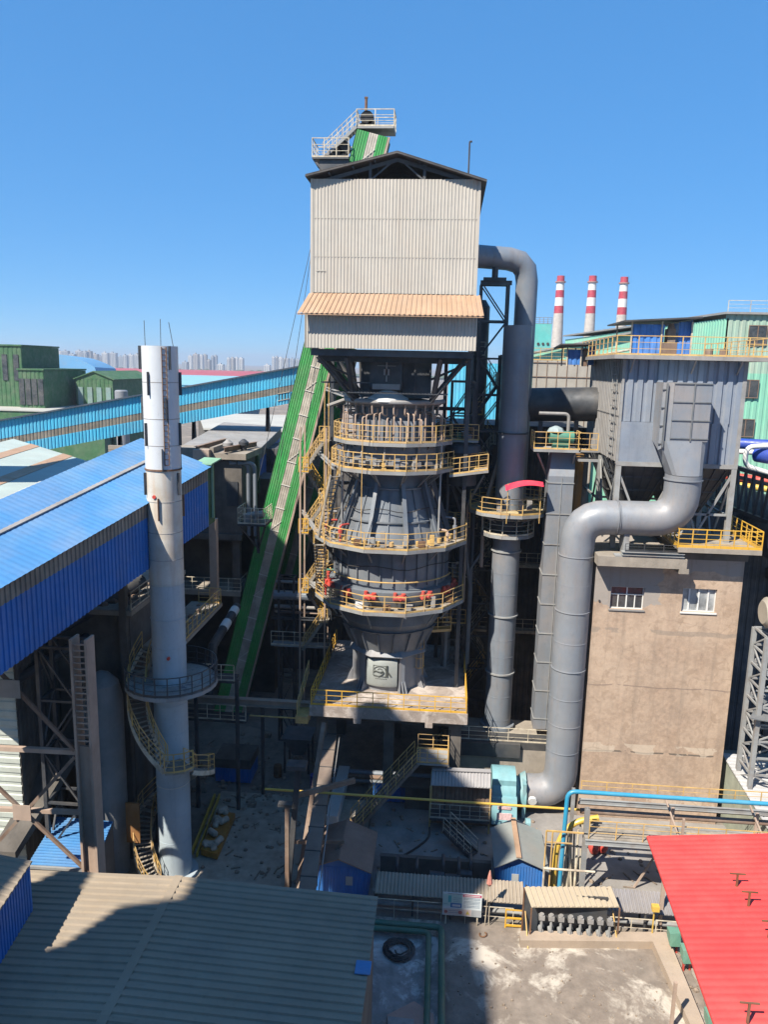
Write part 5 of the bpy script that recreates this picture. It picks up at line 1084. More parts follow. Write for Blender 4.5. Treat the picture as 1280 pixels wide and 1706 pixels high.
bw = S('blue_banner', MB().box(at(985, 1402, y=45.5).x, at(1080, 1402, y=45.5).x, 45.5, 45.6, .3, 1.5), M('mottled_blue', (.03, .16, .42), .6, var=.3, dirt=(.5, .55, .6), dirta=.8, ds=1.6), 'mottled blue and white banner wall behind the pipe bridge', 'banner')
for i, (pxx, pyy, lab) in enumerate(((990, 1412, 'red ball float lying left of its twin below the pipe bridge'), (1004, 1410, 'red ball float lying right of its twin below the pipe bridge'))):
    q = at(pxx, pyy, z=.5); S('red_float', MB().lathe(q.x, q.y, [(.05, .1), (.25, .2), (.36, .45), (.36, .6), (.25, .85), (.05, .95)], 14).tube([(q.x - .1, q.y, .9), (q.x + .2, q.y, 1.1)], .08, 6), redm, lab, 'float', 'red floats')
# ================================================================== RED ROOF
rr_ = T('red_roof_shed', 'bright red corrugated sheet roof at the lower right edge with short vent posts', 'shed', (13, 25, 0))
za = 10.0; A = at(1078, 1392, z=za); B = at(1193, 1712, z=za); d = (B - A)
A2 = A; B2 = A + d * 1.5; rt = Vector((1, 0, -.0)) * 9
mb = MB(); mb.corr(A2, d * 1.5, rt + Vector((0, 0, .9)), .32, .016, (0, 0, 1)); mb.hexa([A2 - Vector((0, 0, .12)), B2 - Vector((0, 0, .12)), B2 + rt + Vector((0, 0, .78)), A2 + rt + Vector((0, 0, .78))][::-1], [A2 - Vector((0, 0, .01)), B2 - Vector((0, 0, .01)), B2 + rt + Vector((0, 0, .89)), A2 + rt + Vector((0, 0, .89))][::-1])
P('roof', mb, redroof, rr_)
for (px_, py_) in ((1124, 578 / 1), (1180, 668)): pass
for (px_, py_) in ((1227, 1479), (1247, 1510), (1281, 1560), (1246, 1699)):
    q = at(px_, py_, z=za + .35 * ((px_ - 1150) / 130)); P('vent_post', MB().beam((q.x, q.y, q.z - .1), (q.x, q.y, q.z + .62), .07).beam((q.x - .3, q.y, q.z + .62), (q.x + .3, q.y, q.z + .62), .05), rust, rr_)
for t_ in (.05, .5, .95):
    q = A.lerp(B, t_) + Vector((4.5, 0, 0)); P('post', MB().beam((q.x, q.y, 0), (q.x, q.y, za - .1), .16), pinkst, rr_)
q = at(1098, 1552, z=.06); P('post', MB().beam((q.x, q.y, .06), (q.x, q.y, 5.2), .18), pinkst, rr_)
P('portal_frame', MB().tube([(A.x - 3.3, 37.8, 0), (A.x - 3.3, 37.8, 3.6), (A.x - .6, 37.8, 3.6)], .06, 8), pale_rail, rr_)
# right edge: pale canopy, lattice trestle, cream tank
pc = T('pale_canopy', 'pale grey corrugated canopy roof at the right edge beside the brown building', 'canopy', (21, 50, 0))
za = 3.6; p_ = [at(1210, 1290, z=za + 1.2), at(1232, 1262, z=za + 1.6), at(1330, 1300, z=za + .4), at(1330, 1400, z=za - 1)]
mb = MB(); a = at(1206, 1262, y=50); mb.corr((19.6, 50.5, 4.5), (0, -8.5, -.6), (12, 0, -.6), .4, .05, (0, 0, 1), .05); P('roof', mb, M('white_sheet', (.5, .5, .5), .6, var=.12, dirt=(.36, .34, .3), dirta=.4), pc)
P('wall', MB().hexa([(19.7, 42.2, 0), (31, 42.2, 0), (31, 50.4, 0), (19.7, 50.4, 0)], [(19.7, 42.2, 3.7), (31, 42.2, 3.2), (31, 50.4, 3.8), (19.7, 50.4, 4.3)]), M('green_stained', (.33, .36, .28), .9, var=.25, streak=.6), pc)
lt = T('lattice_trestle', 'pale lattice trestle column carrying a cream tank at the right edge', 'trestle', (22, 47, 0))
q = at(1277, 1150, y=46.5)
P('frame', lattice(MB(), q.x - .3, q.x + 2.2, 46.5, 48.5, 4, at(1262, 1062, y=46.5).z, 9, .26, .09), chan, lt)
qt = at(1288, 1024, y=46.5)
P('tank', MB().tube([(qt.x - .45, 46.9, qt.z), (qt.x - .2, 46.9, qt.z), (qt.x + 4, 47.5, qt.z)], [.7, .95, .95], 20), M('cream_tank', (.36, .32, .26), .5, var=.12), lt)
P('tie_plate', MB().slab([(19.3, 46, 9.2), (27, 44.5, 8.9), (27, 48.5, 9.2), (21.5, 49.5, 9.4)], .08), steel_grey, lt)
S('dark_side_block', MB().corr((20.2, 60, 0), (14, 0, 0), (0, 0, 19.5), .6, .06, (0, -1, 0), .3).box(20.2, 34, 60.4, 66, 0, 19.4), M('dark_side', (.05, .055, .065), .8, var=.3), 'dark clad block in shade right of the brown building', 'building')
dbw = T('dark_belt_bridge', 'dark sloping truss belt bridge with a huge black pipe at the right edge', 'belt bridge', (24, 62, 0))
a = at(1195, 770, y=64); b = at(1300, 800, y=56)
mb = MB(); mb.beam(a, b, .3, .3); a2 = a - Vector((0, 0, 3.2)); b2 = b - Vector((0, 0, 3.2)); mb.beam(a2, b2, .3, .3)
for i in range(8): u0 = a.lerp(b, i / 8); u1 = a.lerp(b, (i + .5) / 8); u2 = a.lerp(b, (i + 1) / 8); D = Vector((0, 0, -3.2)); mb.beam(u0, u1 + D, .16); mb.beam(u1 + D, u2, .16)
P('truss', mb, steel, dbw)
P('black_pipe', MB().tube([at(1180, 830, y=72), at(1330, 900, y=56)], 2.2, 28), M('black_pipe', (.03, .035, .045), .5, var=.2), dbw)
P('lower_truss', MB().beam(at(1180, 880, y=70), at(1330, 990, y=56), .4, .8).beam(at(1200, 940, y=68), at(1330, 1020, y=56), .3, .5).tube([at(1180, 1120, y=66), at(1330, 1170, y=56)], .25, 8), steel, dbw)
P('leg', MB().beam((26.5, 60, 0), (26.5, 60, 17), .5).beam((24.5, 68, 0), (24.5, 68, 17), .5), steel, dbw)
pipes = [((1150, 735), (1290, 742), .45, pipedblue, 'thick dark blue pipe, topmost of the pipes beside the mint building', 70), ((1262, 757), (1330, 768), .62, pipedblue, 'short thick blue pipe entering from the right edge below the topmost blue one', 64),
         ((1150, 748), (1300, 756), .22, white, 'thin white pipe just under the topmost dark blue pipe', 69), ((1150, 762), (1300, 795), .2, chan, 'thin grey sloping pipe above the dark truss at the right edge', 66), ((1150, 775), (1300, 812), .16, brownst, 'thin brown sloping pipe above the dark truss at the right edge', 66),
         ((1150, 785), (1300, 805), .42, redm, 'red pipe seen through the dark truss at the right edge', 76), ((1150, 797), (1300, 818), .3, pipeyel, 'yellow pipe under the red pipe at the right edge', 75), ((1150, 808), (1300, 850), .62, pipeblue, 'blue pipe, lowest of the coloured pipes at the right edge', 74)]
for (a, b, r_, m_, lab, yy) in pipes: S('process_pipe', MB().tube([at(*a, y=yy), at(*b, y=yy - 3)], r_, 14), m_, lab, 'pipe', 'coloured pipes at the right edge')
a = at(1243, 757, y=63); S('white_loop_pipe', MB().bend([a + Vector((4, 0, .9)), a + Vector((0, 0, .6)), a + Vector((0, 0, -.9)), a + Vector((4, -1, -2))], .2, .6, 10), white, 'white looping pipe end in front of the coloured pipes', 'pipe')
# ================================================================== FOREGROUND LEFT ROOFS
tr = T('large_tan_shed', 'large tan ribbed sheet roof filling the lower left foreground, mostly in shade', 'shed', (-9, 25, 0))
zr = 8.0; pA = at(620, 1500, z=zr); pB = at(350, 1468, z=zr); pC = at(60, 1478, z=zr)
xr = -2.15; ymax = 28.9
mb = MB(); X0 = -26; Y0 = 14
ridge_x = -10.8
mb.corr((ridge_x, Y0, 8.15), (0, ymax - Y0, 0), (xr - ridge_x, 0, -.25), .36, .06, (0, 0, 1)); mb.corr((X0, Y0, 7.6), (0, ymax - Y0, 0), (ridge_x - X0, 0, .55), .36, .06, (0, 0, 1))
P('roof', mb, tanroof, tr)
mb = MB(); mb.beam((ridge_x, Y0, 8.2), (ridge_x, ymax, 8.2), .35, .03); P('ridge_cap', mb, tanroof, tr)
mb = MB(); mb.hexa([(X0, Y0, 0), (xr - .15, Y0, 0), (xr - .15, ymax - .1, 0), (X0, ymax - .1, 0)], [(X0, Y0, 7.5), (xr - .15, Y0, 7.8), (xr - .15, ymax - .1, 7.8), (X0, ymax - .1, 7.5)]); P('wall', mb, concd, tr)
q = at(605, 1612, z=7.97); P('patch', MB().box(q.x - .28, q.x + .3, q.y - .35, q.y + .3, 7.99, 8.03), blueroof, tr, 'blue patch on the tan roof')
ss = T('small_corner_shed', 'small shed with a weathered tan roof and blue wall in the lower left corner', 'shed', (-18, 24, 8))
zc = 10.3; p_ = [at(-120, 1560, z=zc), at(-2, 1524, z=zc), at(54, 1434, z=zc + .1), at(-60, 1420, z=zc + .1)]
p_ = [at(-10, 1530, z=zc), at(54, 1434, z=zc), at(-70, 1424, z=zc + .5), at(-160, 1500, z=zc + .5)]
mb = MB(); mb.corr(p_[0], p_[1] - p_[0], p_[3] - p_[0], .35, .04, (0, 0, 1), .04); P('roof', mb, tanroof, ss)
dn_ = Vector((0, 0, -2.1)); mb = MB(); i_ = Vector((-.12, 0, -.06)); mb.corr(p_[0] + i_ - (p_[1] - p_[0]) * .6, (p_[1] - p_[0]) * 1.58, dn_, .22, .04, (1, -.3, 0), .08); mb.hexa([p_[1] + i_ + dn_ + Vector((0, -.1, 0)), p_[1] + i_ + dn_ + Vector((-5, -.1, 0)), p_[1] + i_ + dn_ + Vector((-5, 0, 0)), p_[1] + i_ + dn_], [p_[1] + i_ + Vector((0, -.1, 0)), p_[1] + i_ + Vector((-5, -.1, 0)), p_[1] + i_ + Vector((-5, 0, 0)), p_[1] + i_]); P('wall', mb, blue, ss)
# ------------------------------------------------ near steel bents and long box duct
bt = T('steel_bent', 'dark steel bent with twin legs left of the long brown box duct', 'support', (-8, 39, 0))
a = at(488, 1278, y=39.2)
P('leg', MB().ibeam((a.x - .3, 39.2, 0), (a.x + .25, 39.6, a.z - .1), .3, .3, .05), steel, bt); P('leg', MB().ibeam((a.x - .2, 38.6, 0), (a.x - .2, 38.6, a.z - 2.0), .22, .22, .05), brownst, bt)
P('leg', MB().ibeam((a.x + .3, 38.8, 0), (a.x + 1.0, 44, 8.2), .25, .25, .05), brownst, bt); P('cap', MB().box(a.x - .35, a.x + .75, 39.0, 39.8, a.z - .1, a.z + .15).box(a.x - .7, a.x + .1, 38.4, 38.8, a.z - 2, a.z - 1.85), steel, bt)
P('cross_beam', MB().beam((a.x - .2, 39.4, 3), (a.x + 2.9, 39.8, 3), .16, .2).beam((a.x + .1, 40, 5.6), (a.x + 3.2, 42, 5.6), .2, .3).beam((a.x + 2.8, 39.7, 3), (a.x + .5, 39.5, .2), .1), brownst, bt)
bd = T('box_duct', 'long brown box duct sloping from the dark yard down to the tan roof edge', 'duct', (-7, 42, 0))
z1 = 4.6; z0 = 3.4; A = at(551, 1228, z=z1); B = at(511, 1490, z=z0); B = A + (B - A) * 1.0
mb = MB(); mb.beam(A, B, .85, .5); P('casing', mb, M('duct_brown', (.20, .15, .12), .7, var=.2, dirt=(.3, .25, .2), dirta=.4), bd)
mb = MB()
for i in range(8): p = A.lerp(B, i / 7.5); mb.beam(p + Vector((-.46, 0, 0)), p + Vector((.46, 0, 0)), .06, .56)
P('flange', mb, steel, bd)
P('strip', MB().beam(A + Vector((.62, 0, .1)), B + Vector((.62, 0, .1)), .05, .1), chan, bd)
for t in (.3, .75): p = A.lerp(B, t); P('post', MB().beam((p.x, p.y, 0), (p.x, p.y, p.z - .3), .2), steel, bd)
# pale wall stub by the duct
S('pale_wall', MB().box(-7.0, -6.2, 45.5, 52, 0, .9), dustw, 'white dusted low wall strip running beside the brown box duct', 'wall')
# orange truck-like trays on the road
ty = T('orange_tray', 'orange loading tray with pale bags lying on the sunlit road', 'tray', (-12, 42, 0))
q = [at(335, 1420, z=.3), at(362, 1428, z=.3), at(392, 1360, z=.3), at(362, 1355, z=.3)]
mb = MB(); mb.slab([p + Vector((0, 0, .25)) for p in q], .4); P('bed', mb, M('orange_bed', (.5, .22, .03), .6, var=.25, dirt=RUST, dirta=.5), ty)
bagm_ = M('bag_cloth', (.5, .42, .33), .9, var=.3, vs=2); random.seed(14)
for i in range(11):
    f_, g_ = random.random(), random.random(); c = q[0].lerp(q[3], f_).lerp(q[1].lerp(q[2], f_), .15 + .7 * g_); a_ = random.uniform(0, PI); d_ = Vector((math.cos(a_), math.sin(a_), 0)) * .38
    zz_ = c.z + .36 + .12 * (i % 2); c = Vector((c.x, c.y, zz_)); mb = MB(); mb.tube([c - d_, c - d_ * .8, c + d_ * .8, c + d_], [.08, .2, .21, .07], 8); P('bag', mb, bagm_, ty)
rl = S('yellow_rail_track', MB().beam(at(320, 1420, z=.3), at(358, 1325, z=.3), .12, .3).beam(at(328, 1424, z=.3), at(366, 1325, z=.3), .08, .3), pipeyel, 'pair of yellow and black rails beside the orange tray', 'rail')
# ================================================================== YARD
for k, (xa, xb, lab, roofmat, gx, yy) in enumerate(((at(518, 1490, z=0).x, at(613, 1490, z=0).x, 'small blue walled shed with a brown gable roof beside the long box duct', M('brown_sheet', (.235, .155, .12), .7, var=.15, dirt=(.3, .24, .2), dirta=.4), .5, 38.9), (at(828, 1490, z=0).x, at(903, 1490, z=0).x, 'small blue walled shed with a grey gable roof and tan ridge near the fan', M('grey_green_sheet', (.28, .31, .30), .6, var=.12, dirt=(.34, .3, .26), dirta=.4), .42, 40.2))):
    t = T('small_gable_shed', lab, 'shed', ((xa + xb) / 2, yy + 1.5, 0)); h = 1.9; xm = xa + (xb - xa) * gx; rz = 2.6; yb = yy + 3.4
    mb = MB(); mb.corr((xa, yy, .05), (xb - xa, 0, 0), (0, 0, h), .16, .03, (0, -1, 0), .05); mb.corr((xb, yy, .05), (0, 3.4, 0), (0, 0, h), .16, .03, (1, 0, 0), .05); mb.corr((xa, yb, .05), (0, -3.4, 0), (0, 0, h), .16, .03, (-1, 0, 0), .05)
    mb.add([(xa, yy + .01, h + .05), (xb, yy + .01, h + .05), (xm, yy + .01, rz)], [(0, 1, 2)]); mb.add([(xa, yb, h + .05), (xb, yb, h + .05), (xm, yb, rz)], [(2, 1, 0)]); P('wall', mb, blue, t)
    mb = MB()
    for s, xe in ((-1, xa - .25), (1, xb + .25)):
        lowz = h - .02; P0 = Vector((xm, yy - .3, rz + .08)); mb.hexa([Vector((xm, yy - .3, rz + .02)), Vector((xe, yy - .3, lowz)), Vector((xe, yb + .2, lowz)), Vector((xm, yb + .2, rz + .02))][::s], [Vector((xm, yy - .3, rz + .08)), Vector((xe, yy - .3, lowz + .06)), Vector((xe, yb + .2, lowz + .06)), Vector((xm, yb + .2, rz + .08))][::s])
    P('roof', mb, roofmat, t); 
    P('ridge_cap', MB().beam((xm, yy - .32, rz + .11), (xm, yb + .22, rz + .11), .3 if k else .1, .04), tanclad if k else roofmat, t)
    P('window', MB().box(xa + (xb - xa) * (.62 if k == 0 else .3), xa + (xb - xa) * (.62 if k == 0 else .3) + .4, yy - .06, yy - .035, .9, 1.45), M('dusty_pane_%d' % k, (.4, .42, .42), .3), t)
# dark pit wall and pumps behind the pipe alley
S('pit_wall', MB().box(-3.0, 3.6, 41.3, 41.6, 0, 1.2).box(-3.0, 3.6, 38.9, 41.29, .06, .12), concd, 'low dark pit wall with a ragged top behind the corrugated pipe cover', 'wall')
random.seed(4)
for i, (px_, py_) in enumerate(((649, 1462), (682, 1465), (726, 1460), (752, 1465), (772, 1458))):
    q = at(px_, py_, z=.5); mb = MB()
    mb.tube([(q.x - .35, q.y, .6), (q.x + .3, q.y, .6)], .25, 12); mb.tube([(q.x + .3, q.y, .6), (q.x + .5, q.y, .6)], .34, 12); mb.bend([(q.x + .42, q.y, .6), (q.x + .42, q.y, 1.4), (q.x + .42, q.y + .8, 1.4)], .1, .25, 8); mb.box(q.x - .45, q.x + .55, q.y - .28, q.y + .28, .1, .3)
    S('pump', mb, steel, 'small dark pump in the pit, ' + ['leftmost of five', 'second from the left', 'middle one of five', 'fourth from the left', 'rightmost of five'][i], 'pump', 'pumps in the dark pit')
S('black_hose', MB().bend([at(643, 1440, z=.15), at(690, 1415, z=.15), at(716, 1395, z=.15), at(716, 1370, z=.4)], .06, .6, 7).bend([at(740, 1440, z=.15), at(750, 1432, z=.15), at(800, 1440, z=.15), at(812, 1445, z=.15)], .06, .4, 7), black, 'black hoses trailing over the dark pavement', 'hose')
# corrugated alley cover
al = T('pipe_alley_cover', 'long tan corrugated cover over the pipe alley behind the yard', 'roof cover', (2, 38.6, 0))
for i, (a, b) in enumerate(((622, 735), (735, 875), (1010, 1180))):
    xa = at(a, 1500, z=1.6).x; xb = at(b, 1500, z=1.6).x
    mb = MB(); mb.corr((xa, 37.75, 1.35), (xb - xa, 0, 0), (0, 1.25, .45), .2, .06, (0, -.4, 1), .02); P('sheet', mb, M('alley_sheet_%d' % i, (.36, .30, .23) if i < 2 else (.26, .25, .26), .65, var=.15, dirt=(.22, .18, .14), dirta=.4), al)
for i in range(9): x = -3 + i * 2.1; P('post', MB().beam((x, 37.9, 0), (x, 37.9, 1.35), .1).beam((x, 38.9, 0), (x, 38.9, 1.7), .1), steel, al)
P('duct_pipe', MB().tube([(-3.2, 38.2, .5), (15, 38.2, .5)], .16, 10).tube([(-3.2, 38.6, .9), (15, 38.6, .9)], .12, 10), chan, al)
yr = T('yard_guardrail', 'thin guardrail with yellow and white bars along the back of the yard', 'guardrail', (2, 37.6, 0))
P('railing', MB().rail([(-3.2, 37.55, .06), (4.6, 37.55, .06)], 1.15, 1.35, .022, mid=1, toe=0).rail([(9.6, 37.55, .06), (13.5, 37.55, .06)], 1.1, 1.3, .026, mid=1, toe=0), pale_rail, yr)
P('yellow_bar', MB().beam((4.2, 37.5, .06), (4.2, 37.5, 1.2), .07).beam((4.2, 37.5, 1.15), (5.4, 37.5, 1.15), .06).beam((4.2, 37.5, .65), (5.4, 37.5, .65), .08).beam((4.2, 37.5, .2), (5.4, 37.5, .2), .08), yellow_bright, yr)
# notice board
nb = T('notice_board', 'blue and white notice board with a pink header fixed to the yard guardrail', 'notice board', (1.4, 37.4, 0))
NA = at(737, 1523, y=37.35); NBp = at(802, 1524, y=37.35); zt = at(770, 1488, y=37.35).z; x0, x1, z0, z1 = NA.x, NBp.x, NA.z, zt
W_ = x1 - x0; H_ = z1 - z0
P('panel', MB().box(x0, x1, 37.35, 37.39, z0, z1), M('board_white', (.62, .68, .70), .5, var=.05), nb)
def rc_(u0, u1, v0, v1, m, nm, d=.004): return P(nm, MB().box(x0 + W_ * u0, x0 + W_ * u1, 37.35 - d, 37.3495, z0 + H_ * v0, z0 + H_ * v1), m, nb)
fc = lambda n_, c_: M(n_, c_, .5, var=.03)
rc_(.51, .99, .86, .97, fc('b_pink', (.55, .08, .16)), 'header'); rc_(.01, .5, .42, .93, fc('b_cyan', (.42, .62, .60)), 'chart_field')
rc_(.14, .22, .58, .88, fc('b_teal', (.06, .42, .44)), 'chart_column', .006); rc_(.20, .49, .36, .56, fc('b_blue', (.02, .16, .42)), 'title_field', .006)
rc_(.03, .74, .02, .30, fc('b_pale', (.66, .52, .47)), 'warning_field'); rc_(.75, .99, .02, .30, fc('b_grey', (.36, .38, .40)), 'grey_field')
mb = MB(); mb.add([(x0 + W_ * .60, 37.34, z0 + H_ * .09), (x0 + W_ * .70, 37.34, z0 + H_ * .09), (x0 + W_ * .65, 37.34, z0 + H_ * .25)], [(0, 1, 2)]); P('warning_triangle', mb, fc('b_yel', (.6, .42, .05)), nb)
mb = MB(); mb.tube([(x0 + W_ * .09, 37.342, z0 + H_ * .16), (x0 + W_ * .09, 37.338, z0 + H_ * .16)], H_ * .07, 14); mb.tube([(x0 + W_ * .46, 37.342, z0 + H_ * .16), (x0 + W_ * .46, 37.338, z0 + H_ * .16)], H_ * .08, 14); P('warning_disc', mb, fc('b_red', (.5, .12, .1)), nb)
random.seed(6); mb = MB()      # rows of unreadably small characters
def row(u0, u1, v, h, cw=.014):
    u = u0
    while u < u1:
        wd = cw * random.uniform(.6, 1); mb.box(x0 + W_ * u, x0 + W_ * (u + wd), 37.34, 37.3425, z0 + H_ * v, z0 + H_ * (v + h)); u += cw * 1.35
for v in (.80, .74, .66, .60, .54, .46, .40): row(.54, .95, v, .025)
row(.13, .49, .945, .03, .02); row(.02, .12, .5, .02); row(.28, .48, .62, .02); row(.28, .48, .7, .02); row(.28, .48, .78, .02); row(.15, .42, .2, .03); row(.15, .42, .12, .03)
P('small_print', mb, fc('b_ink', (.08, .16, .26)), nb)
mb = MB(); u = .25
while u < .46: mb.box(x0 + W_ * u, x0 + W_ * (u + .022), 37.336, 37.3395, z0 + H_ * .41, z0 + H_ * .5); u += .03
u = .56
while u < .95: mb.box(x0 + W_ * u, x0 + W_ * (u + .02), 37.336, 37.3395, z0 + H_ * .895, z0 + H_ * .94); u += .028
P('title_lettering', mb, white, nb)
P('post', MB().beam((x0 + .2, 37.45, .06), (x0 + .2, 37.45, z1), .07).beam((x1 - .2, 37.45, .06), (x1 - .2, 37.45, z1), .07), pale_rail, nb)
fl = T('flag_pole', 'thin leaning pole with a furled faded red flag beside the notice board', 'flag', (2.2, 37.3, 0))
a = at(808, 1540, z=.1); b = at(817, 1450, y=37.2)
P('pole', MB().tube([(a.x, a.y, .06), b], .03, 6), pale_rail, fl); P('cloth', MB().lathe(b.x, b.y, [(.03, b.z - .95), (.17, b.z - .75), (.12, b.z - .4), (.03, b.z)], 7), M('faded_red', (.55, .22, .17), .8, var=.3, vs=4), fl)
# green pipes and basin
ba = S('basin', MB().box(-3.2, .9, 24, 36.3, .07, .12), basinm, 'pale stained basin floor framed by green pipes', 'basin')
for k, (off, r_) in enumerate(((0, .17), (.42, .15))):
    xx = at(735 - k * 22, 1600, z=.4).x; S('green_pipe', MB().bend([(-3.3, 36.55 - off, .5), (xx, 36.55 - off, .5), (xx + .15, 20, .5)], r_, .35, 14), pipegreen, ['outer dark green pipe turning around the basin', 'inner dark green pipe turning around the basin'][k], 'pipe', 'green pipes round the basin')
q = at(665, 1584, z=.15); mb = MB()
for i in range(46):
    pass
pts = []; random.seed(8)
for i in range(300):
    t = i / 300; a = t * 2 * PI * 11; R2 = .50 + .32 * (i % 97) / 97 + .03 * math.sin(a * 2.7); pts.append((q.x + R2 * math.cos(a), q.y + R2 * math.sin(a), .2 + .12 * ((i * 7) % 50) / 50))
mb.tube(pts, .045, 6); mb.tube([(q.x - .2, q.y, .2), (q.x - .1, q.y - .25, .2), (q.x + .1, q.y - .3, .22), (q.x + .5, q.y - .05, .3)], .04, 6)
S('hose_coil', mb, black, 'coiled black hose lying on the pale basin floor', 'hose')
tri = T('lying_plate', 'pink brown sheet metal cover lying at the lower end of the basin', 'cover', (-.9, 31.5, 0))
a = [at(645, 1690, z=.5), at(652, 1730, z=.5), at(728, 1730, z=.5), at(722, 1688, z=.5), at(690, 1667, z=.5)]; P('plate', MB().slab(a, .3), M('pink_sheet', (.42, .27, .22), .7, var=.15), tri); P('pale_box', MB().hexa([at(648, 1730, z=.51), at(690, 1735, z=.51), at(690, 1697, z=.51), at(646, 1692, z=.51)], [at(648, 1730, z=.8), at(690, 1735, z=.8), at(690, 1697, z=.8), at(646, 1692, z=.8)]), baggrey, tri)
# curb around the yard
cbm = M('curb_tan', (.42, .33, .25), .85, var=.15, dirt=(.3, .24, .18), dirta=.4)
A = at(866, 1558, z=.5); B = at(1100, 1556, z=.5); C_ = at(1190, 1760, z=.5)
S('yard_curb', MB().slab([A, at(868, 1566, z=.5), at(1088, 1568, z=.5), at(1175, 1760, z=.5), at(1197, 1760, z=.5), at(1110, 1552, z=.5), at(868, 1550, z=.5)], .44), cbm, 'broad tan concrete curb bordering the stained yard on two sides', 'curb')
# valve row canopy
vc = T('valve_canopy', 'tan corrugated lean-to canopy over a row of valve stands at the back of the yard', 'canopy', (8, 38, 0))
c = [at(886, 1511, z=2.1), at(1033, 1511, z=2.1), at(1012, 1478, z=2.8), at(874, 1477, z=2.8)]
mb = MB(); mb.corr(c[0], c[1] - c[0], c[3] - c[0], .3, .05, (0, -.3, 1), .03); P('roof', mb, M('tan_lean_to', (.45, .37, .26), .6, var=.08), vc)
for p in (c[0], c[1], c[2], c[3]): P('post', MB().beam((p.x, p.y, .06), (p.x, p.y, p.z - .05), .08), rust, vc)
P('rear_wall', MB().box(c[3].x, c[2].x, c[3].y, c[3].y + .1, .06, 2.5), steel, vc)
P('stay', MB().beam(at(880, 1580, z=.06), at(874, 1500, y=37.6), .05).beam(at(1030, 1580, z=.06), at(1021, 1515, y=37.6), .05), yellow, vc)
for i in range(8):
    f = (i + .5) / 8; x = c[0].x + .35 + (c[1].x - c[0].x - .6) * f; y = c[0].y + .25
    t = T('valve_stand', 'pale valve stand under the canopy, ' + ['leftmost of the row', 'second in the row from the left', 'third in the row from the left', 'fourth in the row from the left', 'fourth in the row from the right', 'third in the row from the right', 'second in the row from the right', 'rightmost of the row'][i], 'valve', (x, y, 0), 'valve stands under the tan canopy')
    P('body', MB().tube([(x, y, .06), (x, y, 1.25)], .07, 8).tube([(x, y - .02, .55), (x, y + .3, .55)], .14, 10).box(x - .1, x + .1, y - .1, y + .1, .06, .3), chan, t)
    P('actuator', MB().box(x - .15, x + .15, y - .12, y + .12, 1.25, 1.5).tube([(x, y, 1.5), (x, y, 1.58)], .12, 10), baggrey, t)
# green motors by the curb
for i, (px_, py_) in enumerate(((1124, 1562), (1146, 1590), (1188, 1700))):
    q = at(px_, py_, z=1.0); t = T('green_gearbox', ['green gearbox motor beside the curb, nearest the canopy', 'green gearbox motor beside the curb, second from the canopy', 'green gearbox motor at the lower end of the curb'][i], 'motor', (q.x, q.y, 0), 'green gearbox motors by the curb')
    P('casing', MB().hexa([(q.x - .3, q.y - .35, .75), (q.x + .3, q.y - .25, .7), (q.x + .35, q.y + .35, .75), (q.x - .25, q.y + .4, .8)], [(q.x - .34, q.y - .3, 1.45), (q.x + .2, q.y - .25, 1.5), (q.x + .3, q.y + .3, 1.4), (q.x - .3, q.y + .4, 1.35)]), M('pale_green_%d' % i, (.14, .33, .24), .5, var=.15), t)
    P('stand', MB().beam((q.x - .15, q.y, .06), (q.x - .15, q.y, .75), .09).beam((q.x + .2, q.y + .1, .06), (q.x + .2, q.y + .1, .75), .09), redm, t)
for i, (px_, py_) in enumerate(((1160, 1560), (1185, 1612), (1208, 1660))):
    q = at(px_, py_, z=.6); t = T('ducted_blower', ['grey blower drum under the red roof edge, farthest one', 'grey blower drum under the red roof edge, middle one', 'grey blower drum under the red roof edge, nearest one'][i], 'blower', (q.x, q.y, 0), 'grey blower drums')
    P('drum', MB().tube([(q.x - .4, q.y, .7), (q.x + .6, q.y + .2, .7)], .5, 18), pipegrey, t); P('base', MB().lathe(q.x, q.y, [(.9, .06), (.9, .2), (.5, .22)], 18), conc, t)
for i, (p0_, p1_, lab) in enumerate((((1118, 1706), (1117, 1635), 'weathered brown post rising at the lower end of the yard'), ((1198, 1706), (1203, 1620), 'pale post under the red roof edge beside the blowers'), ((1213, 1706), (1213, 1660), 'short brown post beside the pale post under the red roof edge'))):
    a = at(p0_[0], p0_[1] + 8, z=.06); b = at(*p1_, y=a.y - (0)); b = Vector((a.x, a.y, max(.5, b.z))); S('post', MB().beam(a, b, .14), (pinkst, white, brownst)[i], lab, 'post')
q = at(1070, 1548, z=.06); lp_ = at(1068, 1480, y=q.y)
S('yellow_lamp_box', MB().box(at(1086, 1500, y=37.5).x, at(1098, 1500, y=37.5).x, 37.2, 37.5, 1.9, 2.2).beam((at(1091, 1500, y=37.5).x, 37.4, .06), (at(1091, 1500, y=37.5).x, 37.4, 1.9), .06), pipeyel, 'small yellow box on a thin post beside the faded roof column', 'box')
S('lifting_hook', MB().tube([at(805 + 6 * math.cos(t), 1556 + 4 * math.sin(t), z=.12) for t in [PI * i / 6 - 1 for i in range(10)]], .04, 6), rust, 'small rusty hook lying on the yard below the notice board', 'hook')
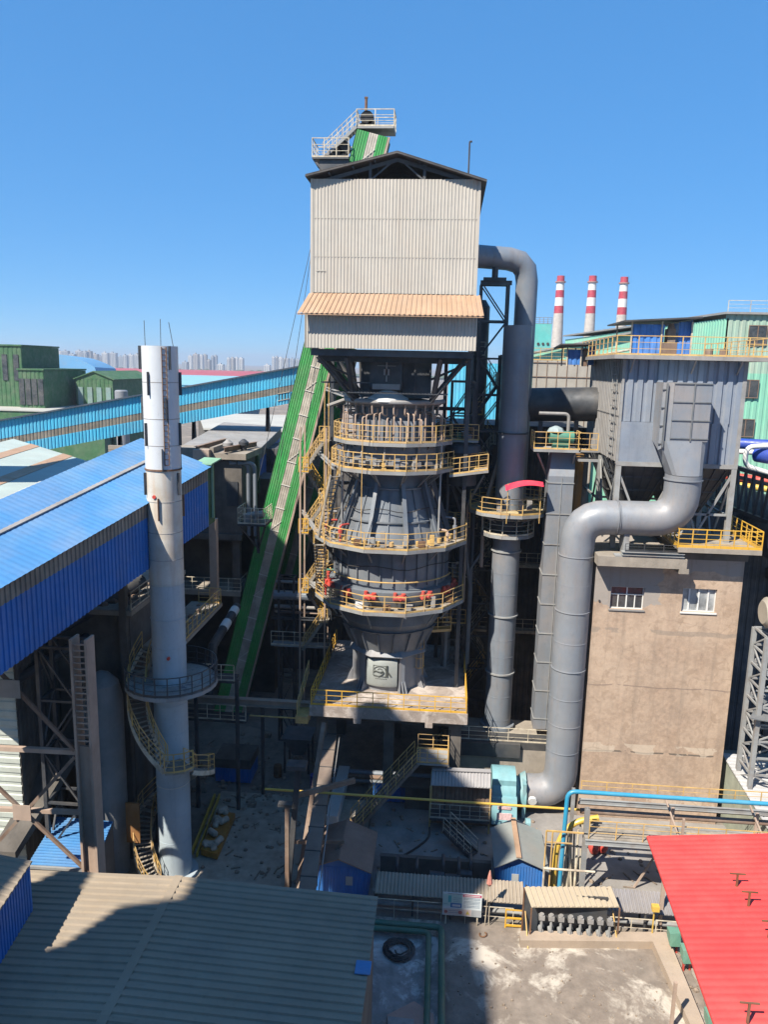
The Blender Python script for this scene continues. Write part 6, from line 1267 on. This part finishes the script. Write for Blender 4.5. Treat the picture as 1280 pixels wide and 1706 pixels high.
# scattered litter
random.seed(77); mb = MB()
def litter(x0, x1, y0, y1, n, z0=.06, big=.32, pl=.3):
    for i in range(n):
        x, y = random.uniform(x0, x1), random.uniform(y0, y1); k_ = random.random(); s_ = random.uniform(.05, big) ** 1.0; a = random.uniform(0, PI)
        if k_ < .85 - pl: mb.lathe(x, y, [(s_ * .5, z0), (s_ * .45, z0 + s_ * .3), (s_ * .15, z0 + s_ * .5)], 5, a)
        elif k_ < .85: d_ = Vector((math.cos(a), math.sin(a), 0)) * random.uniform(.15, .45); mb.beam(Vector((x, y, z0 + .04)) - d_, Vector((x, y, z0 + .05)) + d_, .07, .05)
        else: mb.box(x - s_ * .5, x + s_ * .5, y - s_ * .4, y + s_ * .4, z0, z0 + s_ * .6)
litter(-14, -9, 40, 49, 90); litter(-4, 7, 42, 48, 80); litter(1, 11.5, 31, 37.2, 110, .065, .12, 0); litter(-9, 3, 39, 42, 70); litter(9, 19, 41, 48, 90); litter(-20, -8, 44, 58, 150, .0, .6); litter(12, 17, 31, 37, 60)
tag(ST('litter', mb, M('litter_brown', (.26, .2, .15), .9, var=.5, vs=4)), 'stones, offcuts and planks littering the ground between the sheds', 'debris', None, 'stuff')
# machinery and stores on the dark ground between chimney and kiln
gm_ = [('oil_drum', 'blue oil drum standing alone on the dark ground right of the chimney foot', 'drum', (-8.6, 50.5), pipedblue), ('oil_drum', 'rusty oil drum on the dark ground below the footbridge', 'drum', (-11.5, 51.5), rust)]
for nm, lb_, ct, (x, y), m_ in gm_: S(nm, MB().lathe(x, y, [(.3, .02), (.3, .3), (.315, .31), (.3, .32), (.3, .6), (.315, .61), (.3, .62), (.3, .9), (.26, .91)], 16), m_, lb_, ct)
t = T('hopper_bin', 'square steel hopper bin on legs in shade under the footbridge', 'hopper', (-10.2, 53, 0))
P('body', MB().hexa([(-10.6, 52.6, 1.2), (-9.8, 52.6, 1.2), (-9.8, 53.4, 1.2), (-10.6, 53.4, 1.2)], [(-11.3, 51.9, 2.8), (-9.1, 51.9, 2.8), (-9.1, 54.1, 2.8), (-11.3, 54.1, 2.8)]), steel_grey, t)
for x, y in ((-11.1, 52.1), (-9.3, 52.1), (-11.1, 53.9), (-9.3, 53.9)): P('leg', MB().beam((x, y, 0), (x, y, 2.6), .12), steel, t)
t = T('site_container', 'low blue and white site container at the foot of the green skip bridge', 'container', (-14, 52, 0)); q = at(425, 1290, z=0)
P('body', MB().corr((q.x - 2.6, 50.2, .1), (2.6, 0, 0), (0, 0, 1.1), .2, .04, (0, -1, 0), .05).box(q.x - 2.6, q.x, 50.26, 52.4, .05, 1.2), blue, t); P('top', MB().box(q.x - 2.65, q.x + .05, 50.1, 52.45, 1.21, 1.9), concd, t)
# a rusty pipe row on sleepers
t = T('pipe_row', 'row of dark pipes on low sleepers across the shaded ground below the deck', 'pipes', (-4, 50, 0))
for k_ in range(3): P('pipe', MB().tube([(-8, 50.6 + k_ * .5, .6 + .05 * k_), (1, 50.6 + k_ * .5, .6 + .05 * k_)], .14 + .03 * k_, 10), (steel_grey, brownst, stackm)[k_], t)
for x in (-7, -4.5, -2, .5): P('sleeper', MB().box(x - .12, x + .12, 50.2, 52, .02, .42), conc, t)
# crossing pipes and cable tray high over the dark court
t = T('court_pipe_rack', 'dark pipe rack crossing the shaded court between the green bridge and the kiln', 'pipe rack', (-12, 57.5, 0))
for k_, (z_, r__, m_) in enumerate(((12.2, .38, stackm), (11.2, .16, baggrey), (10.7, .1, pinkst), (13.1, .12, chan))): P('pipe', MB().tube([(-13.0, 57.2 + k_ * .2, z_), (-8.2, 57.2 + k_ * .2, z_)], r__, 12), m_, t)
P('frame', lattice(MB(), -12.6, -11.4, 57, 58, 0, 13.6, 5, .14, .07), steel, t); P('cross_member', MB().ibeam((-13.2, 57, 10.4), (-8.2, 57, 10.4), .18, .24).ibeam((-13.2, 58, 10.4), (-8.2, 58, 10.4), .18, .24), steel, t)
P('walkway', MB().box(-13, -8.4, 56, 56.9, 8.4, 8.5), chan, t); P('railing', MB().rail([(-13, 56.05, 8.5), (-8.4, 56.05, 8.5)], 1.1, .9, .026), pale_rail, t)
# orange zigzag stairs left of the kiln
t = T('kiln_side_stair', 'orange yellow zigzag stairs on a frame between the kiln and the green bridge', 'stair tower', (-9.4, 56, 7.5))
for x, y in ((-10.6, 55.4), (-8.7, 55.4), (-10.6, 57.2), (-8.7, 57.2)): P('post', MB().beam((x, y, 7.5 if x > -9 else 0), (x, y, 25.5), .12), pinkst, t)
z = 8.4; k = 0
while z < 23:
    a, b = ((-10.4, 55.8, z), (-8.9, 55.8, z + 2.3)) if k % 2 == 0 else ((-8.9, 56.8, z), (-10.4, 56.8, z + 2.3))
    mb = MB(); stair(mb, a, b, .7, 9); mb.slab([(b[0] - .3, 55.4, z + 2.3), (b[0] + .4, 55.4, z + 2.3), (b[0] + .4, 57.1, z + 2.3), (b[0] - .3, 57.1, z + 2.3)], .06); f = P('flight', mb, grat, t)
    mb = MB(); stair_rail(mb, a, b, .7, 1, .6); mb.rail([(b[0] - .3, 55.4, z + 2.3), (b[0] + .4, 55.4, z + 2.3)], 1.1, .35); P('handrail', mb, yellow_bright if k % 2 else yellow, f); z += 2.3; k += 1
# dense steelwork between kiln and stack
t = T('steel_tower', 'dense dark steel frame with pipes and small platforms between the kiln and the stack', 'steel frame', (2, 56.5, 0))
P('frame', lattice(MB(), .3, 1.9, 56.0, 59.4, 0, 29, 12, .18, .09), steel, t)
for k_, z_ in enumerate((11, 14.6, 18.4, 21.5, 24.6)):
    f_ = P('floor', MB().box(.2, 2.0, 55.6, 59.4, z_, z_ + .07), steel, t); P('railing', MB().rail([(.25, 55.65, z_ + .07), (1.95, 55.65, z_ + .07)], 1.1, .6, .028), (yellow, pale_rail)[k_ % 2], f_)
random.seed(12)
for k_ in range(10):
    x = random.uniform(.2, 3.2); y = random.uniform(55.2, 57); z0_ = random.uniform(5, 18); P('pipe', MB().bend([(x, y, z0_), (x, y, z0_ + random.uniform(4, 9)), (x + random.choice((-1, 1)) * random.uniform(.6, 1.6), y, z0_ + 9.5)], random.uniform(.05, .16), .3, 8, 3), random.choice((pinkst, chan, stackm, steel_grey)), t)
for k_ in range(9):
    x = random.uniform(.4, 1.6); z_ = random.choice((11, 14.6, 18.4, 21.5, 24.6)) + .07; P('equipment', MB().box(x - .25, x + .25, 55.9, 56.4, z_, z_ + random.uniform(.5, 1.1)), random.choice((baggrey, dgreen, stackm, rust)), t)
# ================================================================== BACKGROUND
# city
random.seed(21)
cm = [M('tower_%d' % i, c, .8, var=.05) for i, c in enumerate(((.42, .44, .47), (.40, .38, .37), (.56, .57, .58), (.34, .38, .43)))]
wm = M('tower_windows', (.10, .12, .15), .3)
city = [(67, 79, 590), (80, 91, 588), (93, 102, 585), (102, 113, 584.5), (114, 124, 590), (125, 136, 584.5), (137, 144, 586), (144, 151, 585), (152, 162, 590), (163, 168, 593), (169, 179, 588), (180, 193, 588), (196, 204, 594), (204, 211, 592), (212, 222, 591), (223, 232, 590.5), (233, 241, 592),
        (303, 312, 603), (313, 320, 593), (321, 330, 590), (332, 338, 592), (338, 344, 591), (345, 350, 600), (351, 356, 594), (356, 361, 592.5), (362, 372, 607), (378, 383, 597), (384, 390, 596.5), (391, 397, 596), (398, 405, 597), (440, 450, 608), (453, 458, 595), (459, 463, 594.7), (464, 471, 596), (472, 481, 597), (483, 490, 597.5), (491, 500, 599)]
nl = 0; ORD = ['first', 'second', 'third', 'fourth', 'fifth', 'sixth', 'seventh', 'eighth', 'ninth', 'tenth', 'eleventh', 'twelfth', 'thirteenth', 'fourteenth', 'fifteenth', 'sixteenth', 'seventeenth']
cl = 0; secs = []
for i, (xa, xb, yt) in enumerate(city):
    Y = 2150 + random.random() * 500; a = at(xa, yt, y=Y); b = at(xb - .6, yt, y=Y); k = random.choice((0, 1, 2, 2, 3)); h = a.z; wd = b.x - a.x; dp = 18
    sec = 'left of the chimney' if xa < 250 else 'right of the chimney'
    j = sum(1 for c in city[:i] if (c[0] < 250) == (xa < 250)); tot = sum(1 for c in city if (c[0] < 250) == (xa < 250))
    o_ = (ORD[j] + ' from the left end') if j < tot / 2 else (ORD[tot - 1 - j] + ' from the right end')
    t = T('tower_block', '%s tower block, %s of the skyline %s' % (['grey', 'tan', 'pale', 'bluish'][k], o_, sec), 'building', (a.x, Y, 0), 'far city tower blocks')
    mb = MB(); mb.box(a.x, b.x, Y, Y + dp, 0, h); 
    if wd > 12: mb.box(a.x + wd * .35, a.x + wd * .6, Y + 2, Y + 10, h, h + 4)
    else: mb.box(a.x + wd * .2, a.x + wd * .7, Y + 2, Y + 10, h, h + 3)
    P('wall', mb, cm[k], t)
    mb = MB(); n_ = max(2, int(wd / 4.5))
    for q in range(n_): xx = a.x + wd * (q + .5) / n_; mb.box(xx - .7, xx + .7, Y - .4, Y - .1, 6, h - 3)
    P('window_strip', mb, wm, t)
# far low town block
mb = MB()
# three red and white chimneys
for i, (px_, py_, lab) in enumerate(((935, 460, 'left of the three red and white banded far chimneys'), (988.5, 460, 'middle of the three red and white banded far chimneys'), (1041, 462, 'right of the three red and white banded far chimneys'))):
    q = at(px_, py_, y=500); t = T('banded_chimney', lab, 'chimney', (q.x, 500, 0), 'red and white far chimneys'); h = q.z
    rad_ = lambda z: 2.3 + (h - z) / h * 2.6
    lv = [h, h - 4.2, h - 11, h - 15, h - 18.5, h - 24, h - 28, 0]; lv = [h, h - 3.6, h - 6.0, h - 8.6 - .5, h - 15.5 + 2, h - 19.5 + 1, h - 23.5, h - 27.5]
    bands = [(h, h - 3.5, 1), (h - 3.5, h - 8.6, 0), (h - 8.6, h - 13, 1), (h - 13, h - 18, 0), (h - 18, h - 22.5, 1), (h - 22.5, 0, 2)]
    mb = MB()
    for (z1, z0, k) in bands: mb.m = k; mb.lathe(q.x, 500, [(rad_(z0), z0), (rad_(z1), z1)], 20, cap=False)
    P('shaft', mb, [white, M('band_red_%d' % i, (.45, .03, .06), .6), M('shaft_grey_%d' % i, (.50, .46, .42), .8)], t)
    P('gallery_ring', MB().lathe(q.x, 500, [(rad_(h), h - 4), (rad_(h) + .9, h - 4), (rad_(h) + .9, h - 3.3), (rad_(h), h - 3.3)], 20, cap=False), M('gal_%d' % i, (.4, .2, .18), .7), t)
# mint building at right
mn = T('mint_building', 'large mint green clad plant building with square dark windows at the right', 'building', (28, 75, 0))
c0 = at(1213, 521, y=76); zt = c0.z
mb = MB(); mb.corr((c0.x, 76, 0), (16, 0, 0), (0, 0, zt - 5.5), .6, .06, (0, -1, 0), .3); mb.corr((c0.x - .0, 76, 0), (-6, 60, 0), (0, 0, zt - .5), .6, .08, (-1, 0, 0), .3); P('wall', mb, mint, mn)
mb = MB(); mb.corr((c0.x, 76, zt - 5.5), (16, 0, 0), (0, 0, 5.5), .6, .06, (0, -1, 0), .3); P('upper_cladding', mb, M('faded_mint', (.34, .50, .40), .6, var=.15, vs=.3, streak=.6, streakcol=(.45, .42, .34)), mn)
zz = []
for (px_, py_) in ((1262, 558), (1248, 648), (1241, 713)):
    q = at(px_, py_, y=75.9); q = Vector((q.x, 75.85, q.z)); f = P('window', MB().box(q.x - .8, q.x + .8, 75.8, 75.93, q.z - .8, q.z + .8), glass, mn)
    P('frame', MB().box(q.x - .85, q.x + .85, 75.76, 75.79, q.z + .78, q.z + .86).box(q.x - .85, q.x + .85, 75.76, 75.79, q.z - .86, q.z - .78).box(q.x - .04, q.x + .04, 75.76, 75.79, q.z - .77, q.z + .77).box(q.x - .85, q.x - .79, 75.76, 75.79, q.z - .77, q.z + .77).box(q.x + .79, q.x + .85, 75.76, 75.79, q.z - .77, q.z + .77), brownst, f)
mb = MB(); mb.slab([(c0.x - .3, 75.6, zt + .05), (c0.x + 17, 75.6, zt + .05), (c0.x + 17, 136, zt + 1), (c0.x - 6.5, 136, zt + .2)], .2); rf = P('roof', mb, baggrey, mn)
P('roof_railing', MB().rail([(c0.x, 76, zt + .1), (c0.x + 16, 76, zt + .1)], 1, 2, .03, toe=0), pale_rail, rf)
m2 = T('mint_side_wing', 'long low mint green wing with a pale sloping roof edge behind the filter house', 'building', (22, 120, 0))
a = at(885, 592, y=130); b = at(1213, 524, y=84); c = at(1080, 535, y=100)
mb = MB(); mb.corr((a.x, 130, 0), (b.x - a.x, -46, 0), (0, 0, a.z), .8, .08, (-.5, -1, 0), .3)
P('wall', mb, mint, m2)
mb = MB(); va = Vector((a.x, 130, a.z)); vb = Vector((b.x, 84, b.z)); mb.add([va, Vector((b.x, 84, a.z)), vb], [(0, 1, 2)]); mb.add([va + Vector((0, 1, 0)), Vector((b.x, 85, a.z)), vb + Vector((0, 1, 0))], [(2, 1, 0)]); P('gable', mb, mint, m2)
mb = MB(); mb.beam(va + Vector((-1, 0, .1)), vb + Vector((.2, -.3, .1)), .8, .25); mb.slab([va + Vector((0, 0, .2)), vb + Vector((0, 0, .2)), vb + Vector((6, 40, .2)), va + Vector((6, 40, .2))], .2); P('roof_edge', mb, baggrey, m2)
u0 = at(885, 578, y=130); P('pipe_run', MB().tube([va + Vector((0, -1, -2)), vb + Vector((-1, -1, -2))], .15, 6), pale_rail, m2)
m3 = T('grey_panel_building', 'grey and cream panelled low building behind the stack', 'building', (12, 74, 0))
a = at(880, 600, y=74); b = at(978, 600, y=74)
mb = MB(); mb.box(a.x - 1, b.x + 1, 74, 90, 0, a.z); P('wall', mb, M('panel_grey', (.42, .39, .34), .7, var=.12, streak=.3), m3)
mb = MB()
for i in range(9): x = a.x - 1 + (b.x - a.x + 2) * i / 8; mb.box(x, x + .06, 73.95, 73.99, 15, a.z)
for i in range(5): z = a.z - .2 - i * 1.3; mb.box(a.x - 1, b.x + 1, 73.93, 73.945, z - .04, z + .04)
P('panel_joint', mb, brownst, m3)
P('railing', MB().rail([(a.x - 1, 74, a.z), (b.x + 1, 74, a.z)], 1.1, 1.0, .03), yellow, m3)
m4 = T('turquoise_tower', 'small turquoise tower block with three round vents just right of the stack', 'building', (40, 210, 0))
a = at(889, 590, y=210); b = at(920, 540, y=210)
P('wall', MB().box(a.x, b.x, 210, 218, 0, b.z), M('turquoise', (.12, .50, .46), .6, var=.1), m4); P('roof_railing', MB().rail([(a.x, 210, b.z), (b.x, 210, b.z)], 1.6, 1.2, .06), brownst, m4)
for i in range(3): q = at(897 + i * 8, 573, y=209.9); P('vent', MB().tube([(q.x, 209.8, q.z), (q.x, 209.95, q.z)], .35, 10), black, m4)
# small cyan clad block seen between kiln and stack
S('cyan_block', MB().corr((0, 100, 0), (14, 0, 0), (0, 0, 30.6), .5, .06, (0, -1, 0), .3).box(0, 14, 100.4, 110, 0, 30.5), cyan, 'pale blue clad block seen through the steelwork between the kiln and the stack', 'building')
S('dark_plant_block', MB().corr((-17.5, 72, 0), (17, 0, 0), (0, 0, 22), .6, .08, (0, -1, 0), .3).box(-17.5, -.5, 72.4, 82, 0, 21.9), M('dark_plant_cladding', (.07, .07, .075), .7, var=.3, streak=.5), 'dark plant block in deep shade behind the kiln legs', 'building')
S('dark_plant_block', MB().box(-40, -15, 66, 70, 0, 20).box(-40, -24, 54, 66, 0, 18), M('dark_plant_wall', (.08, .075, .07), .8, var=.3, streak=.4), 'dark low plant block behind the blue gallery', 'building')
# left factory
def fac(name, lab, x0, x1, yt, yb, Y, dep, mw, mr, nwin=0, gable=0, roofc=None, winm=None):
    a = at(x0, yt, y=Y); b = at(x1, yt, y=Y); h = (a.z + b.z) / 2; t = T(name, lab, 'building', ((a.x + b.x) / 2, Y, 0))
    mb = MB(); mb.corr((a.x, Y, 0), (b.x - a.x, 0, 0), (0, 0, h), 1.2, .1, (0, -1, 0), .3); mb.box(a.x, b.x, Y + .32, Y + dep, 0, h - .05); P('wall', mb, mw, t)
    if gable:
        mb = MB(); xm = (a.x + b.x) / 2; mb.add([(a.x, Y - .05, h), (b.x, Y - .05, h), (xm, Y - .05, h + gable)], [(0, 1, 2)]); P('gable', mb, mw, t)
        mb = MB(); mb.slab([(a.x - .5, Y - .5, h + .1), (xm, Y - .5, h + gable + .1), (xm, Y + dep, h + gable + .1), (a.x - .5, Y + dep, h + .1)], .25); mb.slab([(xm, Y - .5, h + gable + .1), (b.x + .5, Y - .5, h + .1), (b.x + .5, Y + dep, h + .1), (xm, Y + dep, h + gable + .1)], .25); P('roof', mb, mr, t)
    else: P('roof', MB().box(a.x - .3, b.x + .3, Y - .4, Y + dep, h + .01, h + .4), mr, t)
    for i in range(nwin):
        x = a.x + (b.x - a.x) * (i + .5) / nwin; P('window', MB().box(x - .7, x + .7, Y - .3, Y - .12, h - 9, h - 2.2), winm or glass, t)
    return t
gdk = M('factory_green', (.04, .13, .05), .7, var=.15); gl2 = M('factory_green_light', (.10, .24, .05), .7, var=.12)
fac('green_factory', 'tall dark green factory block with narrow slit windows at the left edge', -60, 35, 576, 680, 200, 20, gdk, gdk, 5)
fac('green_factory', 'lower dark green factory wing with slit windows joined to the taller block', 30, 72, 617, 680, 197, 24, gdk, gdk, 4)
fac('green_warehouse', 'light green warehouse side with a red roof line between the dark green blocks', 71, 127, 629, 672, 216, 40, gl2, M('brick_red_roof', (.35, .06, .04), .7), 1)
fac('green_gable_shed', 'dark green gabled shed with pale vertical windows left of the white chimney', 126, 188, 632, 672, 210, 30, gdk, gdk, 4, 2.2, winm=M('pale_pane', (.2, .3, .28), .4))
t = T('blue_dome', 'wide low blue curved roof hall far behind the green factories', 'hall', (-175, 350, 0)); a = at(28, 615, y=350); b = at(165, 619, y=350); ztop = at(80, 590, y=350).z
mb = MB(); n_ = 20; xs = [a.x + (b.x - a.x) * i / n_ for i in range(n_ + 1)]; hz = [a.z - 2 + (ztop - a.z + 2) * math.sin(PI * (i + 2.5) / (n_ + 4)) ** .8 if i < n_ else a.z - 5 for i in range(n_ + 1)]
for i in range(n_): mb.quad((xs[i], 350, hz[i]), (xs[i + 1], 350, hz[i + 1]), (xs[i + 1] - 12, 400, hz[i + 1] - 1), (xs[i] - 12, 400, hz[i] - 1))
for i in range(n_): mb.quad((xs[i], 350, 0), (xs[i + 1], 350, 0), (xs[i + 1], 350, hz[i + 1]), (xs[i], 350, hz[i]))
P('curved_roof', mb, M('dome_blue', (.13, .36, .62), .6, var=.12, vs=.02), t)
redr = M('long_red_roof', (.42, .05, .07), .7, var=.1); lbr = M('light_blue_roof', (.22, .48, .58), .6, var=.1, vs=.05); gyr = M('pale_flat_roof', (.46, .46, .42), .7, var=.12, vs=.1)
def flat(name, lab, x0, x1, yt, yb, zf_, mr, mw, cat='building', tilt=0):
    # flat roof whose far edge is at image row yt and near edge at yb, at height zf_
    p = [at(x0, yb, z=zf_), at(x1, yb, z=zf_), at(x1, yt, z=zf_), at(x0, yt, z=zf_)]
    Yn = (p[0].y + p[1].y) / 2; Yf = (p[2].y + p[3].y) / 2; xl, xr_ = p[0].x, p[1].x
    xf0, xf1 = at(x0, yt, y=Yf).x, at(x1, yt, y=Yf).x
    t = T(name, lab, cat, ((xl + xr_) / 2, Yn, 0)); P('roof', MB().slab([(xl, Yn, zf_), (xr_, Yn, zf_), (xf1, Yf, zf_ + tilt), (xf0, Yf, zf_ + tilt)], .3), mr, t)
    P('wall', MB().hexa([(xl, Yn + .3, 0), (xr_, Yn + .3, 0), (xf1, Yf, 0), (xf0, Yf, 0)], [(xl, Yn + .3, zf_ - .3), (xr_, Yn + .3, zf_ - .3), (xf1, Yf, zf_ + tilt - .3), (xf0, Yf, zf_ + tilt - .3)]), mw, t); return t
flat('red_roof_hall', 'long low red roofed hall in the far distance behind the white chimney', 165, 470, 617, 627, 14, redr, redr)
flat('pale_blue_hall', 'pale blue roofed low hall directly behind the top of the white chimney', 186, 420, 625, 641, 17, lbr, cyan)
flat('pale_roof_hall', 'pale flat roofed hall in front of the green factories at the left', -80, 195, 664, 684, 17, gyr, gdk)
flat('grey_roof_hall', 'pale grey roofed hall between the pale blue conveyor and the skip bridge', 330, 500, 690, 716, 17, gyr, concd)
t = T('water_tank', 'small grey round tank in front of the green gabled shed', 'tank', (-60, 130, 0)); q = at(202, 652, y=130); P('shell', MB().lathe(q.x, 130, [(1.1, 0), (1.1, q.z), (.9, q.z + .2)], 18), pipegrey, t)
# pale roofed building front left
pb = T('pale_striped_roof_building', 'pale roof striped in tan at the left edge beyond the blue gallery', 'building', (-33, 48, 0))
zz = 23.0; p = [at(0, 832, z=zz), at(145, 768, z=zz), at(125, 758, z=zz + .6), at(0, 752, z=zz + .6)]
A = p[0] + (p[0] - p[1]) * .3; B = p[1]; U = (B - A); V = Vector((-8.5, 5.5, .8))
P('roof', MB().slab([A, B, B + V, A + V], .15), M('pale_aqua_roof', (.42, .50, .47), .7, var=.1, vs=.3), pb)
for k, (f0, f1) in enumerate(((.18, .30), (.62, .74))): P('tan_stripe', MB().slab([A + V * f0 + Vector((0, 0, .03)), B + V * f0 + Vector((0, 0, .03)), B + V * f1 + Vector((0, 0, .03)), A + V * f1 + Vector((0, 0, .03))], .02), tanclad, pb)
n2 = Vector((U.y, -U.x, 0)).normalized(); mb = MB(); mb.beam(A + n2 * .1 - Vector((0, 0, .3)), B + n2 * .1 - Vector((0, 0, .3)), .15, .7); P('fascia', mb, M('pale_fascia', (.5, .53, .5), .6), pb)
mb = MB(); mb.corr(A - Vector((0, 0, .6)) - n2 * .3, U * .97, (0, 0, -8), .4, .06, tuple(n2), .1); mb.hexa([A + Vector((0, 0, -9)) - n2, B + Vector((0, 0, -9)) - n2, B + V * .9 + Vector((0, 0, -9)), A + V * .9 + Vector((0, 0, -9))], [A - n2 - Vector((0, 0, .3)), B - n2 - Vector((0, 0, .3)), B + V * .9 - Vector((0, 0, .5)), A + V * .9 - Vector((0, 0, .5))]); P('wall', mb, brownst, pb)
HAZE = .0002
# ================================================================== UNSEEN SLABS left of the viewer, added and shaped to shade the foreground
ot = T('shade_slab', 'unseen thin slab left of the viewpoint, shaped to cast the foreground shade', 'tower', (-32, 0, 0))
m_ = M('shade_slab_grey', (.2, .2, .2), .7)
def yz(poly, x0=-32.6, x1=-31.4):
    mb = MB(); n = len(poly); mb.add([(x0, y, z) for y, z in poly] + [(x1, y, z) for y, z in poly], [tuple(range(n)), tuple(range(2 * n - 1, n - 1, -1))] + [(i, n + i, n + (i + 1) % n, (i + 1) % n) for i in range(n)]); return mb
P('upper_shade_slab', yz([(-30, 39), (3.3, 39), (1.9, 42.6), (2.6, 45), (.4, 49.4), (8, 50), (11, 51.2), (15, 53.5), (15, 59), (5.2, 65.5), (-3.2, 69.5), (-3.4, 62.6), (-7.2, 62.6), (-7.4, 63.8), (-30, 63.8)]), m_, ot)  # outline traced back from the edges of the shade it casts
P('lower_shade_slab', yz([(-30, 0), (9, 0), (9, 38.9), (-30, 38.9)]), m_, ot)
S('bridge_shade_slab', yz([(36, 0), (36, 35), (32, 35), (32, 53.5), (50, 42), (50, 35), (39, 35), (39, 0)]), m_, 'unseen thin slab out of frame at left, added to shade the skip bridge', 'building')  # unseen slab added to shade the lower green skip bridge
vb_ = T('viewpoint_sky_blocker', 'plain unseen building below and behind the viewpoint, added to block sky light', 'building', (0, -8, 0))  # unseen; added behind the viewpoint to cut sky light on the foreground
P('wall', MB().box(-16, 16, -18, -1.2, 0, 28.3), conc, vb_); P('parapet', MB().box(-16, 16, -1.5, -1.25, 28.302, 28.6), conc, vb_)
hz = ST('haze', MB().box(-6100, 6100, -250, 9050, -2, 110), bpy.data.materials.new('haze_air')); hz['kind'] = 'stuff'; hz['label'] = 'thin pale blue haze'
hm = hz.data.materials[0]; hm.use_nodes = True; t_ = hm.node_tree; t_.nodes.remove(t_.nodes['Principled BSDF'])
pv_ = t_.nodes.new('ShaderNodeVolumePrincipled'); pv_.inputs['Color'].default_value = (.72, .82, .95, 1); pv_.inputs['Density'].default_value = HAZE; pv_.inputs['Anisotropy'].default_value = .2
t_.links.new(pv_.outputs[0], t_.nodes['Material Output'].inputs['Volume'])
for o in bpy.data.objects:
    if '_o' in o: del o['_o']
